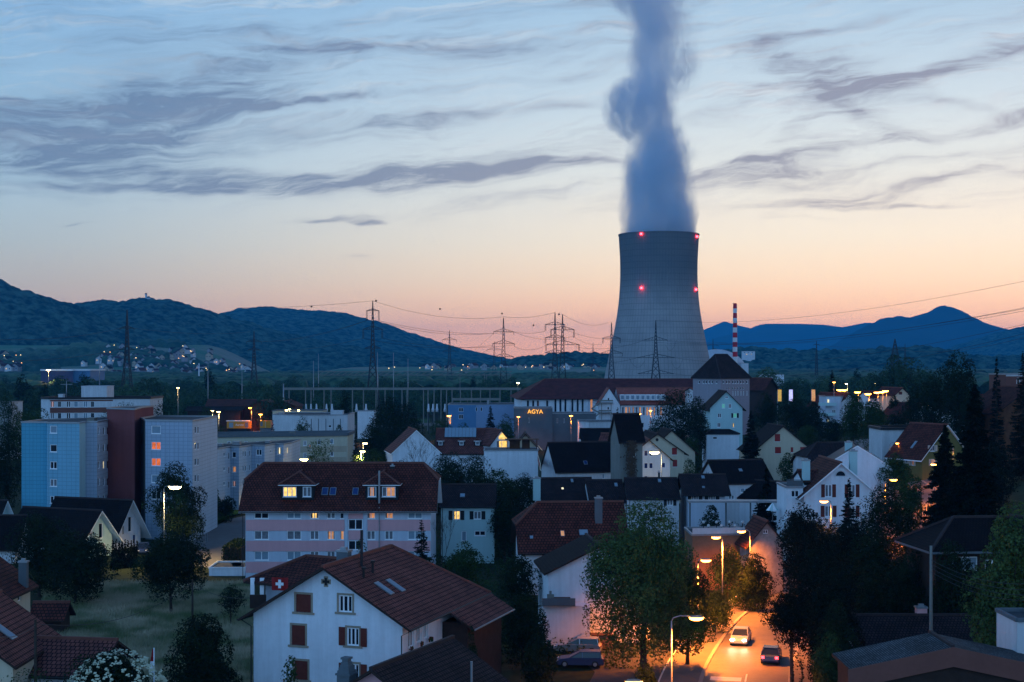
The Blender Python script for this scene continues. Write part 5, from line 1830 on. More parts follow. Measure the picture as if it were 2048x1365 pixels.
house('grey_lean_to', 'low grey roofed shed at the left end of the timber sheds', (375, 545), (480, 547), 14, 821, 814, rid='x', wall=m_darkwood, roof=t_dark, over=1)
lo = block('open_lit_shed', 'low open-fronted shed lit yellow inside behind the grey warehouse', [(545, 530), (645, 532)], 822, wall=m_yellowish, depth_back=12, cat='shed', cap=m_darkconc, wins=[(0, 575, 829, 30, 8, 'D0', None)])
hv, L3hv, Ihv = house('hip_roof_tower_building', 'tall old building with a steep hipped red-brown roof in front of the cooling tower', (1441, 428), (1499, 436), 11.5, 0, 0, rid='x', wall=mat('grey_lilac_render', (.30, .27, .30), .9, .1, .3), roof=t_dark2, over=.45, og=.45, kf=1, kb=1, hipf=4.2, hipb=4.2, ridge_z=31.4, eave_z=24.7, base=-1, cat='building',
                      front=[(px, 764.5, 3, 6.5, 'D0i', None) for px in (1447, 1454, 1459, 1466, 1471, 1476, 1482, 1487, 1494)] + [(px, 777, 2.4, 4.5, 'D0', None) for px in (1455, 1459, 1466, 1471, 1476, 1482, 1487)] + [(px, 787, 2.6, 9, 'C1', None) for px in (1466, 1471, 1476, 1482, 1487, 1494)],
                      left=[(px, 764.5, 3, 6.5, 'D0i', None) for px in (1398, 1407, 1412, 1418, 1424, 1433)])
dormer(hv, Ihv['roof'], L3hv, 1406, 1425, 436, 747, 753, 742, [(1410, 750, 4, 5, 'C0', None), (1416, 750, 4, 5, 'C0', None), (1421, 750, 4, 5, 'C0', None)], t_ind, 1.3, over=.1)
house('red_link_roof', 'low salmon roofed link building left of the tall hipped building', (1392, 455), (1445, 457), 10, 783, 776, rid='x', wall=m_offwhite, roof=t_salmon, over=.4)
house('small_far_house', 'little white gabled house among trees right of the hipped building', (1500, 520), (1524, 522), 9, 782, 773, wall=m_offwhite, roof=t_dark, over=.6)
house('brown_far_house', 'dark wooden gabled house with a brown roof among the trees', (1528, 505), (1552, 510), 10, 776, 757, wall=m_darkwood, roof=t_brown, over=1.0)
block('far_flat_roofs', 'white flat roof showing above the tree belt', [(1528, 900), (1568, 902)], 750, wall=m_white, depth_back=18, cat='building')
block('blue_factory', 'dark blue far factory with a pale roof edge and white panels on the left', [(82, 1100), (146, 1095), (147, 1100), (180, 1102)], 742, wall=m_blueind, mats_by_facet={0: mat('navy_cladding', (.035, .05, .12), .6, .05)}, depth_back=40, cat='factory', cap=m_white, parapet=1.2)
block('far_apartment_slab', 'distant pale apartment slab on the dark wooded hill', [(1485, 3000), (1510, 3010)], 703, wall=m_white, depth_back=12, base=20, wins=[(0, 1493, 709, 3, 1.5, 'L0', None), (0, 1503, 709, 3, 1.5, 'L0', None), (0, 1489, 705.5, 3, 1.2, 'D0', None), (0, 1497, 705.5, 3, 1.2, 'D0', None), (0, 1505, 705.5, 3, 1.2, 'D0', None)])

# reactor dome, exhaust stack
rd = empty('reactor_dome', (PX(1432, 1500), 1500, 0), 0, 'pale domed reactor building right of the cooling tower', 'reactor building')
R_ = 62 / ppm(1500)
mb = MB()
zt_ = PZ(699, 1500)
zc_ = zt_ - R_ * .78
mb.lathe([(R_, -1), (R_, zc_)] + [(R_ * math.cos(a), zc_ + R_ * .78 * math.sin(a)) for a in np.linspace(.02, math.pi / 2, 18)], 64)
mb.build('shell', m_offwhite, rd, True)
bb_ = block('plant_side_building', 'small bright white building at the foot of the reactor dome', [(1483, 1470), (1497, 1472)], 727, wall=m_white, depth_back=20, cat='building')
cs = empty('exhaust_stack', (PX(1470, 1450), 1450, 0), 0, 'slim red and white banded exhaust stack beside the reactor dome', 'chimney')
rows_ = [607, 617.5, 626.5, 636.5, 646, 655.5, 665.5, 675.5, 684.5, 694.5, 704, 714]
for k in range(len(rows_)):
    z1 = PZ(rows_[k], 1450)
    z0 = PZ(rows_[k + 1], 1450) if k + 1 < len(rows_) else -1
    mb = MB()
    r0 = 1.9 + .9 * (1 - z0 / 89)
    r1 = 1.9 + .9 * (1 - z1 / 89)
    mb.lathe([(r0, z0), (r1, z1)] + ([(.01, z1)] if k == 0 else []), 24)
    mb.build('red_band' if k % 2 == 0 else 'white_band', mat('stack_red', (.62, .012, .02), .7, .05) if k % 2 == 0 else mat('stack_white', (.85, .85, .85), .7, .05), cs)

# hilltop castle
ca = empty('hilltop_castle', (PX(294, 3890), 3890, PZ(606, 3890)), 0, 'small pale castle with a slim tower on the wooded hilltop', 'castle')
for nm, x0, x1, z1, m_ in (('keep', -4.5, -.5, 23, m_white), ('hall', -.4, 10, 14, m_offwhite), ('outer_wall', 10.1, 20, 9, m_offwhite)):
    mb = MB()
    mb.box(x0, x1, -4, 4, -12, z1)
    o_ = mb.build(nm, m_, ca)
    mb = MB()
    mb.prism([(x0 - .5, -4.5, z1 + .01), (x1 + .5, -4.5, z1 + .01), ((x0 + x1) / 2, -4.5, z1 + 4)], (0, 9, 0))
    mb.build('roof', t_brown, o_)
# ================================================================ trees and plants
def rs_dir(rng, n):
    v = rng.normal(size=(n, 3))
    return v / np.linalg.norm(v, axis=1)[:, None]


def leaf_quads(c, nrm, size, rng, asp=.62):
    n_ = len(c)
    t = rng.normal(size=(n_, 3))
    a = np.cross(nrm, t)
    a /= np.linalg.norm(a, axis=1)[:, None] + 1e-9
    b_ = np.cross(nrm, a)
    s_ = size * rng.uniform(.6, 1.3, n_)
    a = a * (s_ / 2)[:, None]
    b_ = b_ * (s_ * asp / 2)[:, None]
    bend = nrm * (s_ * .15)[:, None]
    v = np.stack([c - a, c - b_ + bend, c + a, c + b_ + bend], 1).reshape(-1, 3)
    f = np.arange(n_ * 4).reshape(-1, 4)
    return v, f


def broad_crown(H, Rw, base_h, n, size, seed, lobes=16, gaps=.25, shape=1.0):
    rng = np.random.default_rng(seed)
    hh = (H - base_h) / 2
    zc = base_h + hh
    cs, rs_ = [], []
    for k in range(lobes):
        d_ = rs_dir(rng, 1)[0]
        rr = rng.uniform(.30, .74)
        p = d_ * rr / np.max(np.abs(d_)) ** .45
        z = p[2]
        taper = (1 - .30 * max(z, 0) ** 1.0 * shape)
        cs.append((p[0] * Rw * taper, p[1] * Rw * taper, zc + z * hh))
        rs_.append(rng.uniform(.30, .48) * (1.15 - .3 * abs(z)) * (1 if lobes < 30 else .72))
    for k in range(3):
        cs.append((rng.uniform(-.15, .15) * Rw, rng.uniform(-.15, .15) * Rw, zc + (k - 1) * hh * .55))
        rs_.append((.60, .66, .46)[k])
    cs = np.array(cs)
    rs_ = np.array(rs_)
    wgt = rs_ ** 2
    which = rng.choice(len(cs), size=n, p=wgt / wgt.sum())
    d_ = rs_dir(rng, n)
    d_[:, 2] = np.where(d_[:, 2] < -.8, -d_[:, 2], d_[:, 2])
    rad = rs_[which] * rng.uniform(.72, 1.08, n) ** .7
    # twig-scale clumps: pull leaves toward clump centres
    k_ = np.floor(d_ * 3.2 + 50).astype(int)
    jit = np.sin(k_ @ np.array([12.9, 78.2, 37.7]) + which * 3.1)
    rad = rad * (1 + .13 * jit)
    mr = min(Rw, hh)
    c = cs[which] + d_ * rad[:, None] * np.array([(Rw + mr) / 2, (Rw + mr) / 2, (hh + mr) / 2])
    keep = jit > (-1 + 2 * gaps * rng.random(n))
    c = c[keep]
    nr_ = d_[keep] + rng.normal(size=(len(c), 3)) * .55
    nr_ /= np.linalg.norm(nr_, axis=1)[:, None]
    ok = c[:, 2] > base_h * .55
    c, nr_ = c[ok], nr_[ok]

    return leaf_quads(c, nr_, size, rng), cs, rs_


def trunk_mesh(H, base_h, r, targets, seed, lean=0.0):
    rng = random.Random(seed)
    mb = MB()
    top = base_h + (H - base_h) * .55
    pts = []
    for k in range(7):
        t = k / 6
        pts.append((math.sin(t * 3 + seed) * r * 1.2 * t + lean * t, math.cos(t * 2.3 + seed) * r * 1.2 * t, -.3 + (top + .3) * t))
    mb.tube(pts, [r * (1.25 - 1.0 * k / 6) for k in range(7)], 8)
    for (x, y, z) in targets:
        t = rng.uniform(.35, .85)
        z0 = top * t
        i = min(5, int(t * 6))
        p0 = Vector(pts[i]).lerp(Vector(pts[i + 1]), t * 6 - i)
        p2 = Vector((x, y, z))
        p1 = p0.lerp(p2, .5) + Vector((0, 0, -.08 * (p2 - p0).length))
        mb.tube([p0, p1, p2], [r * .42 * (1 - .5 * t), r * .25, r * .07], 5, cap=False)
    return mb


def make_tree(name, label, H, Rw, base_h, n, size, seed, leaf, cat='tree', group=None, r=None, lobes=16, gaps=.25, shape=1.0, loc=(0, 0, 0)):
    root = empty(name, loc, 0, label, cat, group)
    (v, f), cs, rs_ = broad_crown(H, Rw, base_h, n, size, seed, lobes, gaps, shape)
    np_mesh('crown', v, f, leaf, parent=root)
    r = r or H * .018
    trunk_mesh(H, base_h, r, [tuple(c) for c in cs[:12]], seed).build('trunk', m_bark, root)
    return root


def make_conifer(name, label, H, Rw, n_whorl, seed, loc=(0, 0, 0), group=None, dens=1.0, droop=.25, base_h=.06, size=.22, rag=.25, cat='conifer'):
    rng = np.random.default_rng(seed)
    root = empty(name, loc, 0, label, cat, group)
    C_, Nn = [], []
    bm_ = MB()
    bm_.tube([(0, 0, -.3), (0, 0, H * .5), (0, 0, H * .97)], [H * .017, H * .011, .02], 7)
    for w_ in range(n_whorl):
        t = (w_ + rng.uniform(0, .8)) / n_whorl
        z = H * (base_h + (1 - base_h) * t)
        L = Rw * (1 - t) ** .85 * rng.uniform(1 - rag, 1.0) + .12
        nb = int(7 + 5 * (1 - t))
        for k in range(nb):
            a = rng.uniform(0, 2 * math.pi)
            z = H * (base_h + (1 - base_h) * t) + rng.uniform(-.5, .5) * H / n_whorl * 1.6
            L_ = L * rng.uniform(.72, 1.05)
            m = max(6, int(L_ * 30 * dens))
            s_ = rng.uniform(.12, 1, m) ** .75
            zz = z - droop * L_ * s_ + .16 * L_ * s_ ** 3
            spread = .26 * L_ * (1 - s_ * .62)
            off = rng.normal(size=m) * spread * .5
            x = np.cos(a) * L_ * s_ - np.sin(a) * off
            y = np.sin(a) * L_ * s_ + np.cos(a) * off
            C_.append(np.stack([x, y, zz - np.abs(rng.normal(size=m)) * .10 * L_ * .5], 1))
            nn = rng.normal(size=(m, 3)) * .55 + np.array([0, 0, 1.0])
            Nn.append(nn)
            if L_ > .7 and k < 5:
                bm_.tube([(0, 0, z), (math.cos(a) * L_ * .8, math.sin(a) * L_ * .8, z - droop * L_ * .75)], [H * .004 + .01, .01], 4, cap=False)
    c = np.concatenate(C_)
    nn = np.concatenate(Nn)
    nn /= np.linalg.norm(nn, axis=1)[:, None]
    v, f = leaf_quads(c, nn, size, rng, .5)
    np_mesh('crown', v, f, l_needle, parent=root)
    bm_.build('trunk', m_bark, root)
    return root


def place(root, px, D, rz=None, scale=None, py=None, top=None):
    """set a tree on the ground at a column/distance; top: picture row its tip reaches"""
    x = PX(px, D)
    g_ = gz(x, D)
    root.location = (x, D, g_ - .05)
    if rz is not None:
        root.rotation_euler.z = rz
    if scale is not None:
        root.scale = scale
    return root


def tree_at(kind, name, label, px, D, top, width_px, n, size, seed, leaf=None, base_frac=.15, group=None, **kw):
    x = PX(px, D)
    g_ = gz(x, D)
    H = PZ(top, D) - g_
    R_ = width_px / 2 / ppm(D)
    if kind == 'b':
        if base_frac <= .2:
            base_frac *= .45
        return make_tree(name, label, H, R_, H * base_frac, n, size, seed, leaf or l_dark, loc=(x, D, g_ - .05), group=group, **kw)
    return make_conifer(name, label, H, R_, n, seed, loc=(x, D, g_ - .05), group=group, size=size, **kw)


# hero trees
tree_at('b', 'maple_tree', 'large bright green maple beside the curving road', 1288, 131, 996, 262, 60000, .25, 11, l_bright, .14, lobes=60, gaps=.3, shape=.9)
tree_at('b', 'roadside_tree', 'small green tree hanging over the parked car at the kerb', 1375, 136, 1130, 120, 12000, .24, 12, l_green, .2, lobes=14)
tree_at('b', 'orchard_tree', 'wide dark tree at the left edge of the meadow', 150, 168, 1062, 150, 20000, .26, 13, l_dark, .14, lobes=26)
tree_at('b', 'orchard_tree', 'tall dark tree behind the shed at the far left', 78, 176, 1028, 140, 18000, .26, 14, l_dark, .1, lobes=24)
tree_at('b', 'orchard_tree', 'spreading fruit tree standing alone in the meadow', 342, 163, 1068, 176, 24000, .24, 15, l_dark, .21, lobes=34, gaps=.3)
tree_at('b', 'young_tree', 'thin young tree in the meadow left of the chalet', 462, 155, 1168, 56, 2600, .2, 16, l_dark, .3, lobes=9, gaps=.5)
tree_at('b', 'garden_bush', 'big dense dark bush in front of the meadow beside the chalet', 405, 113, 1222, 150, 30000, .2, 17, l_dark, .02, lobes=22, gaps=.12, shape=.6)
tree_at('b', 'elder_bush', 'rounded elder bush covered in cream flower heads at the bottom edge', 232, 98, 1303, 190, 22000, .2, 18, l_dark, .3, lobes=20, gaps=.15)
rng = np.random.default_rng(5)
nf = 420
d_ = rs_dir(rng, nf)
d_[:, 2] = np.abs(d_[:, 2])
fx, fz = PX(232, 98), 4.5
fc = np.stack([d_[:, 0] * 3.7, d_[:, 1] * 3.7, 5.0 + d_[:, 2] * 4.0 + rng.uniform(-.1, .15, nf)], 1)
nn = d_ * .6 + np.array([0, -.5, .8])
nn /= np.linalg.norm(nn, axis=1)[:, None]
v, f = leaf_quads(np.repeat(fc, 5, 0) + rng.normal(size=(nf * 5, 3)) * .07, np.repeat(nn, 5, 0), .19, rng, .9)
eo = np_mesh('flower_heads', v, f, l_flower, parent=[o for o in COL.objects if o.name == 'elder_bush'][0])
eo['kind'] = 'stuff'
tree_at('b', 'low_hedge_bush', 'low dark green bush along the bottom left edge', 60, 96, 1345, 300, 12000, .2, 19, l_green, .1, lobes=16)
tree_at('b', 'vine_shrub', 'slender young green tree in front of the chalet wall', 584, 101, 1297, 46, 1500, .2, 20, l_green, .3, lobes=9, gaps=.5)
tree_at('b', 'garden_tree', 'dark open branched tree between the chalet and the balcony house', 1035, 152, 1112, 104, 9000, .22, 21, l_dark, .35, lobes=18, gaps=.55)
tree_at('b', 'garden_tree', 'green tree rising behind the chalet roof', 925, 160, 1078, 90, 12000, .22, 22, l_green, .2, lobes=18, gaps=.4)
tree_at('b', 'garden_shrub', 'mixed dark shrub behind the ridge of the chalet', 870, 158, 1105, 90, 9000, .22, 23, l_dark, .1, lobes=14, gaps=.4)
tree_at('c', 'small_spruce', 'small dark spruce in front of the pink house', 843, 168, 1040, 84, 40, .2, 24)
tree_at('b', 'ridge_shrub', 'small shrub peeping over the chalet ridge', 722, 140, 1068, 40, 1200, .2, 25, l_green, .4, lobes=7, gaps=.5)
tree_at('b', 'undergrowth_bush', 'pale green undergrowth bush right of the chalet', 950, 140, 1175, 90, 12000, .22, 26, l_green, .05, lobes=16)
tree_at('b', 'undergrowth_bush', 'dark undergrowth bush beside the white balcony house', 1045, 134, 1185, 110, 13000, .22, 27, l_dark, .05, lobes=16)
tree_at('b', 'creeper_column', 'ivy covered column of leaves right of the wooden wing', 942, 112, 1228, 24, 1800, .18, 28, l_dark, .02, lobes=9)
tree_at('b', 'garden_hedge_bush', 'dark bush in front of the white estate car', 1080, 122, 1262, 90, 9000, .2, 29, l_dark, .05, lobes=12)
for k, (px, D, top, w_, lf) in enumerate(((1010, 205, 985, 70, l_dark), (1020, 212, 950, 80, l_dark), (962, 222, 905, 96, l_dark), (905, 228, 918, 80, l_dark), (1000, 240, 935, 90, l_green), (870, 235, 940, 60, l_dark))):
    tree_at('b', 'backyard_tree', ('black-green tree beside the pale yellow house', 'dark tree left of the brown roof', 'dark dense tree below the long red roof', 'dark tree behind the pink house roof', 'green tree under the white terrace wall', 'low tree hugging the right end of the pink house roof')[k], px, D, top, w_, 9000, .28, 30 + k, lf, .1, lobes=18)
# left side
tree_at('b', 'street_tree', 'dark round tree behind the glowing street lamp in front of the blocks', 353, 216, 922, 128, 24000, .28, 40, l_dark, .02, lobes=34, gaps=.2)
tree_at('b', 'birch_tree', 'light green birch-like tree behind the ridge of the pink house', 641, 296, 874, 62, 5500, .28, 41, l_bright, .15, lobes=16, gaps=.45)
tree_at('b', 'street_tree', 'tree between the blocks and the yellow lorry', 418, 360, 812, 80, 9000, .34, 42, l_green, .1, lobes=20)
tree_at('b', 'street_tree', 'broad dark tree behind the dark red stair tower', 325, 335, 799, 126, 12000, .34, 43, l_dark, .1, lobes=22)
tree_at('b', 'street_tree', 'smaller tree left of the stair tower in front of the brown bands', 245, 342, 803, 116, 12000, .34, 44, l_green, .1, lobes=16)
tree_at('b', 'edge_tree', 'tall dark tree left of the first block', 15, 262, 838, 90, 12000, .32, 45, l_dark, .05, lobes=20)
tree_at('b', 'edge_tree', 'green topped tree in front of the brown banded building', 60, 300, 800, 84, 12000, .34, 46, l_green, .05, lobes=20)
tree_at('b', 'edge_tree', 'round pale green tree at the left edge beyond the blocks', 18, 420, 780, 60, 7000, .4, 47, l_green, .1, lobes=16)
tree_at('b', 'garden_tree', 'round dark tree left in front of the grey warehouse', 604, 390, 828, 46, 6000, .34, 48, l_green, .1)
tree_at('b', 'garden_tree', 'narrow green tree at the right corner of the grey warehouse', 679, 372, 845, 30, 3500, .32, 49, l_green, .1)
tree_at('c', 'small_spruce', 'little spruce beside the yellow containers', 546, 345, 843, 40, 24, .3, 50, dens=.6)
tree_at('c', 'small_spruce', 'little dark spruce at the far end of the beige building', 712, 320, 862, 34, 24, .3, 51, dens=.6)
tree_at('b', 'big_dark_tree', 'huge dark tree in front of the switchyard', 778, 372, 790, 92, 15000, .38, 52, l_dark, .08, lobes=26)
tree_at('b', 'big_dark_tree', 'second huge dark tree leaning right by the switchyard', 815, 392, 800, 62, 9000, .38, 53, l_dark, .1, lobes=18)
tree_at('b', 'big_dark_tree', 'lower dark tree left of the huge pair', 750, 352, 833, 60, 8000, .36, 54, l_dark, .05, lobes=18)
tree_at('b', 'poplar_tree', 'narrow dark poplar in front of the switchyard gantry', 687, 470, 772, 34, 5500, .42, 55, l_dark, .04, lobes=18, shape=.3)
tree_at('b', 'lit_shrub', 'shrub lit orange by the lamp near the blue hall', 880, 420, 838, 60, 6000, .36, 56, l_green, .02, lobes=14)
tree_at('b', 'lit_shrub', 'low shrubs right of the blue hall lamp', 925, 425, 846, 60, 5000, .36, 57, l_green, .02, lobes=14)
tree_at('c', 'spruce_tree', 'dark spruce in front of the blue hall', 981, 410, 812, 50, 44, .34, 58, dens=.9)
tree_at('b', 'garden_tree', 'pale leafy tree right of the spruce near the grey panels', 1015, 400, 824, 48, 5500, .36, 59, l_green, .1)
tree_at('b', 'lane_tree', 'round tree under the two small lamps left of the gable', 755, 300, 896, 70, 8000, .3, 60, l_green, .05, lobes=18)
tree_at('b', 'lane_tree', 'bushy tree right of the beige building', 718, 292, 905, 50, 5000, .3, 61, l_green, .05, lobes=14)
# middle right
tree_at('b', 'big_dark_tree', 'huge round dark tree left of the tall white house', 1352, 345, 770, 98, 16000, .38, 62, l_dark, .06, lobes=28)
tree_at('b', 'big_dark_tree', 'dark tree mass touching the tall white house', 1395, 352, 785, 60, 9000, .38, 63, l_dark, .06, lobes=18)
tree_at('b', 'big_dark_tree', 'dark lower trees behind the cream gables', 1312, 338, 828, 56, 7000, .36, 64, l_dark, .06, lobes=16)
tree_at('b', 'garden_tree', 'round green tree below the tall white house', 1385, 322, 868, 52, 6000, .34, 65, l_green, .05, lobes=16)
tree_at('c', 'small_spruce', 'spruce tip just above the old tower roof', 1235, 300, 815, 36, 30, .3, 66, dens=.6)
tree_at('b', 'garden_shrub', 'green shrub in front of the orange-tinted house', 1384, 255, 915, 46, 4500, .28, 67, l_green, .1, lobes=12)
tree_at('c', 'spruce_tree', 'tall dark spruce right of the flat white annex', 1502, 284, 822, 80, 64, .32, 68, rag=.35)
tree_at('c', 'spruce_tree', 'slim black spruce in front of the small white gable', 1533, 214, 936, 64, 60, .28, 69, rag=.35)
tree_at('c', 'spruce_tree', 'broad spruce below the canopy beam', 1520, 207, 985, 84, 46, .28, 70, rag=.35)
tree_at('b', 'terrace_bush', 'dark bush on the terrace in front of the row house', 1425, 199, 1008, 62, 7000, .26, 71, l_dark, .25, lobes=14)
tree_at('b', 'garden_tree', 'loose green tree in front of the red shutters', 1578, 268, 902, 48, 4500, .28, 72, l_green, .15, gaps=.45)
tree_at('b', 'garden_tree', 'round tree left of the banners', 1530, 395, 782, 60, 7500, .38, 73, l_dark, .05, lobes=18)
tree_at('b', 'big_dark_tree', 'wide dark tree below the banners', 1592, 372, 800, 80, 11000, .38, 74, l_dark, .05, lobes=22)
tree_at('b', 'big_dark_tree', 'dark tree right of the middle banner', 1628, 366, 800, 56, 8000, .38, 75, l_dark, .05, lobes=18)
tree_at('c', 'spruce_tree', 'dark spruce behind the leftmost lamps', 1664, 430, 742, 46, 40, .4, 76, dens=.8)
tree_at('b', 'round_tree', 'left of two clipped round trees under the lamp row', 1706, 330, 790, 56, 9500, .34, 77, l_green, .06, lobes=24, gaps=.1)
tree_at('b', 'round_tree', 'right of two clipped round trees under the lamp row', 1745, 322, 796, 66, 11000, .34, 78, l_green, .06, lobes=24, gaps=.1)
tree_at('b', 'garden_tree', 'green garden tree behind the red shutter house', 1612, 335, 852, 50, 5000, .34, 79, l_green, .1)
tree_at('b', 'skyline_tree', 'massive round tree crowning the slope on the right skyline', 1918, 268, 692, 112, 26000, .34, 80, l_dark, .06, lobes=34, gaps=.12)
tree_at('b', 'skyline_tree', 'lower shoulder tree left of the massive round tree', 1868, 285, 745, 76, 12000, .34, 81, l_dark, .06, lobes=22)
tree_at('b', 'skyline_tree', 'dark tree left end of the slope skyline', 1835, 330, 765, 70, 9000, .36, 82, l_dark, .06, lobes=20)
tree_at('c', 'spruce_tree', 'pointed spruce right of the massive round tree', 1993, 262, 716, 46, 50, .3, 83)
tree_at('c', 'spruce_tree', 'spruce cut off by the right edge', 2046, 240, 705, 84, 50, .3, 84)
tree_at('b', 'skyline_tree', 'tree filling the slope between spruce and right edge', 2030, 290, 752, 80, 9000, .34, 85, l_dark, .06)
tree_at('b', 'garden_tree', 'small tree in front of the peach house', 1788, 410, 785, 30, 3500, .36, 86, l_dark, .06)
tree_at('b', 'garden_tree', 'dark tree below the upper white house', 1790, 345, 822, 52, 6000, .34, 87, l_dark, .06)
# big near conifers and dark mass on the right
tree_at('c', 'giant_spruce', 'giant black spruce with drooping boughs on the right', 1950, 152, 772, 230, 95, .40, 90, dens=1.6, droop=.42, rag=.35, base_h=.10)
tree_at('b', 'pine_tree', 'dark pine with ragged boughs leaning over the road', 1640, 128, 1062, 180, 26000, .22, 91, l_needle, .12, lobes=24, gaps=.5)
tree_at('b', 'pine_tree', 'low pine bough reaching left over the road', 1585, 124, 1168, 110, 13000, .2, 92, l_needle, .45, lobes=14, gaps=.5)
tree_at('b', 'pine_tree', 'tall pine in front of the white villa', 1600, 150, 1000, 110, 13000, .24, 93, l_needle, .3, lobes=18, gaps=.55)
tree_at('c', 'dark_fir', 'thin dark fir between the villa windows', 1698, 165, 958, 100, 54, .26, 94, rag=.4)
tree_at('b', 'dark_garden_tree', 'purple-dark tree at the villa corner', 1765, 168, 962, 130, 17000, .26, 95, l_dark, .1, lobes=24, gaps=.4)
tree_at('b', 'dark_garden_tree', 'dark tree under the lamp beside the olive house', 1812, 190, 935, 70, 8000, .28, 96, l_green, .1, lobes=16)
tree_at('b', 'dark_garden_tree', 'dark tree filling the slope below the villa', 1740, 145, 1052, 150, 20000, .24, 97, l_dark, .05, lobes=26)
tree_at('b', 'dark_garden_tree', 'dark tree mass left below the giant spruce', 1835, 140, 1060, 130, 17000, .24, 98, l_dark, .05, lobes=24)
tree_at('b', 'dark_garden_tree', 'dark tree at the foot of the giant spruce', 1760, 137, 1128, 140, 17000, .22, 99, l_dark, .05, lobes=24)
tree_at('b', 'ivy_hedge', 'tall dark ivy hedge right of the road at the bottom', 1668, 116, 1185, 90, 15000, .18, 100, l_dark, .02, lobes=18, shape=.3)
tree_at('b', 'ivy_hedge', 'lower leafy hedge beside the bottom right pavement', 1655, 107, 1262, 80, 13000, .18, 101, l_green, .02, lobes=16, shape=.3)
tree_at('b', 'dark_garden_tree', 'black foliage below the hidden roof', 1812, 134, 1085, 120, 16000, .22, 102, l_dark, .05, lobes=20)
tree_at('b', 'walnut_tree', 'bright green walnut tree reaching in from the right edge', 2015, 112, 985, 185, 26000, .27, 103, l_bright, .2, lobes=30, gaps=.45)
tree_at('b', 'walnut_tree', 'lower green tree under the walnut at the right edge', 1975, 131, 1130, 150, 12000, .25, 104, l_green, .1, lobes=22, gaps=.45)
tree_at('b', 'roadside_bush', 'round bush behind the tall lamp post', 1455, 172, 1085, 74, 9000, .22, 105, l_green, .04, lobes=16)
tree_at('b', 'roadside_bush', 'dark bush right of the round bush by the barn', 1510, 165, 1105, 80, 9000, .22, 106, l_dark, .04, lobes=16)
tree_at('b', 'roadside_bush', 'low rambling bush on the grass bank by the kerb', 1430, 152, 1178, 100, 9000, .2, 107, l_green, .02, lobes=16)
tree_at('b', 'roadside_bush', 'grassy low bush at the bend of the road', 1500, 166, 1158, 110, 9000, .2, 108, l_green, .02, lobes=16)
tree_at('c', 'potted_fir', 'little fir at the bottom edge of the road', 1604, 100, 1322, 30, 22, .14, 109)
tree_at('c', 'potted_fir', 'smaller fir beside it at the bottom edge', 1585, 99, 1336, 22, 18, .14, 110)
tree_at('b', 'courtyard_bush', 'dark bush at the foot of the maple by the lower lamp', 1290, 118, 1322, 60, 5000, .2, 111, l_dark, .05)
tree_at('b', 'bank_hedge', 'dark green sloping shrubbery on the bank above the parking road', 432, 258, 1030, 60, 5000, .3, 112, l_green, .02)
tree_at('b', 'young_tree', 'slender young tree beside the stepped white blocks', 434, 262, 974, 16, 900, .28, 113, l_green, .1, lobes=8)
tree_at('b', 'bank_hedge', 'dark shrubs below the stepped white blocks', 452, 258, 992, 44, 3500, .28, 114, l_dark, .02)

tree_at('b', 'overhang_tree', 'dark foliage in front of the hidden dark roof', 1915, 128.7, 1070, 120, 15000, .23, 120, l_dark, .1, lobes=22, gaps=.35)
tree_at('b', 'overhang_tree', 'green foliage between the insulator pole and the walnut', 1900, 131.5, 1150, 110, 11000, .2, 121, l_green, .1, lobes=20, gaps=.35)
tree_at('b', 'overhang_tree', 'dark shrubbery behind the lichen-patched roof', 1960, 133, 1170, 150, 14000, .22, 122, l_dark, .1, lobes=22)
tree_at('b', 'pine_tree', 'broad black pine crown left below the giant spruce', 1700, 150, 1035, 130, 20000, .24, 123, l_needle, .1, lobes=24, gaps=.25)
tree_at('b', 'slope_tree', 'black tree filling the gap right of the olive house', 1985, 205, 880, 110, 15000, .3, 124, l_needle, .1, lobes=24)
tree_at('b', 'slope_tree', 'black tree below the olive house lamp', 1900, 185, 960, 110, 15000, .28, 125, l_needle, .1, lobes=24)
tree_at('c', 'giant_spruce', 'second ragged black spruce behind the giant one', 1890, 165, 850, 190, 90, .36, 126, dens=1.4, droop=.4, rag=.4)
tree_at('b', 'villa_tree', 'low trees hiding the foot of the white villa', 1650, 176, 1040, 130, 14000, .26, 127, l_dark, .1, lobes=22)
tree_at('b', 'villa_tree', 'dark tree in front of the villa side wing', 1595, 176, 1018, 70, 9000, .26, 128, l_needle, .1, lobes=18, gaps=.4)
tree_at('b', 'slope_tree', 'small trees under the plain grey-white wall', 1790, 240, 905, 70, 8000, .3, 129, l_green, .1, lobes=16)
tree_at('b', 'slope_tree', 'trees hiding the foot of the balcony flats', 1665, 355, 838, 60, 7000, .34, 130, l_dark, .1)
tree_at('b', 'overhang_tree', 'dark tree standing right behind the insulator pole', 1885, 133, 1098, 90, 12000, .2, 131, l_dark, .05, lobes=20, gaps=.2)
for k, (px, D, top, w_) in enumerate(((900, 272, 902, 90), (948, 266, 905, 80), (1045, 262, 948, 90), (1090, 250, 962, 70), (800, 276, 918, 60))):
    tree_at('b', 'backyard_tree', ('dark trees under the long red roof, left', 'dark trees under the long red roof, right', 'dark tree at the foot of the white terrace wall', 'dark bush between terrace wall and row house chimney', 'dark bush at the foot of the white gable end')[k], px, D, top, w_, 8000, .3, 140 + k, l_dark, .1, lobes=18)
tree_at('b', 'pine_tree', 'black pine mass beside the road down to the bottom hedge', 1662, 121, 1100, 130, 24000, .2, 150, l_needle, .02, lobes=32, gaps=.2)
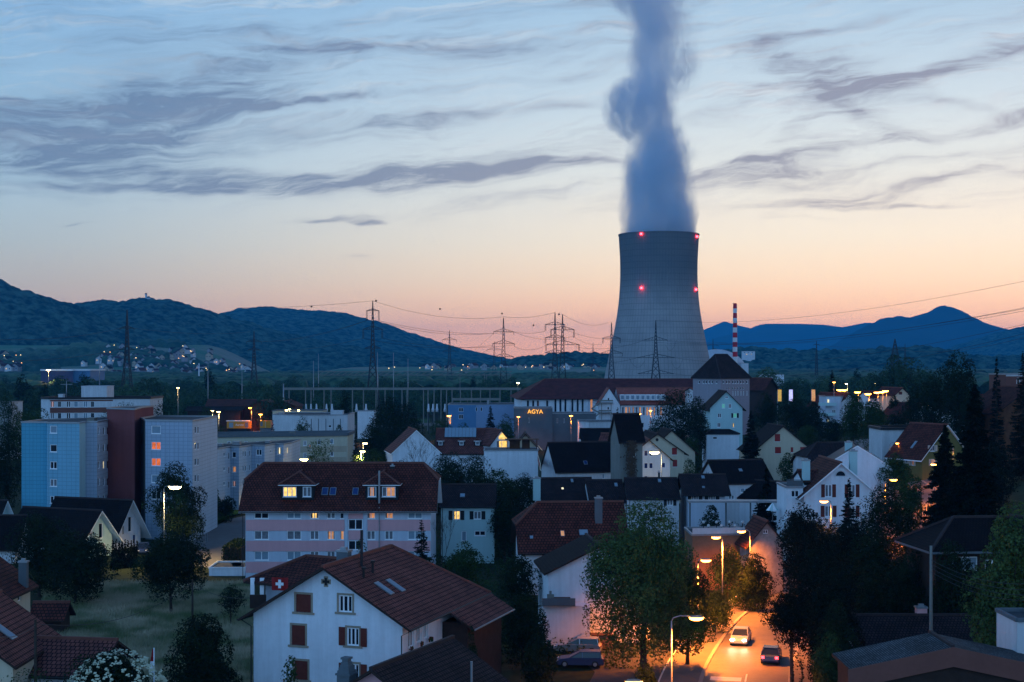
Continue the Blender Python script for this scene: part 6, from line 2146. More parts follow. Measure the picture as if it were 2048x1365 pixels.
# hedge by the parking
hd = MB()
rng = np.random.default_rng(77)
x0, x1, y0, y1 = PX(454, 208), PX(491, 208), 204, 214
hc = np.stack([rng.uniform(x0, x1, 9000), rng.uniform(y0, y1, 9000), rng.uniform(0, 2.6, 9000)], 1)
keep = (np.abs(hc[:, 1] - y0) < .35) | (hc[:, 2] > 2.3) | (np.abs(hc[:, 0] - x0) < .3)
hc = hc[keep]
nn = rng.normal(size=(len(hc), 3))
nn /= np.linalg.norm(nn, axis=1)[:, None]
v, f = leaf_quads(hc, nn, .3, rng)
hg = empty('clipped_hedge', ((x0 + x1) / 2, y0, 0), 0, 'clipped rectangular dark hedge at the corner of the pink house', 'hedge')
ho = np_mesh('foliage', v - np.array([(x0 + x1) / 2, y0, 0]), f, l_dark, parent=hg)
hc2 = MB()
hc2.box(x0 + .3 - (x0 + x1) / 2, x1 - (x0 + x1) / 2, .3, y1 - y0, 0, 2.3)
hc2.build('branches', m_bark, hg)
# thuja hedge by the mint house
for k in range(9):
    px = 226 + 6 * k
    t_ = tree_at('c', 'thuja', 'one of the dark clipped thujas in the hedge beside the mint house', px, 199 + k * .3, 1080, 11, 12, .22, 200 + k, group='thuja hedge beside the mint house', dens=2.5, droop=.9, rag=.05, cat='thuja')

# bare trees: branching twigs only
def bare_tree(name, label, px, D, top, width_px, seed):
    x = PX(px, D)
    g_ = gz(x, D)
    H = PZ(top, D) - g_
    rng_ = random.Random(seed)
    mb = MB()

    def br(p, d, L, r, lv):
        e = p + d * L
        mb.tube([p, p.lerp(e, .5) + Vector((rng_.uniform(-.1, .1), rng_.uniform(-.1, .1), 0)) * L * .4, e], [r, r * .8, r * .6], 4, cap=False)
        if lv == 0:
            return
        for k in range(3 if lv > 1 else 4):
            nd = (d + Vector((rng_.uniform(-.8, .8), rng_.uniform(-.8, .8), rng_.uniform(-.05, .5)))).normalized()
            br(e, nd, L * rng_.uniform(.6, .8), r * .58, lv - 1)
    root = empty(name, (x, D, g_), 0, label, 'tree')
    br(Vector((0, 0, -.2)), Vector((0, 0, 1)), H * .34, .16, 5)
    o = mb.build('branches', m_bark, root)
    xs_ = [abs(v.co.x) for v in o.data.vertices]
    zs2 = max(v.co.z for v in o.data.vertices)
    root.scale = ((width_px / 2 / ppm(D)) / max(xs_), (width_px / 2 / ppm(D)) / max(xs_), H / zs2)
    return root


bare_tree('bare_tree', 'leafless tree in front of the white gable end', 838, 262, 868, 78, 3)
bare_tree('bare_tree', 'leafless twiggy tree right of the small spruce', 885, 178, 1020, 70, 4)
bare_tree('bare_tree', 'thin leafless tree beside the villa chimney', 1768, 182, 935, 60, 5)

# ---- the tree belt on the plain: prototypes copied by obj.copy()
protos = []
l_belt = leaf_mat('belt_leaves', (.022, .060, .036), (.085, .16, .08))
l_belt2 = leaf_mat('belt_leaves_dark', (.014, .040, .026), (.050, .10, .055))
for k, (H, R_, lf, lo, sh_p) in enumerate(((17, 7.5, l_belt2, 20, .8), (19, 6.5, l_belt, 22, .9), (14, 7, l_belt, 18, .6), (21, 7, l_belt2, 24, .9), (16, 5, l_belt, 16, .7))):
    t_ = make_tree('belt_tree', 'round dark tree in the long belt across the plain', H, R_, H * .06, 2600, .85, 300 + k, lf, lobes=lo, group='trees of the long belt across the plain', shape=sh_p)
    protos.append(t_)
pop = make_tree('belt_poplar', 'slim upright tree rising in the belt across the plain', 24, 3.2, 1.2, 1800, .8, 320, l_dark, lobes=18, group='trees of the long belt across the plain', shape=.3)
used = set()


def put(proto, x, y, sc, rz):
    if proto.name in used:
        c = copy_tree(proto)
    else:
        used.add(proto.name)
        c = proto
    c.location = (x, y, gz(x, y) - .2)
    c.rotation_euler.z = rz
    c.scale = (sc[0], sc[0], sc[1])
    return c


brng = random.Random(11)
cnt = 0
bands_ = [  # px range, distance range, number, height factor
    (0, 560, 540, 640, 34, .95), (0, 760, 650, 800, 48, .95), (690, 1040, 720, 860, 34, .9), (560, 1060, 860, 1050, 38, .9), (0, 560, 820, 1050, 34, 1.0),
    (1040, 1220, 620, 760, 16, .85), (1190, 1440, 1000, 1150, 22, .80), (1500, 1700, 560, 760, 22, .9), (1700, 1860, 480, 700, 26, .95), (1480, 2048, 780, 1050, 36, 1.0), (-60, 100, 440, 520, 10, .95)]
for (pa, pb_, d0, d1, n_, hf) in bands_:
    for k in range(n_):
        px = pa + (pb_ - pa) * (k + brng.uniform(.05, .95)) / n_
        D = brng.uniform(d0, d1)
        if cnt >= 292:
            break
        p_ = pop if brng.random() < .05 else brng.choice(protos)
        s_ = brng.uniform(.75, 1.15) * hf
        put(p_, PX(px, D), D, (s_ * brng.uniform(.85, 1.2), s_), brng.uniform(0, 6.28))
        cnt += 1

# farther woodland reads as one mass
def woods(name, label, x0, x1, y0, y1, res, cs, ch, seed, thr, m_, h0=9.0):
    xa = np.arange(x0, x1, res)
    ya = np.arange(y0, y1, res * 1.25)
    X_, Y_ = np.meshgrid(xa, ya)
    msk = fbm(X_ / 130, Y_ / 90, seed, 3)
    c_ = canopy(X_, Y_, cs, ch, seed)
    on = (msk > thr) & (c_ > .5)
    Z_ = np.where(on, h0 + c_ + (fbm(X_ / 9, Y_ / 9, seed + 1, 2) - .5) * 2.0, -1.5)
    Z_ += vill_z(X_, Y_) * (Y_ > 1950) * (X_ < -250)
    o = grid_mesh(name, X_, Y_, Z_, m_)
    return tag(o, label, 'woodland', kind='stuff')


woods('far_woods', 'distant mixed woodland on the plain below the hills', -760, 900, 1060, 2100, 3.4, 13, 8, 31, .40, l_forest, 6.0)
woods('hill_foot_woods', 'woods and hedgerows between the meadows at the hill foot', -1150, -330, 2100, 2720, 4.2, 15, 9, 33, .58, l_farforest, 3.0)
woods('right_woods', 'woodland strip in front of the right mountains', 300, 1300, 2150, 2700, 5, 16, 10, 35, .35, l_farforest, 5.0)

# meadow grass in the orchard
rng = np.random.default_rng(9)
n_ = 190000
D_ = rng.uniform(104, 186, n_)
px = rng.uniform(40, 505, n_)
x = (px - 1024) * D_ / F
ok = fbm(x / 6, D_ / 6, 21, 3) + (px - 60) / 90 > .75
x, D_, px = x[ok], D_[ok], px[ok]
n_ = len(x)
pat = fbm(x / 5, D_ / 8, 3, 3)
h_ = rng.uniform(.35, .8, n_) * (.55 + pat * .9)
a = rng.uniform(0, 6.28, n_)
w_ = .05
bx = np.stack([x, D_, np.zeros(n_)], 1)
dx = np.stack([np.cos(a) * w_, np.sin(a) * w_, np.zeros(n_)], 1)
lean = np.stack([rng.normal(size=n_) * .14, rng.normal(size=n_) * .14, h_], 1)
v = np.stack([bx - dx, bx + dx, bx + lean], 1).reshape(-1, 3)
f = np.arange(n_ * 3).reshape(-1, 3)
m_grass = far_land_mat('dry_meadow_grass', (.13, .18, .08), (.50, .43, .30), .16)
tag(np_mesh('meadow_grass', v, f, m_grass), 'tall dry grass of the meadow between the orchard trees', 'grass', kind='stuff')

# undergrowth that softens the bare ground between the gardens
rng = np.random.default_rng(19)
n_ = 120000
D_ = rng.uniform(96, 250, n_)
px = rng.uniform(820, 1960, n_)
x = (px - 1024) * D_ / F
pat = fbm(x / 5, D_ / 5, 8, 3)
rx = np.interp(D_, [70, 100, 118.7, 132, 144.7, 157.7, 169, 181, 194, 212, 232, 262], [14, 17.2, 19.4, 21.8, 25, 28.9, 33.4, 39, 47, 58, 66, 71])
ok = (pat > .42) & ((x < rx - 9.5) | (x > rx + 9)) & ~((x > 1) & (x < 16) & (D_ < 134))
x, D_, pat = x[ok], D_[ok], pat[ok]
z = ground_z(x, D_) + rng.uniform(0, 1, len(x)) ** 1.5 * (pat - .35) * 5.0
nn = rng.normal(size=(len(x), 3)) * .6 + np.array([0, -.3, .8])
nn /= np.linalg.norm(nn, axis=1)[:, None]
v, f = leaf_quads(np.stack([x, D_, z], 1), nn, .32, rng)
tag(np_mesh('undergrowth', v, f, l_green), 'wild undergrowth between the gardens and along the road bank', 'undergrowth', kind='stuff')
# ================================================================ roads
def G(px, py):
    D = HC * F / (py - YH)
    for _ in range(12):
        D = (HC - gz(PX(px, D), D)) * F / (py - YH)
    return Vector((PX(px, D), D))


def catmull(P, n=8):
    P = [Vector(p) for p in P]
    out_ = []
    for i in range(len(P) - 1):
        p0, p1, p2, p3 = P[max(i - 1, 0)], P[i], P[i + 1], P[min(i + 2, len(P) - 1)]
        for k in range(n):
            t = k / n
            out_.append(.5 * ((2 * p1) + (-p0 + p2) * t + (2 * p0 - 5 * p1 + 4 * p2 - p3) * t * t + (-p0 + 3 * p1 - 3 * p2 + p3) * t ** 3))
    out_.append(P[-1])
    return out_


def strip(mb, path, o0, o1, z, mi=0, i0=0, i1=None, thick=0):
    """ribbon following the land between two sideways offsets"""
    i1 = len(path) if i1 is None else i1
    rows_ = []
    for i in range(i0, i1):
        t = (path[min(i + 1, len(path) - 1)] - path[max(i - 1, 0)]).normalized()
        nn = Vector((t.y, -t.x))
        a, b_ = path[i] + nn * o0, path[i] + nn * o1
        rows_.append((Vector((a.x, a.y, gz(a.x, a.y) + z)), Vector((b_.x, b_.y, gz(b_.x, b_.y) + z))))
    for i in range(len(rows_) - 1):
        a, b_ = rows_[i], rows_[i + 1]
        mb.face([a[0], a[1], b_[1], b_[0]], mi)
        if thick:
            dz = Vector((0, 0, thick))
            mb.face([a[0], b_[0], b_[0] - dz, a[0] - dz], mi)
            mb.face([a[1], a[1] - dz, b_[1] - dz, b_[1]], mi)


m_road = mat('road_surface', (.105, .100, .095), .62, .22, .35, bump=.35, spec=.4)
road = catmull([(14, 70), (15.6, 85), (17.2, 100), (19.4, 118.7), (21.8, 132), (25, 144.7), (28.9, 157.7), (33.4, 169), (39, 181), (47, 194), (58, 212), (66, 232), (71, 262), (78, 300), (84, 360)], 8)
mb = MB()
strip(mb, road, -3.8, 3.8, .05)
tag(mb.build('road', m_road), kind='structure')
mb = MB()
strip(mb, road, -4.15, -3.801, .17, thick=.2)
strip(mb, road, 3.801, 4.15, .17, thick=.2)
tag(mb.build('kerb', m_kerb), kind='structure')
mb = MB()
strip(mb, road, -7.6, -4.151, .15)
strip(mb, road, 4.151, 6.0, .15)
tag(mb.build('pavement', m_paving), kind='structure')
mb = MB()
strip(mb, road, -7.75, -7.601, .16, thick=.1)
k = 0
while k < len(road) - 3:
    strip(mb, road, -.07, .07, .056, i0=k, i1=k + 3)
    k += 5
for (i_, o0, o1) in ((22, -3.0, -.3), (30, -3.2, -.4)):
    strip(mb, road, o0, o1, .057, i0=i_, i1=i_ + 2)
tag(mb.build('road_marking', m_paint), kind='structure')
# yard and lane by the left bottom
mb = MB()
yard = [G(1375, 1200), G(1400, 1330), G(1375, 1364), (12.0, 90), (2, 100), G(1190, 1345), G(1150, 1310), G(1225, 1300)]
mb.face([(p[0], p[1], gz(p[0], p[1]) + .03) for p in yard])
tag(mb.build('yard_surface', m_asph), kind='structure')
# parking road left
mb = MB()
pr = [G(345, 1090), G(405, 1068), G(455, 1040), G(500, 1030), G(510, 1125), G(440, 1140), G(380, 1130)]
mb.face([(p.x, p.y, .03) for p in pr])
tag(mb.build('parking_road', m_paving), kind='structure')
mb = MB()
fg = [G(420, 1000), G(492, 985), G(492, 1028), G(452, 1038), G(412, 1060)]
mb.face([(p.x, p.y, .35) for p in fg])
m_lawn = far_land_mat('lawn', (.035, .07, .02), (.055, .10, .03), .5)
tag(mb.build('lawn', m_lawn), kind='structure')
mb = MB()
for (pa, pb_, ra, rb) in ((465, 548, 838, 862), (695, 760, 838, 850), (800, 860, 838, 846), (1120, 1180, 872, 884)):
    P = [G(pa, rb), G(pb_, rb), G(pb_, ra), G(pa, ra)]
    mb.face([(p.x, p.y, .06) for p in P])
tag(mb.build('field', far_land_mat('field_green', (.06, .11, .05), (.09, .13, .06), .05)), kind='structure')
m_patch = mat('far_lane', (.12, .11, .10), .9, .2, .1)
mb = MB()
for (pa, pb_, ra, rb) in ((695, 800, 850.5, 858), (820, 880, 846.5, 852), (1060, 1240, 858, 871)):
    P = [G(pa, rb), G(pb_, rb), G(pb_, ra), G(pa, ra)]
    mb.face([(p.x, p.y, .07) for p in P])
tag(mb.build('lane', m_patch), kind='structure')

# ================================================================ street lamps
SOD = (1.0, .23, .015)
WARM = (1.0, .68, .25)
m_sod = mat('sodium_lens', (.8, .5, .2), .4, 0, emit=(1.0, .36, .05), estr=22)
m_warm = mat('warm_lens', (.8, .6, .3), .4, 0, emit=(1.0, .70, .26), estr=45)


def lamp(label, px, py, D, pole_px, power, col=SOD, size=1.0, pole_r=.07, group=None, up=True):
    x, z = PX(px, D), PZ(py, D)
    xp = PX(pole_px, D)
    g_ = gz(xp, D)
    root = empty('street_lamp', (xp, D, g_), 0, label, 'street lamp', group)
    dx = x - xp
    zt = z - g_
    mb = MB()
    mb.tube([(0, 0, -.3), (0, 0, zt * .5), (0, 0, zt - .25)], [pole_r * 1.25, pole_r, pole_r * .8], 8)
    mb.build('pole', m_metal, root, True)
    if abs(dx) > .05:
        mb = MB()
        mb.tube([(0, 0, zt - .27), (dx * .08, 0, zt + .0), (dx * .35, 0, zt + .16), (dx - math.copysign(.3, dx), 0, zt + .12)], pole_r * .65, 6)
        mb.build('arm', m_metal, root, True)
    mb = MB()
    L_ = .46 * size
    mb.lathe([(.01, .16), (.14, .15), (.2, .06), (.21, 0)], 12)
    o = mb.build('lantern', m_metal, root, True, loc=(dx, 0, zt + .02))
    o.scale = (L_ / .2, 1, 1)
    mb = MB()
    mb.lathe([(.2, 0), (.17, -.09), (.1, -.14), (.01, -.155)], 12)
    l_ = mb.build('lens', m_sod if col is SOD else m_warm, o, True)
    l_.scale = (1.15, 1.4, 1.5 * size)
    ld = bpy.data.lights.new('lamp_light', 'SPOT')
    ld.energy = power * (.22 if D > 300 else 1.0)
    ld.color = col
    ld.spot_size = math.radians(155)
    ld.spot_blend = .9
    ld.shadow_soft_size = .15
    lo_ = bpy.data.objects.new('lamp_light', ld)
    COL.objects.link(lo_)
    lo_.parent = root
    lo_.location = (dx, -.9 if D > 300 else -.6, zt - .25)
    return root


LP = 22000
lamp('nearest curved-arm street lamp above the road at the bottom', 1393, 1236, 110, 1343, LP * 2.6, size=1.1)
lamp('tall lamp post rising beside the kerb with its arm to the left', 1432, 1075, 163, 1445, LP * 2.0)
lamp('street lamp hanging in front of the orange lit wall', 1483, 1063, 174, 1500, LP * .45)
lamp('street lamp half inside the maple leaves', 1412, 1121, 142, 1396, LP * 2.4)
lamp('lamp head just showing at the bottom edge below the maple', 1268, 1364, 101, 1250, LP * .6, size=1.2)
lamp('street lamp shining in front of the villa wall', 1648, 1003, 178, 1662, LP * .25)
lamp('street lamp over the tree at the villa corner', 1787, 960, 200, 1770, LP * .9)
lamp('street lamp on the tall pole in front of the olive house', 1868, 929, 226, 1869.5, LP * .8)
lamp('street lamp in front of the plain grey-white wall', 1797, 887, 266, 1780, LP * .12)
lamp('street lamp between the olive house gable windows and the spruce', 1889, 890, 248, 1906, LP * .25)
lamp('long warm street lamp in front of the round tree by the blocks', 350, 974, 205, 328, LP * .7, WARM, 1.7)
lamp('warm street lamp just behind the pink house ridge', 608, 919, 285, 612, LP * .6, WARM, 1.5)
lamp('upper warm lamp left of the big dark trees', 730, 887, 312, 726, LP * .45, WARM)
lamp('lower warm lamp above the bushy tree', 725, 903, 292, 722, LP * .4, WARM)
lamp('warm street lamp on the wall of the blue-windowed house', 1309, 905, 254, 1323, LP * .06, WARM, 1.6)
lamp('orange lamp left of the blue industrial hall', 898, 832, 520, 900, LP * 2, size=1.4)
lamp('orange lamp at the right end of the grey warehouse', 701, 830, 500, 701, LP * 1.5, size=1.4)
lamp('orange lamp beside the white van in the field yard', 521, 829, 540, 521, LP * 1.5, size=1.4)
lamp('orange lamp under the shed roof', 500, 816, 545, 503, LP * 1.2, size=1.2)
for k, (px, py, D) in enumerate(((573, 821, 524), (579, 819, 522), (597, 821, 524), (608, 828, 500), (425, 822, 420), (437, 824, 418))):
    lamp(('leftmost yard light of three under the lit shed roof', 'middle yard light of three under the lit shed roof', 'right yard light of three under the lit shed roof', 'small orange yard light over the grey warehouse roof', 'left of two pale lights in the tree by the blocks', 'right of two pale lights in the tree by the blocks')[k], px, py, D, px + 1, LP * .5, SOD if k == 3 else WARM, .9)
lamp('small orange lamp at the left edge of the grey panel building', 1037, 834, 462, 1037, LP * .5)
lamp('orange lamp post in front of the lower grey panel wing', 1142, 832, 455, 1142, LP * .9)
lamp('bright orange lamp just above the old tower roof', 1277, 828, 470, 1274, LP * 1.5, size=1.6)
lamp('small orange lamp in front of the lit tall windows', 1301, 821.5, 480, 1301, LP * .5)
for k, (px, py, D) in enumerate(((1679.5, 780, 430), (1688, 780, 425), (1715, 784.5, 428), (1736, 788, 420), (1754, 785, 436), (1763.5, 784, 440), (1771, 782, 444))):
    lamp('lamp number %s from the left in the bright row of street lamps on the slope' % ('one', 'two', 'three', 'four', 'five', 'six', 'seven')[k], px, py, D, px + 2, LP * .6, SOD, 1.8, group='row of street lamps on the slope')
lamp('lone street lamp right of the white gable high on the slope', 1855, 810, 392, 1860, LP * .12, SOD, 1.4)
lamp('small pale lamp above the row of lamps', 1693, 768, 520, 1695, LP * .3, WARM, .8)
lamp('small pale lamp beside the white panel in the trees', 1750, 766, 520, 1751, LP * .3, WARM, .8)
lamp('very bright far lamp on the roof edge of the blue factory', 97, 740, 1085, 97, LP * 3, WARM, 3.2)
lamp('distant lamp in the dark trees of the left belt', 356, 776, 500, 356, LP * .2, WARM, .8)
lamp('distant lamp in the trees left of the engine hall', 1036, 766, 640, 1036, LP * .2, WARM, 1.2)
lamp('tall lit lamp column on the balcony flats', 1668, 765, 405, 1668, LP * .05, SOD, .8)


# ================================================================ vehicles
def car(name, label, x, y, rz, paint, L_=4.4, H_=1.48, wagon=False, lights=None, cat='car', glassy=None, scale=1.0):
    root = empty(name, (x, y, gz(x, y) + .06), rz, label, cat)
    h = L_ / 2
    W2 = .88
    prof = [(-h, .42), (-h + .05, .78), (-h + .25, .88 if not wagon else .92), (-h + .9 if not wagon else -h + .3, .95), (h * .42, .93), (h - .35, .80), (h - .03, .62), (h, .38), (h - .1, .24), (-h + .1, .24)]
    mb = MB()
    secs = [(-W2, .93), (-W2 + .07, 1.0), (W2 - .07, 1.0), (W2, .93)]
    rings = []
    for (yy, s_) in secs:
        rings.append([(px_ * (1 - (1 - s_) * .5), yy, .55 + (pz_ - .55) * s_) for px_, pz_ in prof])
    for i in range(3):
        for k in range(len(prof)):
            j = (k + 1) % len(prof)
            mb.face([rings[i][k], rings[i][j], rings[i + 1][j], rings[i + 1][k]])
    mb.face(rings[0])
    mb.face(list(reversed(rings[3])))
    mb.build('body', paint, root)
    r0 = -h + (.28 if wagon else .55)
    cab = [(r0, .93), (r0 + (.12 if wagon else .5), H_ - .05), (h * .02, H_ - .05), (h * .46, .92)]
    mb = MB()
    a = [(x_, -W2 + .05 + (.16 if z_ > 1.2 else 0), z_) for x_, z_ in cab]
    b_ = [(x_, W2 - .05 - (.16 if z_ > 1.2 else 0), z_) for x_, z_ in cab]
    mb.face(a)
    mb.face(b_)
    for k in range(4):
        j = (k + 1) % 4
        mb.face([a[k], a[j], b_[j], b_[k]])
    mb.build('windows', m_glass, root)
    mb = MB()
    xa, xb = cab[1][0] - .04, cab[2][0] + .05
    mb.box(xa, xb, -W2 + .2, W2 - .2, H_ - .055, H_)
    for sx in (cab[0], cab[3]):
        pass
    for yy in (-1, 1):
        y1_ = yy * (W2 - .04)
        y2_ = yy * (W2 - .2)
        for (c0, c1) in ((cab[0], cab[1]), (cab[3], cab[2]), ((-.2, .93), (-.2, H_ - .05))):
            mb.bar((c0[0], y1_, c0[1]), (c1[0], y2_, c1[1]), .07)
    mb.build('roof', paint, root)
    for (wx, wy) in ((-h * .62, -1), (-h * .62, 1), (h * .66, -1), (h * .66, 1)):
        mb = MB()
        mb.lathe([(.01, -.1), (.31, -.1), (.33, -.05), (.33, .08), (.30, .1), (.01, .1)], 18)
        wh_ = mb.build('wheel', m_dark, root, True, loc=(wx, wy * (W2 - .08), .33))
        wh_.rotation_euler = (math.radians(90), 0, 0)
        mb = MB()
        mb.lathe([(.01, -.115), (.19, -.112), (.2, .112), (.01, .115)], 12)
        mb.build('rim', m_metal, wh_)
    for sy in (-1, 1):
        mb = MB()
        mb.box(h - .12, h + .01, sy * .62 - .18, sy * .62 + .18, .58, .72)
        mb.build('headlight', mat('lit_headlight', (.9, .9, .8), .3, 0, emit=(1, .9, .66), estr=60) if lights == 'front' else m_frame, root)
        mb = MB()
        mb.box(-h - .01, -h + .1, sy * .66 - .14, sy * .66 + .14, .62, .82)
        mb.build('tail_light', mat('lit_tail_light', (.5, .02, .02), .3, 0, emit=(1, .03, .04), estr=12) if lights == 'rear' else mat('tail_light_red', (.25, .01, .01), .3, 0), root)
        if lights == 'front':
            ld = bpy.data.lights.new('beam', 'SPOT')
            ld.energy = 160
            ld.color = (1, .86, .6)
            ld.spot_size = math.radians(70)
            ld.spot_blend = .7
            lo_ = bpy.data.objects.new('beam', ld)
            COL.objects.link(lo_)
            lo_.parent = root
            lo_.location = (h + .1, sy * .62, .66)
            lo_.rotation_euler = (0, math.radians(-84), 0)
            lo_.rotation_euler = Vector((1, 0, -.09)).to_track_quat('-Z', 'Y').to_euler()
        if lights == 'rear':
            ld = bpy.data.lights.new('tail_glow', 'POINT')
            ld.energy = 8
            ld.color = (1, .05, .04)
            lo_ = bpy.data.objects.new('tail_glow', ld)
            COL.objects.link(lo_)
            lo_.parent = root
            lo_.location = (-h - .15, sy * .66, .7)
    return root


p_silver = mat('silver_paint', (.42, .45, .48), .3, .03, 1.0, metallic=.5, spec=.5)
p_white = mat('white_paint', (.6, .62, .64), .3, .03, 1.0, spec=.5)
p_blue = mat('dark_blue_paint', (.03, .05, .12), .25, .03, 1.0, spec=.6)
p_red = mat('red_paint', (.25, .02, .02), .3, .03, 1.0, spec=.5)


def road_pt(yq, off):
    i = min(range(len(road)), key=lambda k: abs(road[k].y - yq))
    t = (road[min(i + 1, len(road) - 1)] - road[max(i - 1, 0)]).normalized()
    p = road[i] + Vector((t.y, -t.x)) * off
    return p, math.atan2(t.y, t.x)


p, a = road_pt(146, -1.9)
car('oncoming_car', 'oncoming car with bright headlights in the bend of the road', p.x, p.y, a + math.pi, p_silver, lights='front')
p, a = road_pt(139, 1.9)
car('departing_car', 'car driving away with red tail lights on the right lane', p.x, p.y, a, p_blue, lights='rear')
q_ = G(1158, 1312)
car('estate_car', 'pale silver estate car parked among bushes below the orange skip', q_.x, q_.y + 1.5, math.radians(172), p_silver, L_=4.7, wagon=True)
q_ = G(1162, 1338)
car('dark_car', 'dark car parked in front of the silver estate', q_.x, q_.y + 1, math.radians(176), p_blue, L_=4.5, wagon=True)
q_ = G(1372, 1290)
car('kerb_car', 'white car parked at the kerb half behind the tree leaves', q_.x, q_.y + 1, math.radians(70), p_white)
car('blue_car', 'dark blue car parked on the parking road near the hedge', PX(476, 214), 214, math.radians(-112), p_blue)
car('parked_car', 'second car parked just behind the dark blue one', PX(485, 221), 221, math.radians(-108), p_silver)
car('far_car', 'white car parked in the yard beside the timber sheds', PX(475, 560), 545, math.radians(180), p_white)
car('far_red_car', 'small red vehicle in the yard beside the timber sheds', PX(456, 560), 546, math.radians(150), p_red)
q_ = G(318, 1093)
car('carport_car', 'dark car beside the white gabled house', PX(287, 216), 216, math.radians(-80), p_blue)
for k in range(9):
    px = 1088 + k * 15
    car('car_park_car', 'one of the pale cars in the distant car park below the grey panels', PX(px, 600 - k * 3), 598 - (k % 2) * 14, math.radians(RND.uniform(-20, 200)), RND.choice((p_white, p_silver, p_white)), wagon=k == 0)['group'] = 'cars in the distant car park'


def van(label, x, y, rz, paint, L_=5.6, H_=2.4, cat='van', name='van'):
    root = empty(name, (x, y, gz(x, y) + .06), rz, label, cat)
    mb = MB()
    prof = [(-L_ / 2, .4), (-L_ / 2, H_), (L_ * .28, H_), (L_ * .4, 1.3), (L_ / 2, 1.05), (L_ / 2, .4)]
    mb.prism([(a_, -1, b_) for a_, b_ in prof], (0, 2, 0))
    mb.build('body', paint, root)
    mb = MB()
    mb.box(L_ * .05, L_ * .27, -1.02, 1.02, 1.35, 2.0)
    mb.build('windows', m_glass, root)
    for (wx, wy) in ((-L_ * .3, -1), (-L_ * .3, 1), (L_ * .32, -1), (L_ * .32, 1)):
        mb = MB()
        mb.lathe([(.01, -.12), (.36, -.12), (.36, .12), (.01, .12)], 14)
        o = mb.build('wheel', m_dark, root, True, loc=(wx, wy * .92, .36))
        o.rotation_euler = (math.radians(90), 0, 0)
    return root


van('white van parked under the orange lamp in the field yard', PX(520, 555), 548, math.radians(180), p_white)
van('white van at the left of the distant car park', PX(1100, 500), 560, math.radians(180), p_white)
# yellow lorry trailer and container
lt = empty('lorry_trailer', (PX(478, 540), 540, 0), math.radians(4), 'bright yellow-orange lorry trailer with white script lettering', 'lorry trailer')
w_ = 48 / ppm(540) / 2
mb = MB()
zt_ = PZ(843, 540)
zb_ = zt_ - 2.7
mb.box(-w_, w_, 0, 2.5, zb_, zt_)
mb.build('box_body', m_orangebox, lt)
mb = MB()
mb.box(-w_ - .3, w_ - .6, -.04, 2.54, zt_ + .003, zt_ + .25)
mb.build('roof_edge', m_frame, lt)
for x0, x1, m_ in ((-w_ + .8, -w_ + 2.4, m_blind), (w_ - 2.3, w_ - 1.1, m_curtain)):
    mb = MB()
    mb.box(x0, x1, -.03, -.002, zb_ + .3, zt_ - .5)
    mb.build('side_panel', m_, lt)
t_ = text_obj('lettering', 'Aareto', 1.1, .02, m_frame, lt)
t_.location = (.2, -.03, zb_ + 1.0)
for wx in (-3, -1.8, 3):
    mb = MB()
    mb.lathe([(.01, -.15), (.45, -.15), (.45, .15), (.01, .15)], 14)
    o = mb.build('wheel', m_dark, lt, True, loc=(wx, .25, zb_ - .3))
    o.rotation_euler = (math.radians(90), 0, 0)
mb = MB()
mb.box(-w_ + .3, w_ - .3, .8, 1.7, 0, zb_ - .003)
mb.build('chassis', m_dark, lt)
ct = empty('yellow_container', (PX(531, 535), 535, 0), math.radians(-4), 'yellow-orange box with a bright frame right of the lorry trailer', 'container')
w_ = 23 / ppm(535) / 2
mb = MB()
mb.box(-w_, w_, 0, 2.5, 4.3, 7.0)
mb.build('box_body', m_orangebox, ct)
mb = MB()
mb.box(-w_ + .2, -w_ + 1.1, -.03, -.003, 4.9, 6.6)
mb.box(-w_ - .05, w_ + .05, .5, 2.0, 0, 4.297)
mb.build('panel', m_curtain, ct)
mb = MB()
for x_ in (.0, w_ - .05):
    mb.bar((x_, -.05, 4.3), (x_, -.05, 7.0), .14)
mb.build('frame', m_cream, ct)
# skips
sk = empty('skip', (G(1122, 1292).x, G(1122, 1292).y, 0), math.radians(-12), 'orange skip heaped with rubble beside the balcony house', 'skip')
mb = MB()
a_ = [(-1.3, -.7), (1.3, -.7), (1.3, .7), (-1.3, .7)]
b_ = [(-1.7, -.9), (1.7, -.9), (1.7, .9), (-1.7, .9)]
for k in range(4):
    j = (k + 1) % 4
    mb.face([(*a_[k], .15), (*a_[j], .15), (*b_[j], 1.3), (*b_[k], 1.3)])
mb.face([(*p_, .15) for p_ in a_])
mb.bar((-1.7, -.9, 1.3), (1.7, -.9, 1.3), .1)
mb.bar((-1.7, .9, 1.3), (1.7, .9, 1.3), .1)
mb.build('container', mat('orange_skip_paint', (.38, .15, .05), .7, .2, 1.5), sk)
mb = MB()
for k in range(90):
    x, y = RND.uniform(-1.5, 1.5), RND.uniform(-.75, .75)
    s_ = RND.uniform(.08, .28)
    z = 1.2 + .25 * (1 - abs(x) / 1.6) + RND.uniform(-.1, .15)
    mb.box(x - s_, x + s_, y - s_ * .6, y + s_ * .6, z - s_ * .4, z + s_ * .4, k % 3)
rb = mb.build('rubble', [m_white, m_darkconc, m_wood], sk)
rb['kind'] = 'stuff'
bx = empty('wooden_bin', (G(1204, 1300).x, G(1204, 1300).y, 0), 0, 'brown slatted wooden bin right of the orange skip', 'bin')
mb = MB()
for k in range(4):
    mb.box(-1, 1, 0, .06, .1 + .32 * k, .38 + .32 * k)
    mb.box(-1, 1, 1.2, 1.26, .1 + .32 * k, .38 + .32 * k)
for x_ in (-1.05, 1.0):
    mb.box(x_, x_ + .05, 0, 1.26, 0, 1.4)
mb.build('boards', mat('pale_brown_boards', (.22, .14, .10), .85, .2, 2.0), bx)
mb = MB()
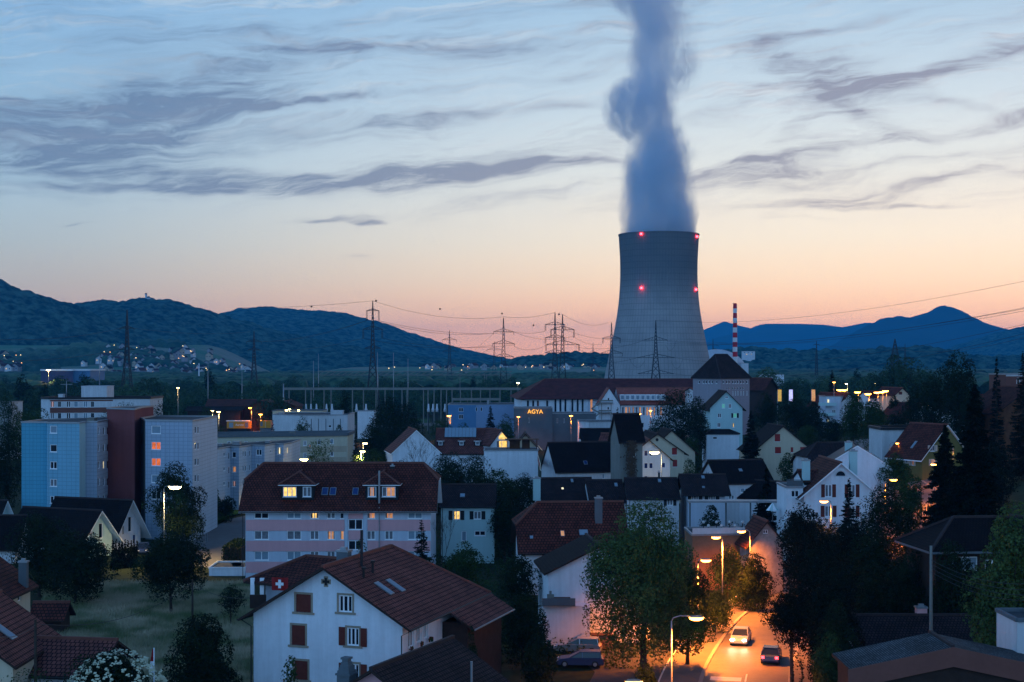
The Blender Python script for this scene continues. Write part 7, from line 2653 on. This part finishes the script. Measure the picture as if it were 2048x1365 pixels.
mb.box(-1.1, 1.1, -.06, 1.32, 1.42, 1.48)
mb.build('lid', m_wood, bx)

# garage by the pink house
block('garage_row', 'low white flat-roofed garage left of the pink house', [(418, 193), (490, 193)], 1137, wall=m_white, depth_back=6, cat='garage', cap=m_white, parapet=.2)
mb = MB()
for k in range(3):
    mb.box(-.6, .6, -.3, .3, .0, .4)
tag(mb.build('roof_vent', m_metal, None, loc=(PX(472, 195), 195.5, PZ(1137, 193) + .02)), 'small white vent box on the garage roof', 'vent')
# letterbox sign, compost cage
lb = empty('letterbox', (PX(256, 206), 206, 0), 0, 'small white letterbox on a post in front of the thuja hedge', 'letterbox')
mb = MB()
mb.box(-.3, .3, -.15, .15, .9, 1.3)
mb.build('box', m_frame, lb)
mb = MB()
mb.bar((0, 0, 0), (0, 0, .9), .08)
mb.build('post', m_metal, lb)
cg = empty('mesh_cage', (PX(397, 228), 228, 0), 0, 'metal framed mesh cage under the round tree by the parking road', 'cage')
mb = MB()
for x_ in (-1.1, 0, 1.1):
    mb.bar((x_, 0, 0), (x_, 0, 1.6), .07)
    mb.bar((x_, 1.5, 0), (x_, 1.5, 1.6), .07)
for z_ in (.1, .8, 1.6):
    mb.bar((-1.1, 0, z_), (1.1, 0, z_), .06)
    mb.bar((-1.1, 1.5, z_), (1.1, 1.5, z_), .06)
mb.build('frame', m_metal, cg)

# ================================================================ poles, flags, banners
def pole(name, label, px, D, top, r=.1, base_row=None, m_=None, cross=0, cat='pole', z0=None, group=None):
    x = PX(px, D)
    g_ = gz(x, D) if z0 is None else z0
    root = empty(name, (x, D, g_), 0, label, cat, group)
    mb = MB()
    H = PZ(top, D) - g_
    mb.tube([(0, 0, -.2), (0, 0, H)], [r * 1.2, r * .7], 8)
    mb.build('shaft', m_ or m_metal, root, True)
    if cross:
        mb = MB()
        mb.bar((-cross, 0, H * .8), (cross, 0, H * .8), r)
        mb.build('crossbar', m_ or m_metal, root)
    return root, H


pole('utility_pole', 'wooden utility pole in front of the red annex roof', 71, 99, 1240, .13, m_=m_bark)
pole('utility_pole', 'dark utility pole in the meadow beside the small tree', 385, 148, 1160, .12, m_=m_bark)
pole('utility_pole', 'pale pole with insulators below the hidden roof corner', 1862, 119, 1092, .16, m_=m_concrete)
pole('roof_antenna', 'antenna with a crossbar on the brown banded building', 133, 388, 762, .12, cross=1.6, z0=PZ(798, 384), cat='antenna')
pole('roof_antenna', 'tall thin mast behind the rooftop box', 199, 392, 717, .14, cross=.8, z0=PZ(772, 388), cat='antenna')
pole('thin_mast', 'bright white mast against the wooded hill', 398, 1500, 727, .7, m_=m_white, cat='mast')
for k, (px, D, top) in enumerate(((416, 620, 725), (484, 640, 740), (627, 660, 722), (637, 820, 708), (755, 690, 705), (787, 720, 706), (816, 700, 718), (567, 560, 768))):
    pole('lightning_mast', '%s slender grey mast from the left among the switchyard trees' % ('first', 'second', 'third', 'fourth', 'fifth', 'sixth', 'seventh', 'thick last')[k], px, D, top, .16 if px != 567 else .3, cat='mast', group='switchyard lightning masts')
pn, H = pole('flagpole', 'white flagpole with a limp red and white pennant by the elder bush', 308, 104, 1296, .05, m_=m_frame, cat='flagpole')
for k, (z0, z1, m_) in enumerate(((H - 1.0, H - .1, MATS['flag_red']), (H - 1.8, H - 1.0, m_frame))):
    mb = MB()
    for j in range(6):
        za, zb_ = z0 + (z1 - z0) * j / 6, z0 + (z1 - z0) * (j + 1) / 6
        wa, wb = .12 + .28 * (H - za) / 1.8, .12 + .28 * (H - zb_) / 1.8
        mb.face([(-.04, .02, za), (-wa, .05 * (j % 2), za), (-wb, .05 * ((j + 1) % 2), zb_), (-.04, .02, zb_)])
    mb.build('cloth', m_, pn)
for k, (px, m_, lb_) in enumerate(((1559.5, glow('yellow_banner_glow', (1.0, .50, .08), .5), 'yellow-orange lit banner on a pole, left of three'), (1582, glow('white_banner_glow', (.75, .66, 1.0), .75), 'white-violet lit banner, middle of three'), (1627, glow('orange_banner_glow', (1.0, .42, .14), .5), 'orange lit banner, right of three'))):  # cloth itself glows, standing in for floodlight falling on the banners
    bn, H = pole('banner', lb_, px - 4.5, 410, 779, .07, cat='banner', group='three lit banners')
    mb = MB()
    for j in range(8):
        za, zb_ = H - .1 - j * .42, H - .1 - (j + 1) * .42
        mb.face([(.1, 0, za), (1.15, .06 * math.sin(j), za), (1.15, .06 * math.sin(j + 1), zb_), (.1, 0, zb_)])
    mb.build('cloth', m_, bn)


# ================================================================ pylons and lines
def pylon(label, px, D, top, arms, base_w=7.5, waist=1.8, body_top=.72, tk=.32, rz=0.0, name='transmission_pylon', steel=None):
    """arms: list of (row, half width px, droop px of insulators)"""
    x = PX(px, D)
    H = PZ(top, D)
    root = empty(name, (x, D, 0), rz, label, 'pylon', 'lattice pylons')
    s_m = steel or m_steel
    mb = MB()
    zb_ = H * body_top

    def hw(z):
        t = z / zb_
        return base_w / 2 + (waist / 2 - base_w / 2) * min(1, t) ** .8 if z <= zb_ else waist / 2 * (1 - (z - zb_) / (H - zb_)) + .05
    zs_ = [0]
    z = 0
    while z < H - .8:
        z += max(1.6, hw(z) * 2.0 if z < zb_ else 2.2)
        zs_.append(min(z, H))
    for i in range(len(zs_) - 1):
        a, b_ = zs_[i], zs_[i + 1]
        ha, hb_ = hw(a), hw(b_)
        cn = [(-1, -1), (1, -1), (1, 1), (-1, 1)]
        for k in range(4):
            c0, c1 = cn[k], cn[(k + 1) % 4]
            mb.bar((c0[0] * ha, c0[1] * ha, a), (c0[0] * hb_, c0[1] * hb_, b_), tk)
            mb.bar((c0[0] * ha, c0[1] * ha, a), (c1[0] * hb_, c1[1] * hb_, b_), tk * .6)
            mb.bar((c1[0] * ha, c1[1] * ha, a), (c0[0] * hb_, c0[1] * hb_, b_), tk * .6)
    mb.build('lattice_mast', s_m, root)
    tips = []
    for (row, half, dp) in arms:
        za = PZ(row, D)
        L_ = half / ppm(D)
        mb = MB()
        h0 = hw(za)
        for sg in (-1, 1):
            tip = Vector((sg * L_, 0, za))
            for yy in (-h0, h0):
                mb.bar((sg * h0, yy, za), tip, tk * .8)
                mb.bar((sg * h0, yy, za + min(2.2, L_ * .3)), tip, tk * .8)
            for q_ in (.3, .6):
                xx = sg * (h0 + (L_ - h0) * q_)
                mb.bar((xx, 0, za), (xx - sg * .8, 0, za + min(2.2, L_ * .3) * (1 - q_)), tk * .5)
        arm = mb.build('crossarm', s_m, root)
        if dp:
            ib = MB()
            for sg in (-1, 1):
                for dx in ((0, -.5) if dp > 6 else (0,)):
                    ib.bar((sg * (L_ + dx), 0, za), (sg * (L_ + dx), 0, za - dp / ppm(D)), tk * .7)
            ib.build('insulators', s_m, arm)
        tips.append((x - L_, x + L_, za - dp / ppm(D), D))
    return dict(root=root, top=Vector((x, D, H)), tips=tips, x=x, D=D)


P1 = pylon('tallest lattice pylon with two drooping crossarms left of centre', 745.5, 716, 602, [(622, 13, 20), (659, 20, 18), (697, 16, 0)], body_top=.55, base_w=9)
P2 = pylon('dark pylon in front of the castle hill', 254, 704, 620, [(657, 14, 4), (700, 16, 0)], body_top=.6, base_w=8)
P3 = pylon('slim pylon against the wooded hill', 508, 948, 663, [(684, 15, 4), (700, 12, 3)], body_top=.6)
P4 = pylon('pylon just breaking the end of the long ridge', 899, 1175, 661, [(680, 14, 5), (703, 13, 3)], body_top=.6)
P5 = pylon('tall pylon right of the long ridge with two wide crossarms', 1007, 812, 634, [(664, 20, 6), (688, 22, 6), (714, 20, 4)], body_top=.6)
P6 = pylon('smaller pylon just left of the tall wide-armed one', 988.5, 1500, 683, [(700, 14, 5), (718, 14, 3)], body_top=.6)
P7 = pylon('left of a close pair of pylons left of the tower', 1110, 760, 625, [(650, 20, 12), (676, 20, 12), (706, 20, 0)], body_top=.6)
P8 = pylon('right of a close pair of pylons left of the tower', 1125, 735, 629, [(660, 24, 16), (690, 34, 12), (722, 28, 0)], body_top=.6)
P9 = pylon('small far pylon between the pair and the tower', 1186, 1900, 686, [(706, 10, 3), (718, 10, 3)], body_top=.6, tk=.34)
P10 = pylon('pylon overlapping the left foot of the cooling tower', 1223, 915, 643, [(677, 18, 10), (707, 22, 6)], body_top=.6)
P11 = pylon('wide-armed dark pylon in front of the cooling tower', 1311.5, 890, 641, [(681, 24, 0), (716, 38, 0), (748, 36, 0)], body_top=.66, base_w=10)
P12 = pylon('small pylon between tower foot and reactor dome', 1426, 1700, 678, [(692, 12, 3), (707, 14, 3)], body_top=.6, tk=.3)
P13 = pylon('faint thin pylon right of the red and white stack', 1633, 1500, 682, [(690, 6, 2)], body_top=.6, base_w=4)
P14 = pylon('sturdy dark pylon in front of the pointed mountain', 1790, 967, 678, [(717, 14, 0)], body_top=.75, base_w=5.5, waist=4.0)
P15 = pylon('thin faint pylon beside the sturdy one', 1810, 1700, 688, [(697, 5, 0)], body_top=.6, base_w=4)


def line(label, spans, r=.07, balls=()):
    """spans: list of (A, B, sag)"""
    root = empty('power_line', spans[0][0], 0, label, 'power line', 'overhead lines')
    o0 = Vector(spans[0][0])
    for (A, B, sag) in spans:
        A, B = Vector(A), Vector(B)
        pts = []
        for k in range(21):
            t = k / 20
            p_ = A.lerp(B, t)
            p_.z -= sag * 4 * t * (1 - t)
            pts.append(p_ - o0)
        mb = MB()
        mb.tube(pts, r, 4, cap=False)
        mb.build('wire', m_wire, root)
    for b_ in balls:
        mb = MB()
        mb.lathe([(.01, -.55), (.4, -.38), (.55, 0), (.4, .38), (.01, .55)], 10)
        mb.build('marker_ball', m_dark, root, True, loc=Vector(b_) - o0)
    return root


def W3(px, py, D):
    return Vector((PX(px, D), D, PZ(py, D)))


line('earth wire with marker balls over the tallest pylon', [(W3(480, 616, 850), P1['top'], 1.0), (P1['top'], P5['top'], 4.0), (P5['top'], P7['top'] + Vector((0, 0, 0)), 1.5)], balls=[W3(623, 613.5, 780), W3(752, 602, 716), W3(880, 618.5, 760), W3(1004, 627.5, 812), W3(1118, 629, 750), W3(1067, 651, 790)])
line('conductors from the tallest pylon toward the pylons beside the tower', [(W3(a, b, 716), W3(c, d, 812), s_) for a, b, c, d, s_ in ((759, 642, 1027, 665, 3), (759, 644, 987, 667, 3), (765, 677, 1029, 690, 3), (726, 677, 985, 691, 3))])
line('conductors left of the tallest pylon over the hills', [(W3(a, b, 716), W3(c, d, 980), 3) for a, b, c, d in ((732, 642, 498, 684, ), (726, 677, 498, 700), (732, 642, 525, 683))])
line('conductors at the left edge crossing the castle hill', [(W3(-30, 679, 500), W3(240, 657, 704), 2), (W3(268, 657, 704), W3(500, 664, 948), 2), (W3(-30, 722, 500), W3(250, 696, 704), 2)])
line('conductors between the wide-armed pylon and the close pair', [(W3(a, b, 812), W3(c, d, 750), s_) for a, b, c, d, s_ in ((1027, 664, 1090, 663, 1), (1029, 694, 1091, 692, 2), (1027, 664, 1149, 672, 3), (987, 668, 950, 700, 0), (985, 694, 955, 712, 0))])
line('conductors between the close pair and the tower-foot pylon', [(W3(a, b, 745), W3(c, d, 915), s_) for a, b, c, d, s_ in ((1125, 629, 1222, 643, 4), (1149, 675, 1207, 688, 2), (1159, 700, 1245, 713, 2), (1130, 660, 1240, 678, 2))])
line('conductors crossing in front of the cooling tower', [(W3(a, b, 900), W3(c, d, 890), s_) for a, b, c, d, s_ in ((1205, 678, 1288, 681, 1), (1200, 708, 1275, 716, 1), (1150, 694, 1288, 681, 3), (1150, 725, 1275, 716, 2))])
line('long conductors rising from the tower pylon to the right edge', [(W3(a, b, 890), W3(c, d, 430), s_) for a, b, c, d, s_ in ((1335, 681, 2200, 585, 7), (1335, 683, 2200, 592, 7), (1349, 716, 2200, 612, 9), (1347, 748, 2200, 628, 9), (1287, 683, 2200, 589, 7))], r=.06)
line('thin earth wire rising to the right edge of the sky', [(P11['top'], W3(2200, 530, 430), 7)], r=.05)
line('faint low lines across the right woods', [(W3(1425, 684, 1700), W3(1633, 684, 1500), 3), (W3(1633, 690, 1500), W3(1810, 692, 1650), 3), (W3(1796, 700, 967), W3(2100, 660, 700), 5)], r=.09)
line('drooping jumper loops under the wide-armed pylon', [(W3(1331, 690, 890), W3(1353, 680, 885), 5), (W3(1258, 716, 890), W3(1290, 722, 888), 5), (W3(1343, 724, 888), W3(1366, 718, 880), 5)], r=.06)
line('thin service wire from the meadow pole to the annex pole', [(W3(385, 1165, 148), W3(71, 1248, 99), 1.5), (W3(71, 1250, 99), W3(-40, 1262, 80), .6), (W3(385, 1168, 148), W3(500, 1196, 118), .5)], r=.02)
line('bundle of thin wires from the insulator pole to the right edge', [(W3(1862, 1120 + k * 8, 119), W3(2100, 1165 + k * 12, 100), .8) for k in range(4)], r=.02)

# ================================================================ switchyard
def gantry(label, px0, px1, row, D, posts, lattice=False, tk=.5, foot=0.0):
    root = empty('switchyard_gantry', (PX(px0, D), D, 0), 0, label, 'gantry')
    ox = PX(px0, D)
    z = PZ(row, D)
    L_ = PX(px1, D) - ox
    mb = MB()
    if lattice:
        for zz_ in (z - 1.2, z + 1.2):
            mb.bar((0, 0, zz_), (L_, 0, zz_), tk)
        n_ = int(L_ / 4)
        for k in range(n_):
            mb.bar((L_ * k / n_, 0, z - 1.2), (L_ * (k + 1) / n_, 0, z + 1.2 if k % 2 else z + 1.2), tk * .7)
    else:
        mb.box(0, L_, -.4, .4, z - .5, z + .5)
    mb.build('beam', m_concrete, root)
    for p_ in posts:
        mb = MB()
        x = PX(p_, D) - ox
        mb.bar((x, 0, foot), (x, 0, z - .5), tk)
        mb.build('post', m_concrete, root)
    return root


gantry('long concrete switchyard gantry carrying busbars on many posts', 568, 1042, 778, 600, (578, 611, 622, 648, 662, 705, 727, 752, 770, 804, 814, 847, 856, 868, 882, 893, 904, 921, 943, 961, 980, 1000, 1022, 1036), tk=.42)
gantry('higher lattice gantry line behind the long one', 636, 1024, 747, 960, (637, 757, 973, 969, 920, 1021), True, .45)
gantry('short low gantry at the right of the switchyard', 905, 1000, 799, 580, (906, 935, 975, 998), tk=.3)
for k, px in enumerate((612, 622, 633, 653, 664, 713, 732, 857, 866, 874, 890, 940, 955)):
    e_ = empty('switchgear_bushing', (PX(px, 575), 575, 0), 0, 'one of the grey switchgear posts topped by a pale bushing under the gantry', 'bushing', 'switchgear bushings')
    mb = MB()
    mb.bar((0, 0, 0), (0, 0, 9.0), .35)
    mb.build('stand', m_steel, e_)
    mb = MB()
    mb.lathe([(.01, 0), (.55, 0), (.6, 1.2), (.4, 1.4), (.28, 3.2), (.01, 3.3)], 10)
    mb.build('insulator', m_offwhite, e_, True, loc=(0, 0, 8.9))
block('switchgear_hut', 'small white hut under the tallest pylon', [(715, 540), (748, 541)], 823, wall=m_white, depth_back=6, cat='hut')

# ================================================================ far villages
def far_house(seed, m_wall, m_roof, lit):
    r_ = random.Random(seed)
    root = empty('village_house', (0, 0, 0), 0, 'tiny pale house of the village below the wooded hills', 'house', 'village houses at the hill foot')
    w, l, h = 9, 11, 6
    mb = MB()
    mb.box(-w / 2, w / 2, 0, l, -3, h)
    mb.prism([(-w / 2, 0, h), (w / 2, 0, h), (0, 0, h + 3.6)], (0, l, 0))
    mb.build('wall', m_wall, root)
    mb = MB()
    for s_ in (-1, 1):
        slab(mb, [(s_ * (w / 2 + .6), -.6, h - .3), (s_ * (w / 2 + .6), l + .6, h - .3), (0, l + .6, h + 4), (0, -.6, h + 4)], .25)
    mb.build('roof', [m_roof, m_darkwood], root)
    for k, wx in enumerate((-2.2, 2.2)):
        mb = MB()
        mb.box(wx - .7, wx + .7, -.08, -.01, 2.5, 4.1)
        mb.build('window', m_vlit if lit and k == 0 else m_glass, root)
    return root


m_vl = mat('far_warm_lens', (.8, .6, .3), .4, 0, emit=(1.0, .70, .30), estr=5)
m_vs = mat('far_sodium_lens', (.8, .5, .2), .4, 0, emit=(1.0, .42, .10), estr=5)
m_vwall = mat('village_render', (.30, .30, .32), .9, .1)
m_vlit = mat('village_lit_window', (.5, .4, .2), .6, 0, emit=(1.0, .6, .2), estr=.9)
fh = [far_house(k, (m_vwall, m_vwall, m_beige, m_offwhite)[k], (t_dark2, t_brown, t_dark, t_dark2)[k], k in (1, 3)) for k in range(4)]
used2 = set()


def put2(x, y, z, rz, s_):
    p_ = RND.choice(fh)
    if p_.name in used2:
        p_ = copy_tree(p_)
    else:
        used2.add(p_.name)
    p_.location = (x, y, z)
    p_.rotation_euler.z = rz
    p_.scale = (s_, s_, s_)


def vlamp(x, y, z, k):
    e_ = empty('village_lamp', (x, y, z), 0, 'tiny glowing street lamp in a far village', 'street lamp', 'lamps of the far villages')
    mb = MB()
    mb.bar((0, 0, 0), (0, 0, 8), .3)
    mb.build('pole', m_metal, e_)
    mb = MB()
    mb.lathe([(.01, -.7), (.7, 0), (.01, .7)], 8)
    mb.build('lantern', m_vl if k % 3 else m_vs, e_, loc=(0, 0, 8.5))


for k in range(120):
    px = RND.choice((RND.gauss(300, 60), RND.uniform(195, 500), RND.uniform(195, 500)))
    py = RND.uniform(702, 742)
    y = 2250 + (742 - py) / 40 * 330 + RND.uniform(-40, 40)
    x = PX(px, y)
    put2(x, y, float(vill_z(x, y)) + 4, RND.uniform(-.9, .9), RND.uniform(.7, 1.2))
for k in range(20):
    px = RND.uniform(190, 500)
    py = RND.uniform(700, 744)
    y = 2250 + (742 - py) / 40 * 330
    vlamp(PX(px, y), y, float(vill_z(PX(px, y), y)) + 5, k)
for k in range(14):
    px, y = RND.uniform(-20, 35), RND.uniform(2300, 2480)
    x = PX(px, y)
    put2(x, y, float(vill_z(x, y)) + 4, RND.uniform(-.9, .9), RND.uniform(.9, 1.4))
for k in range(6):
    px, y = RND.uniform(5, 60), RND.uniform(2300, 2450)
    vlamp(PX(px, y), y, float(vill_z(PX(px, y), y)) + 5, k)
mb_x = np.arange(-420, 420, 20.0)
mb_y = np.arange(2150, 2700, 20.0)
TXg, TYg = np.meshgrid(mb_x, mb_y)
TZg = 20 * S01((TYg - 2150) / 350) * S01((420 - np.abs(TXg)) / 150) + .3
tag(grid_mesh('river_terrace', TXg, TYg, TZg, m_meadow), kind='structure')
for k in range(46):
    px, y = RND.uniform(850, 1205), RND.uniform(2380, 2600)
    put2(PX(px, y), y, 15 + RND.uniform(-2, 3), RND.uniform(-.9, .9), RND.uniform(.7, 1.2))
for k in range(30):
    px, y = RND.uniform(770, 1205), RND.uniform(2350, 2600)
    vlamp(PX(px, y), y, 9 + RND.uniform(-2, 8), k)
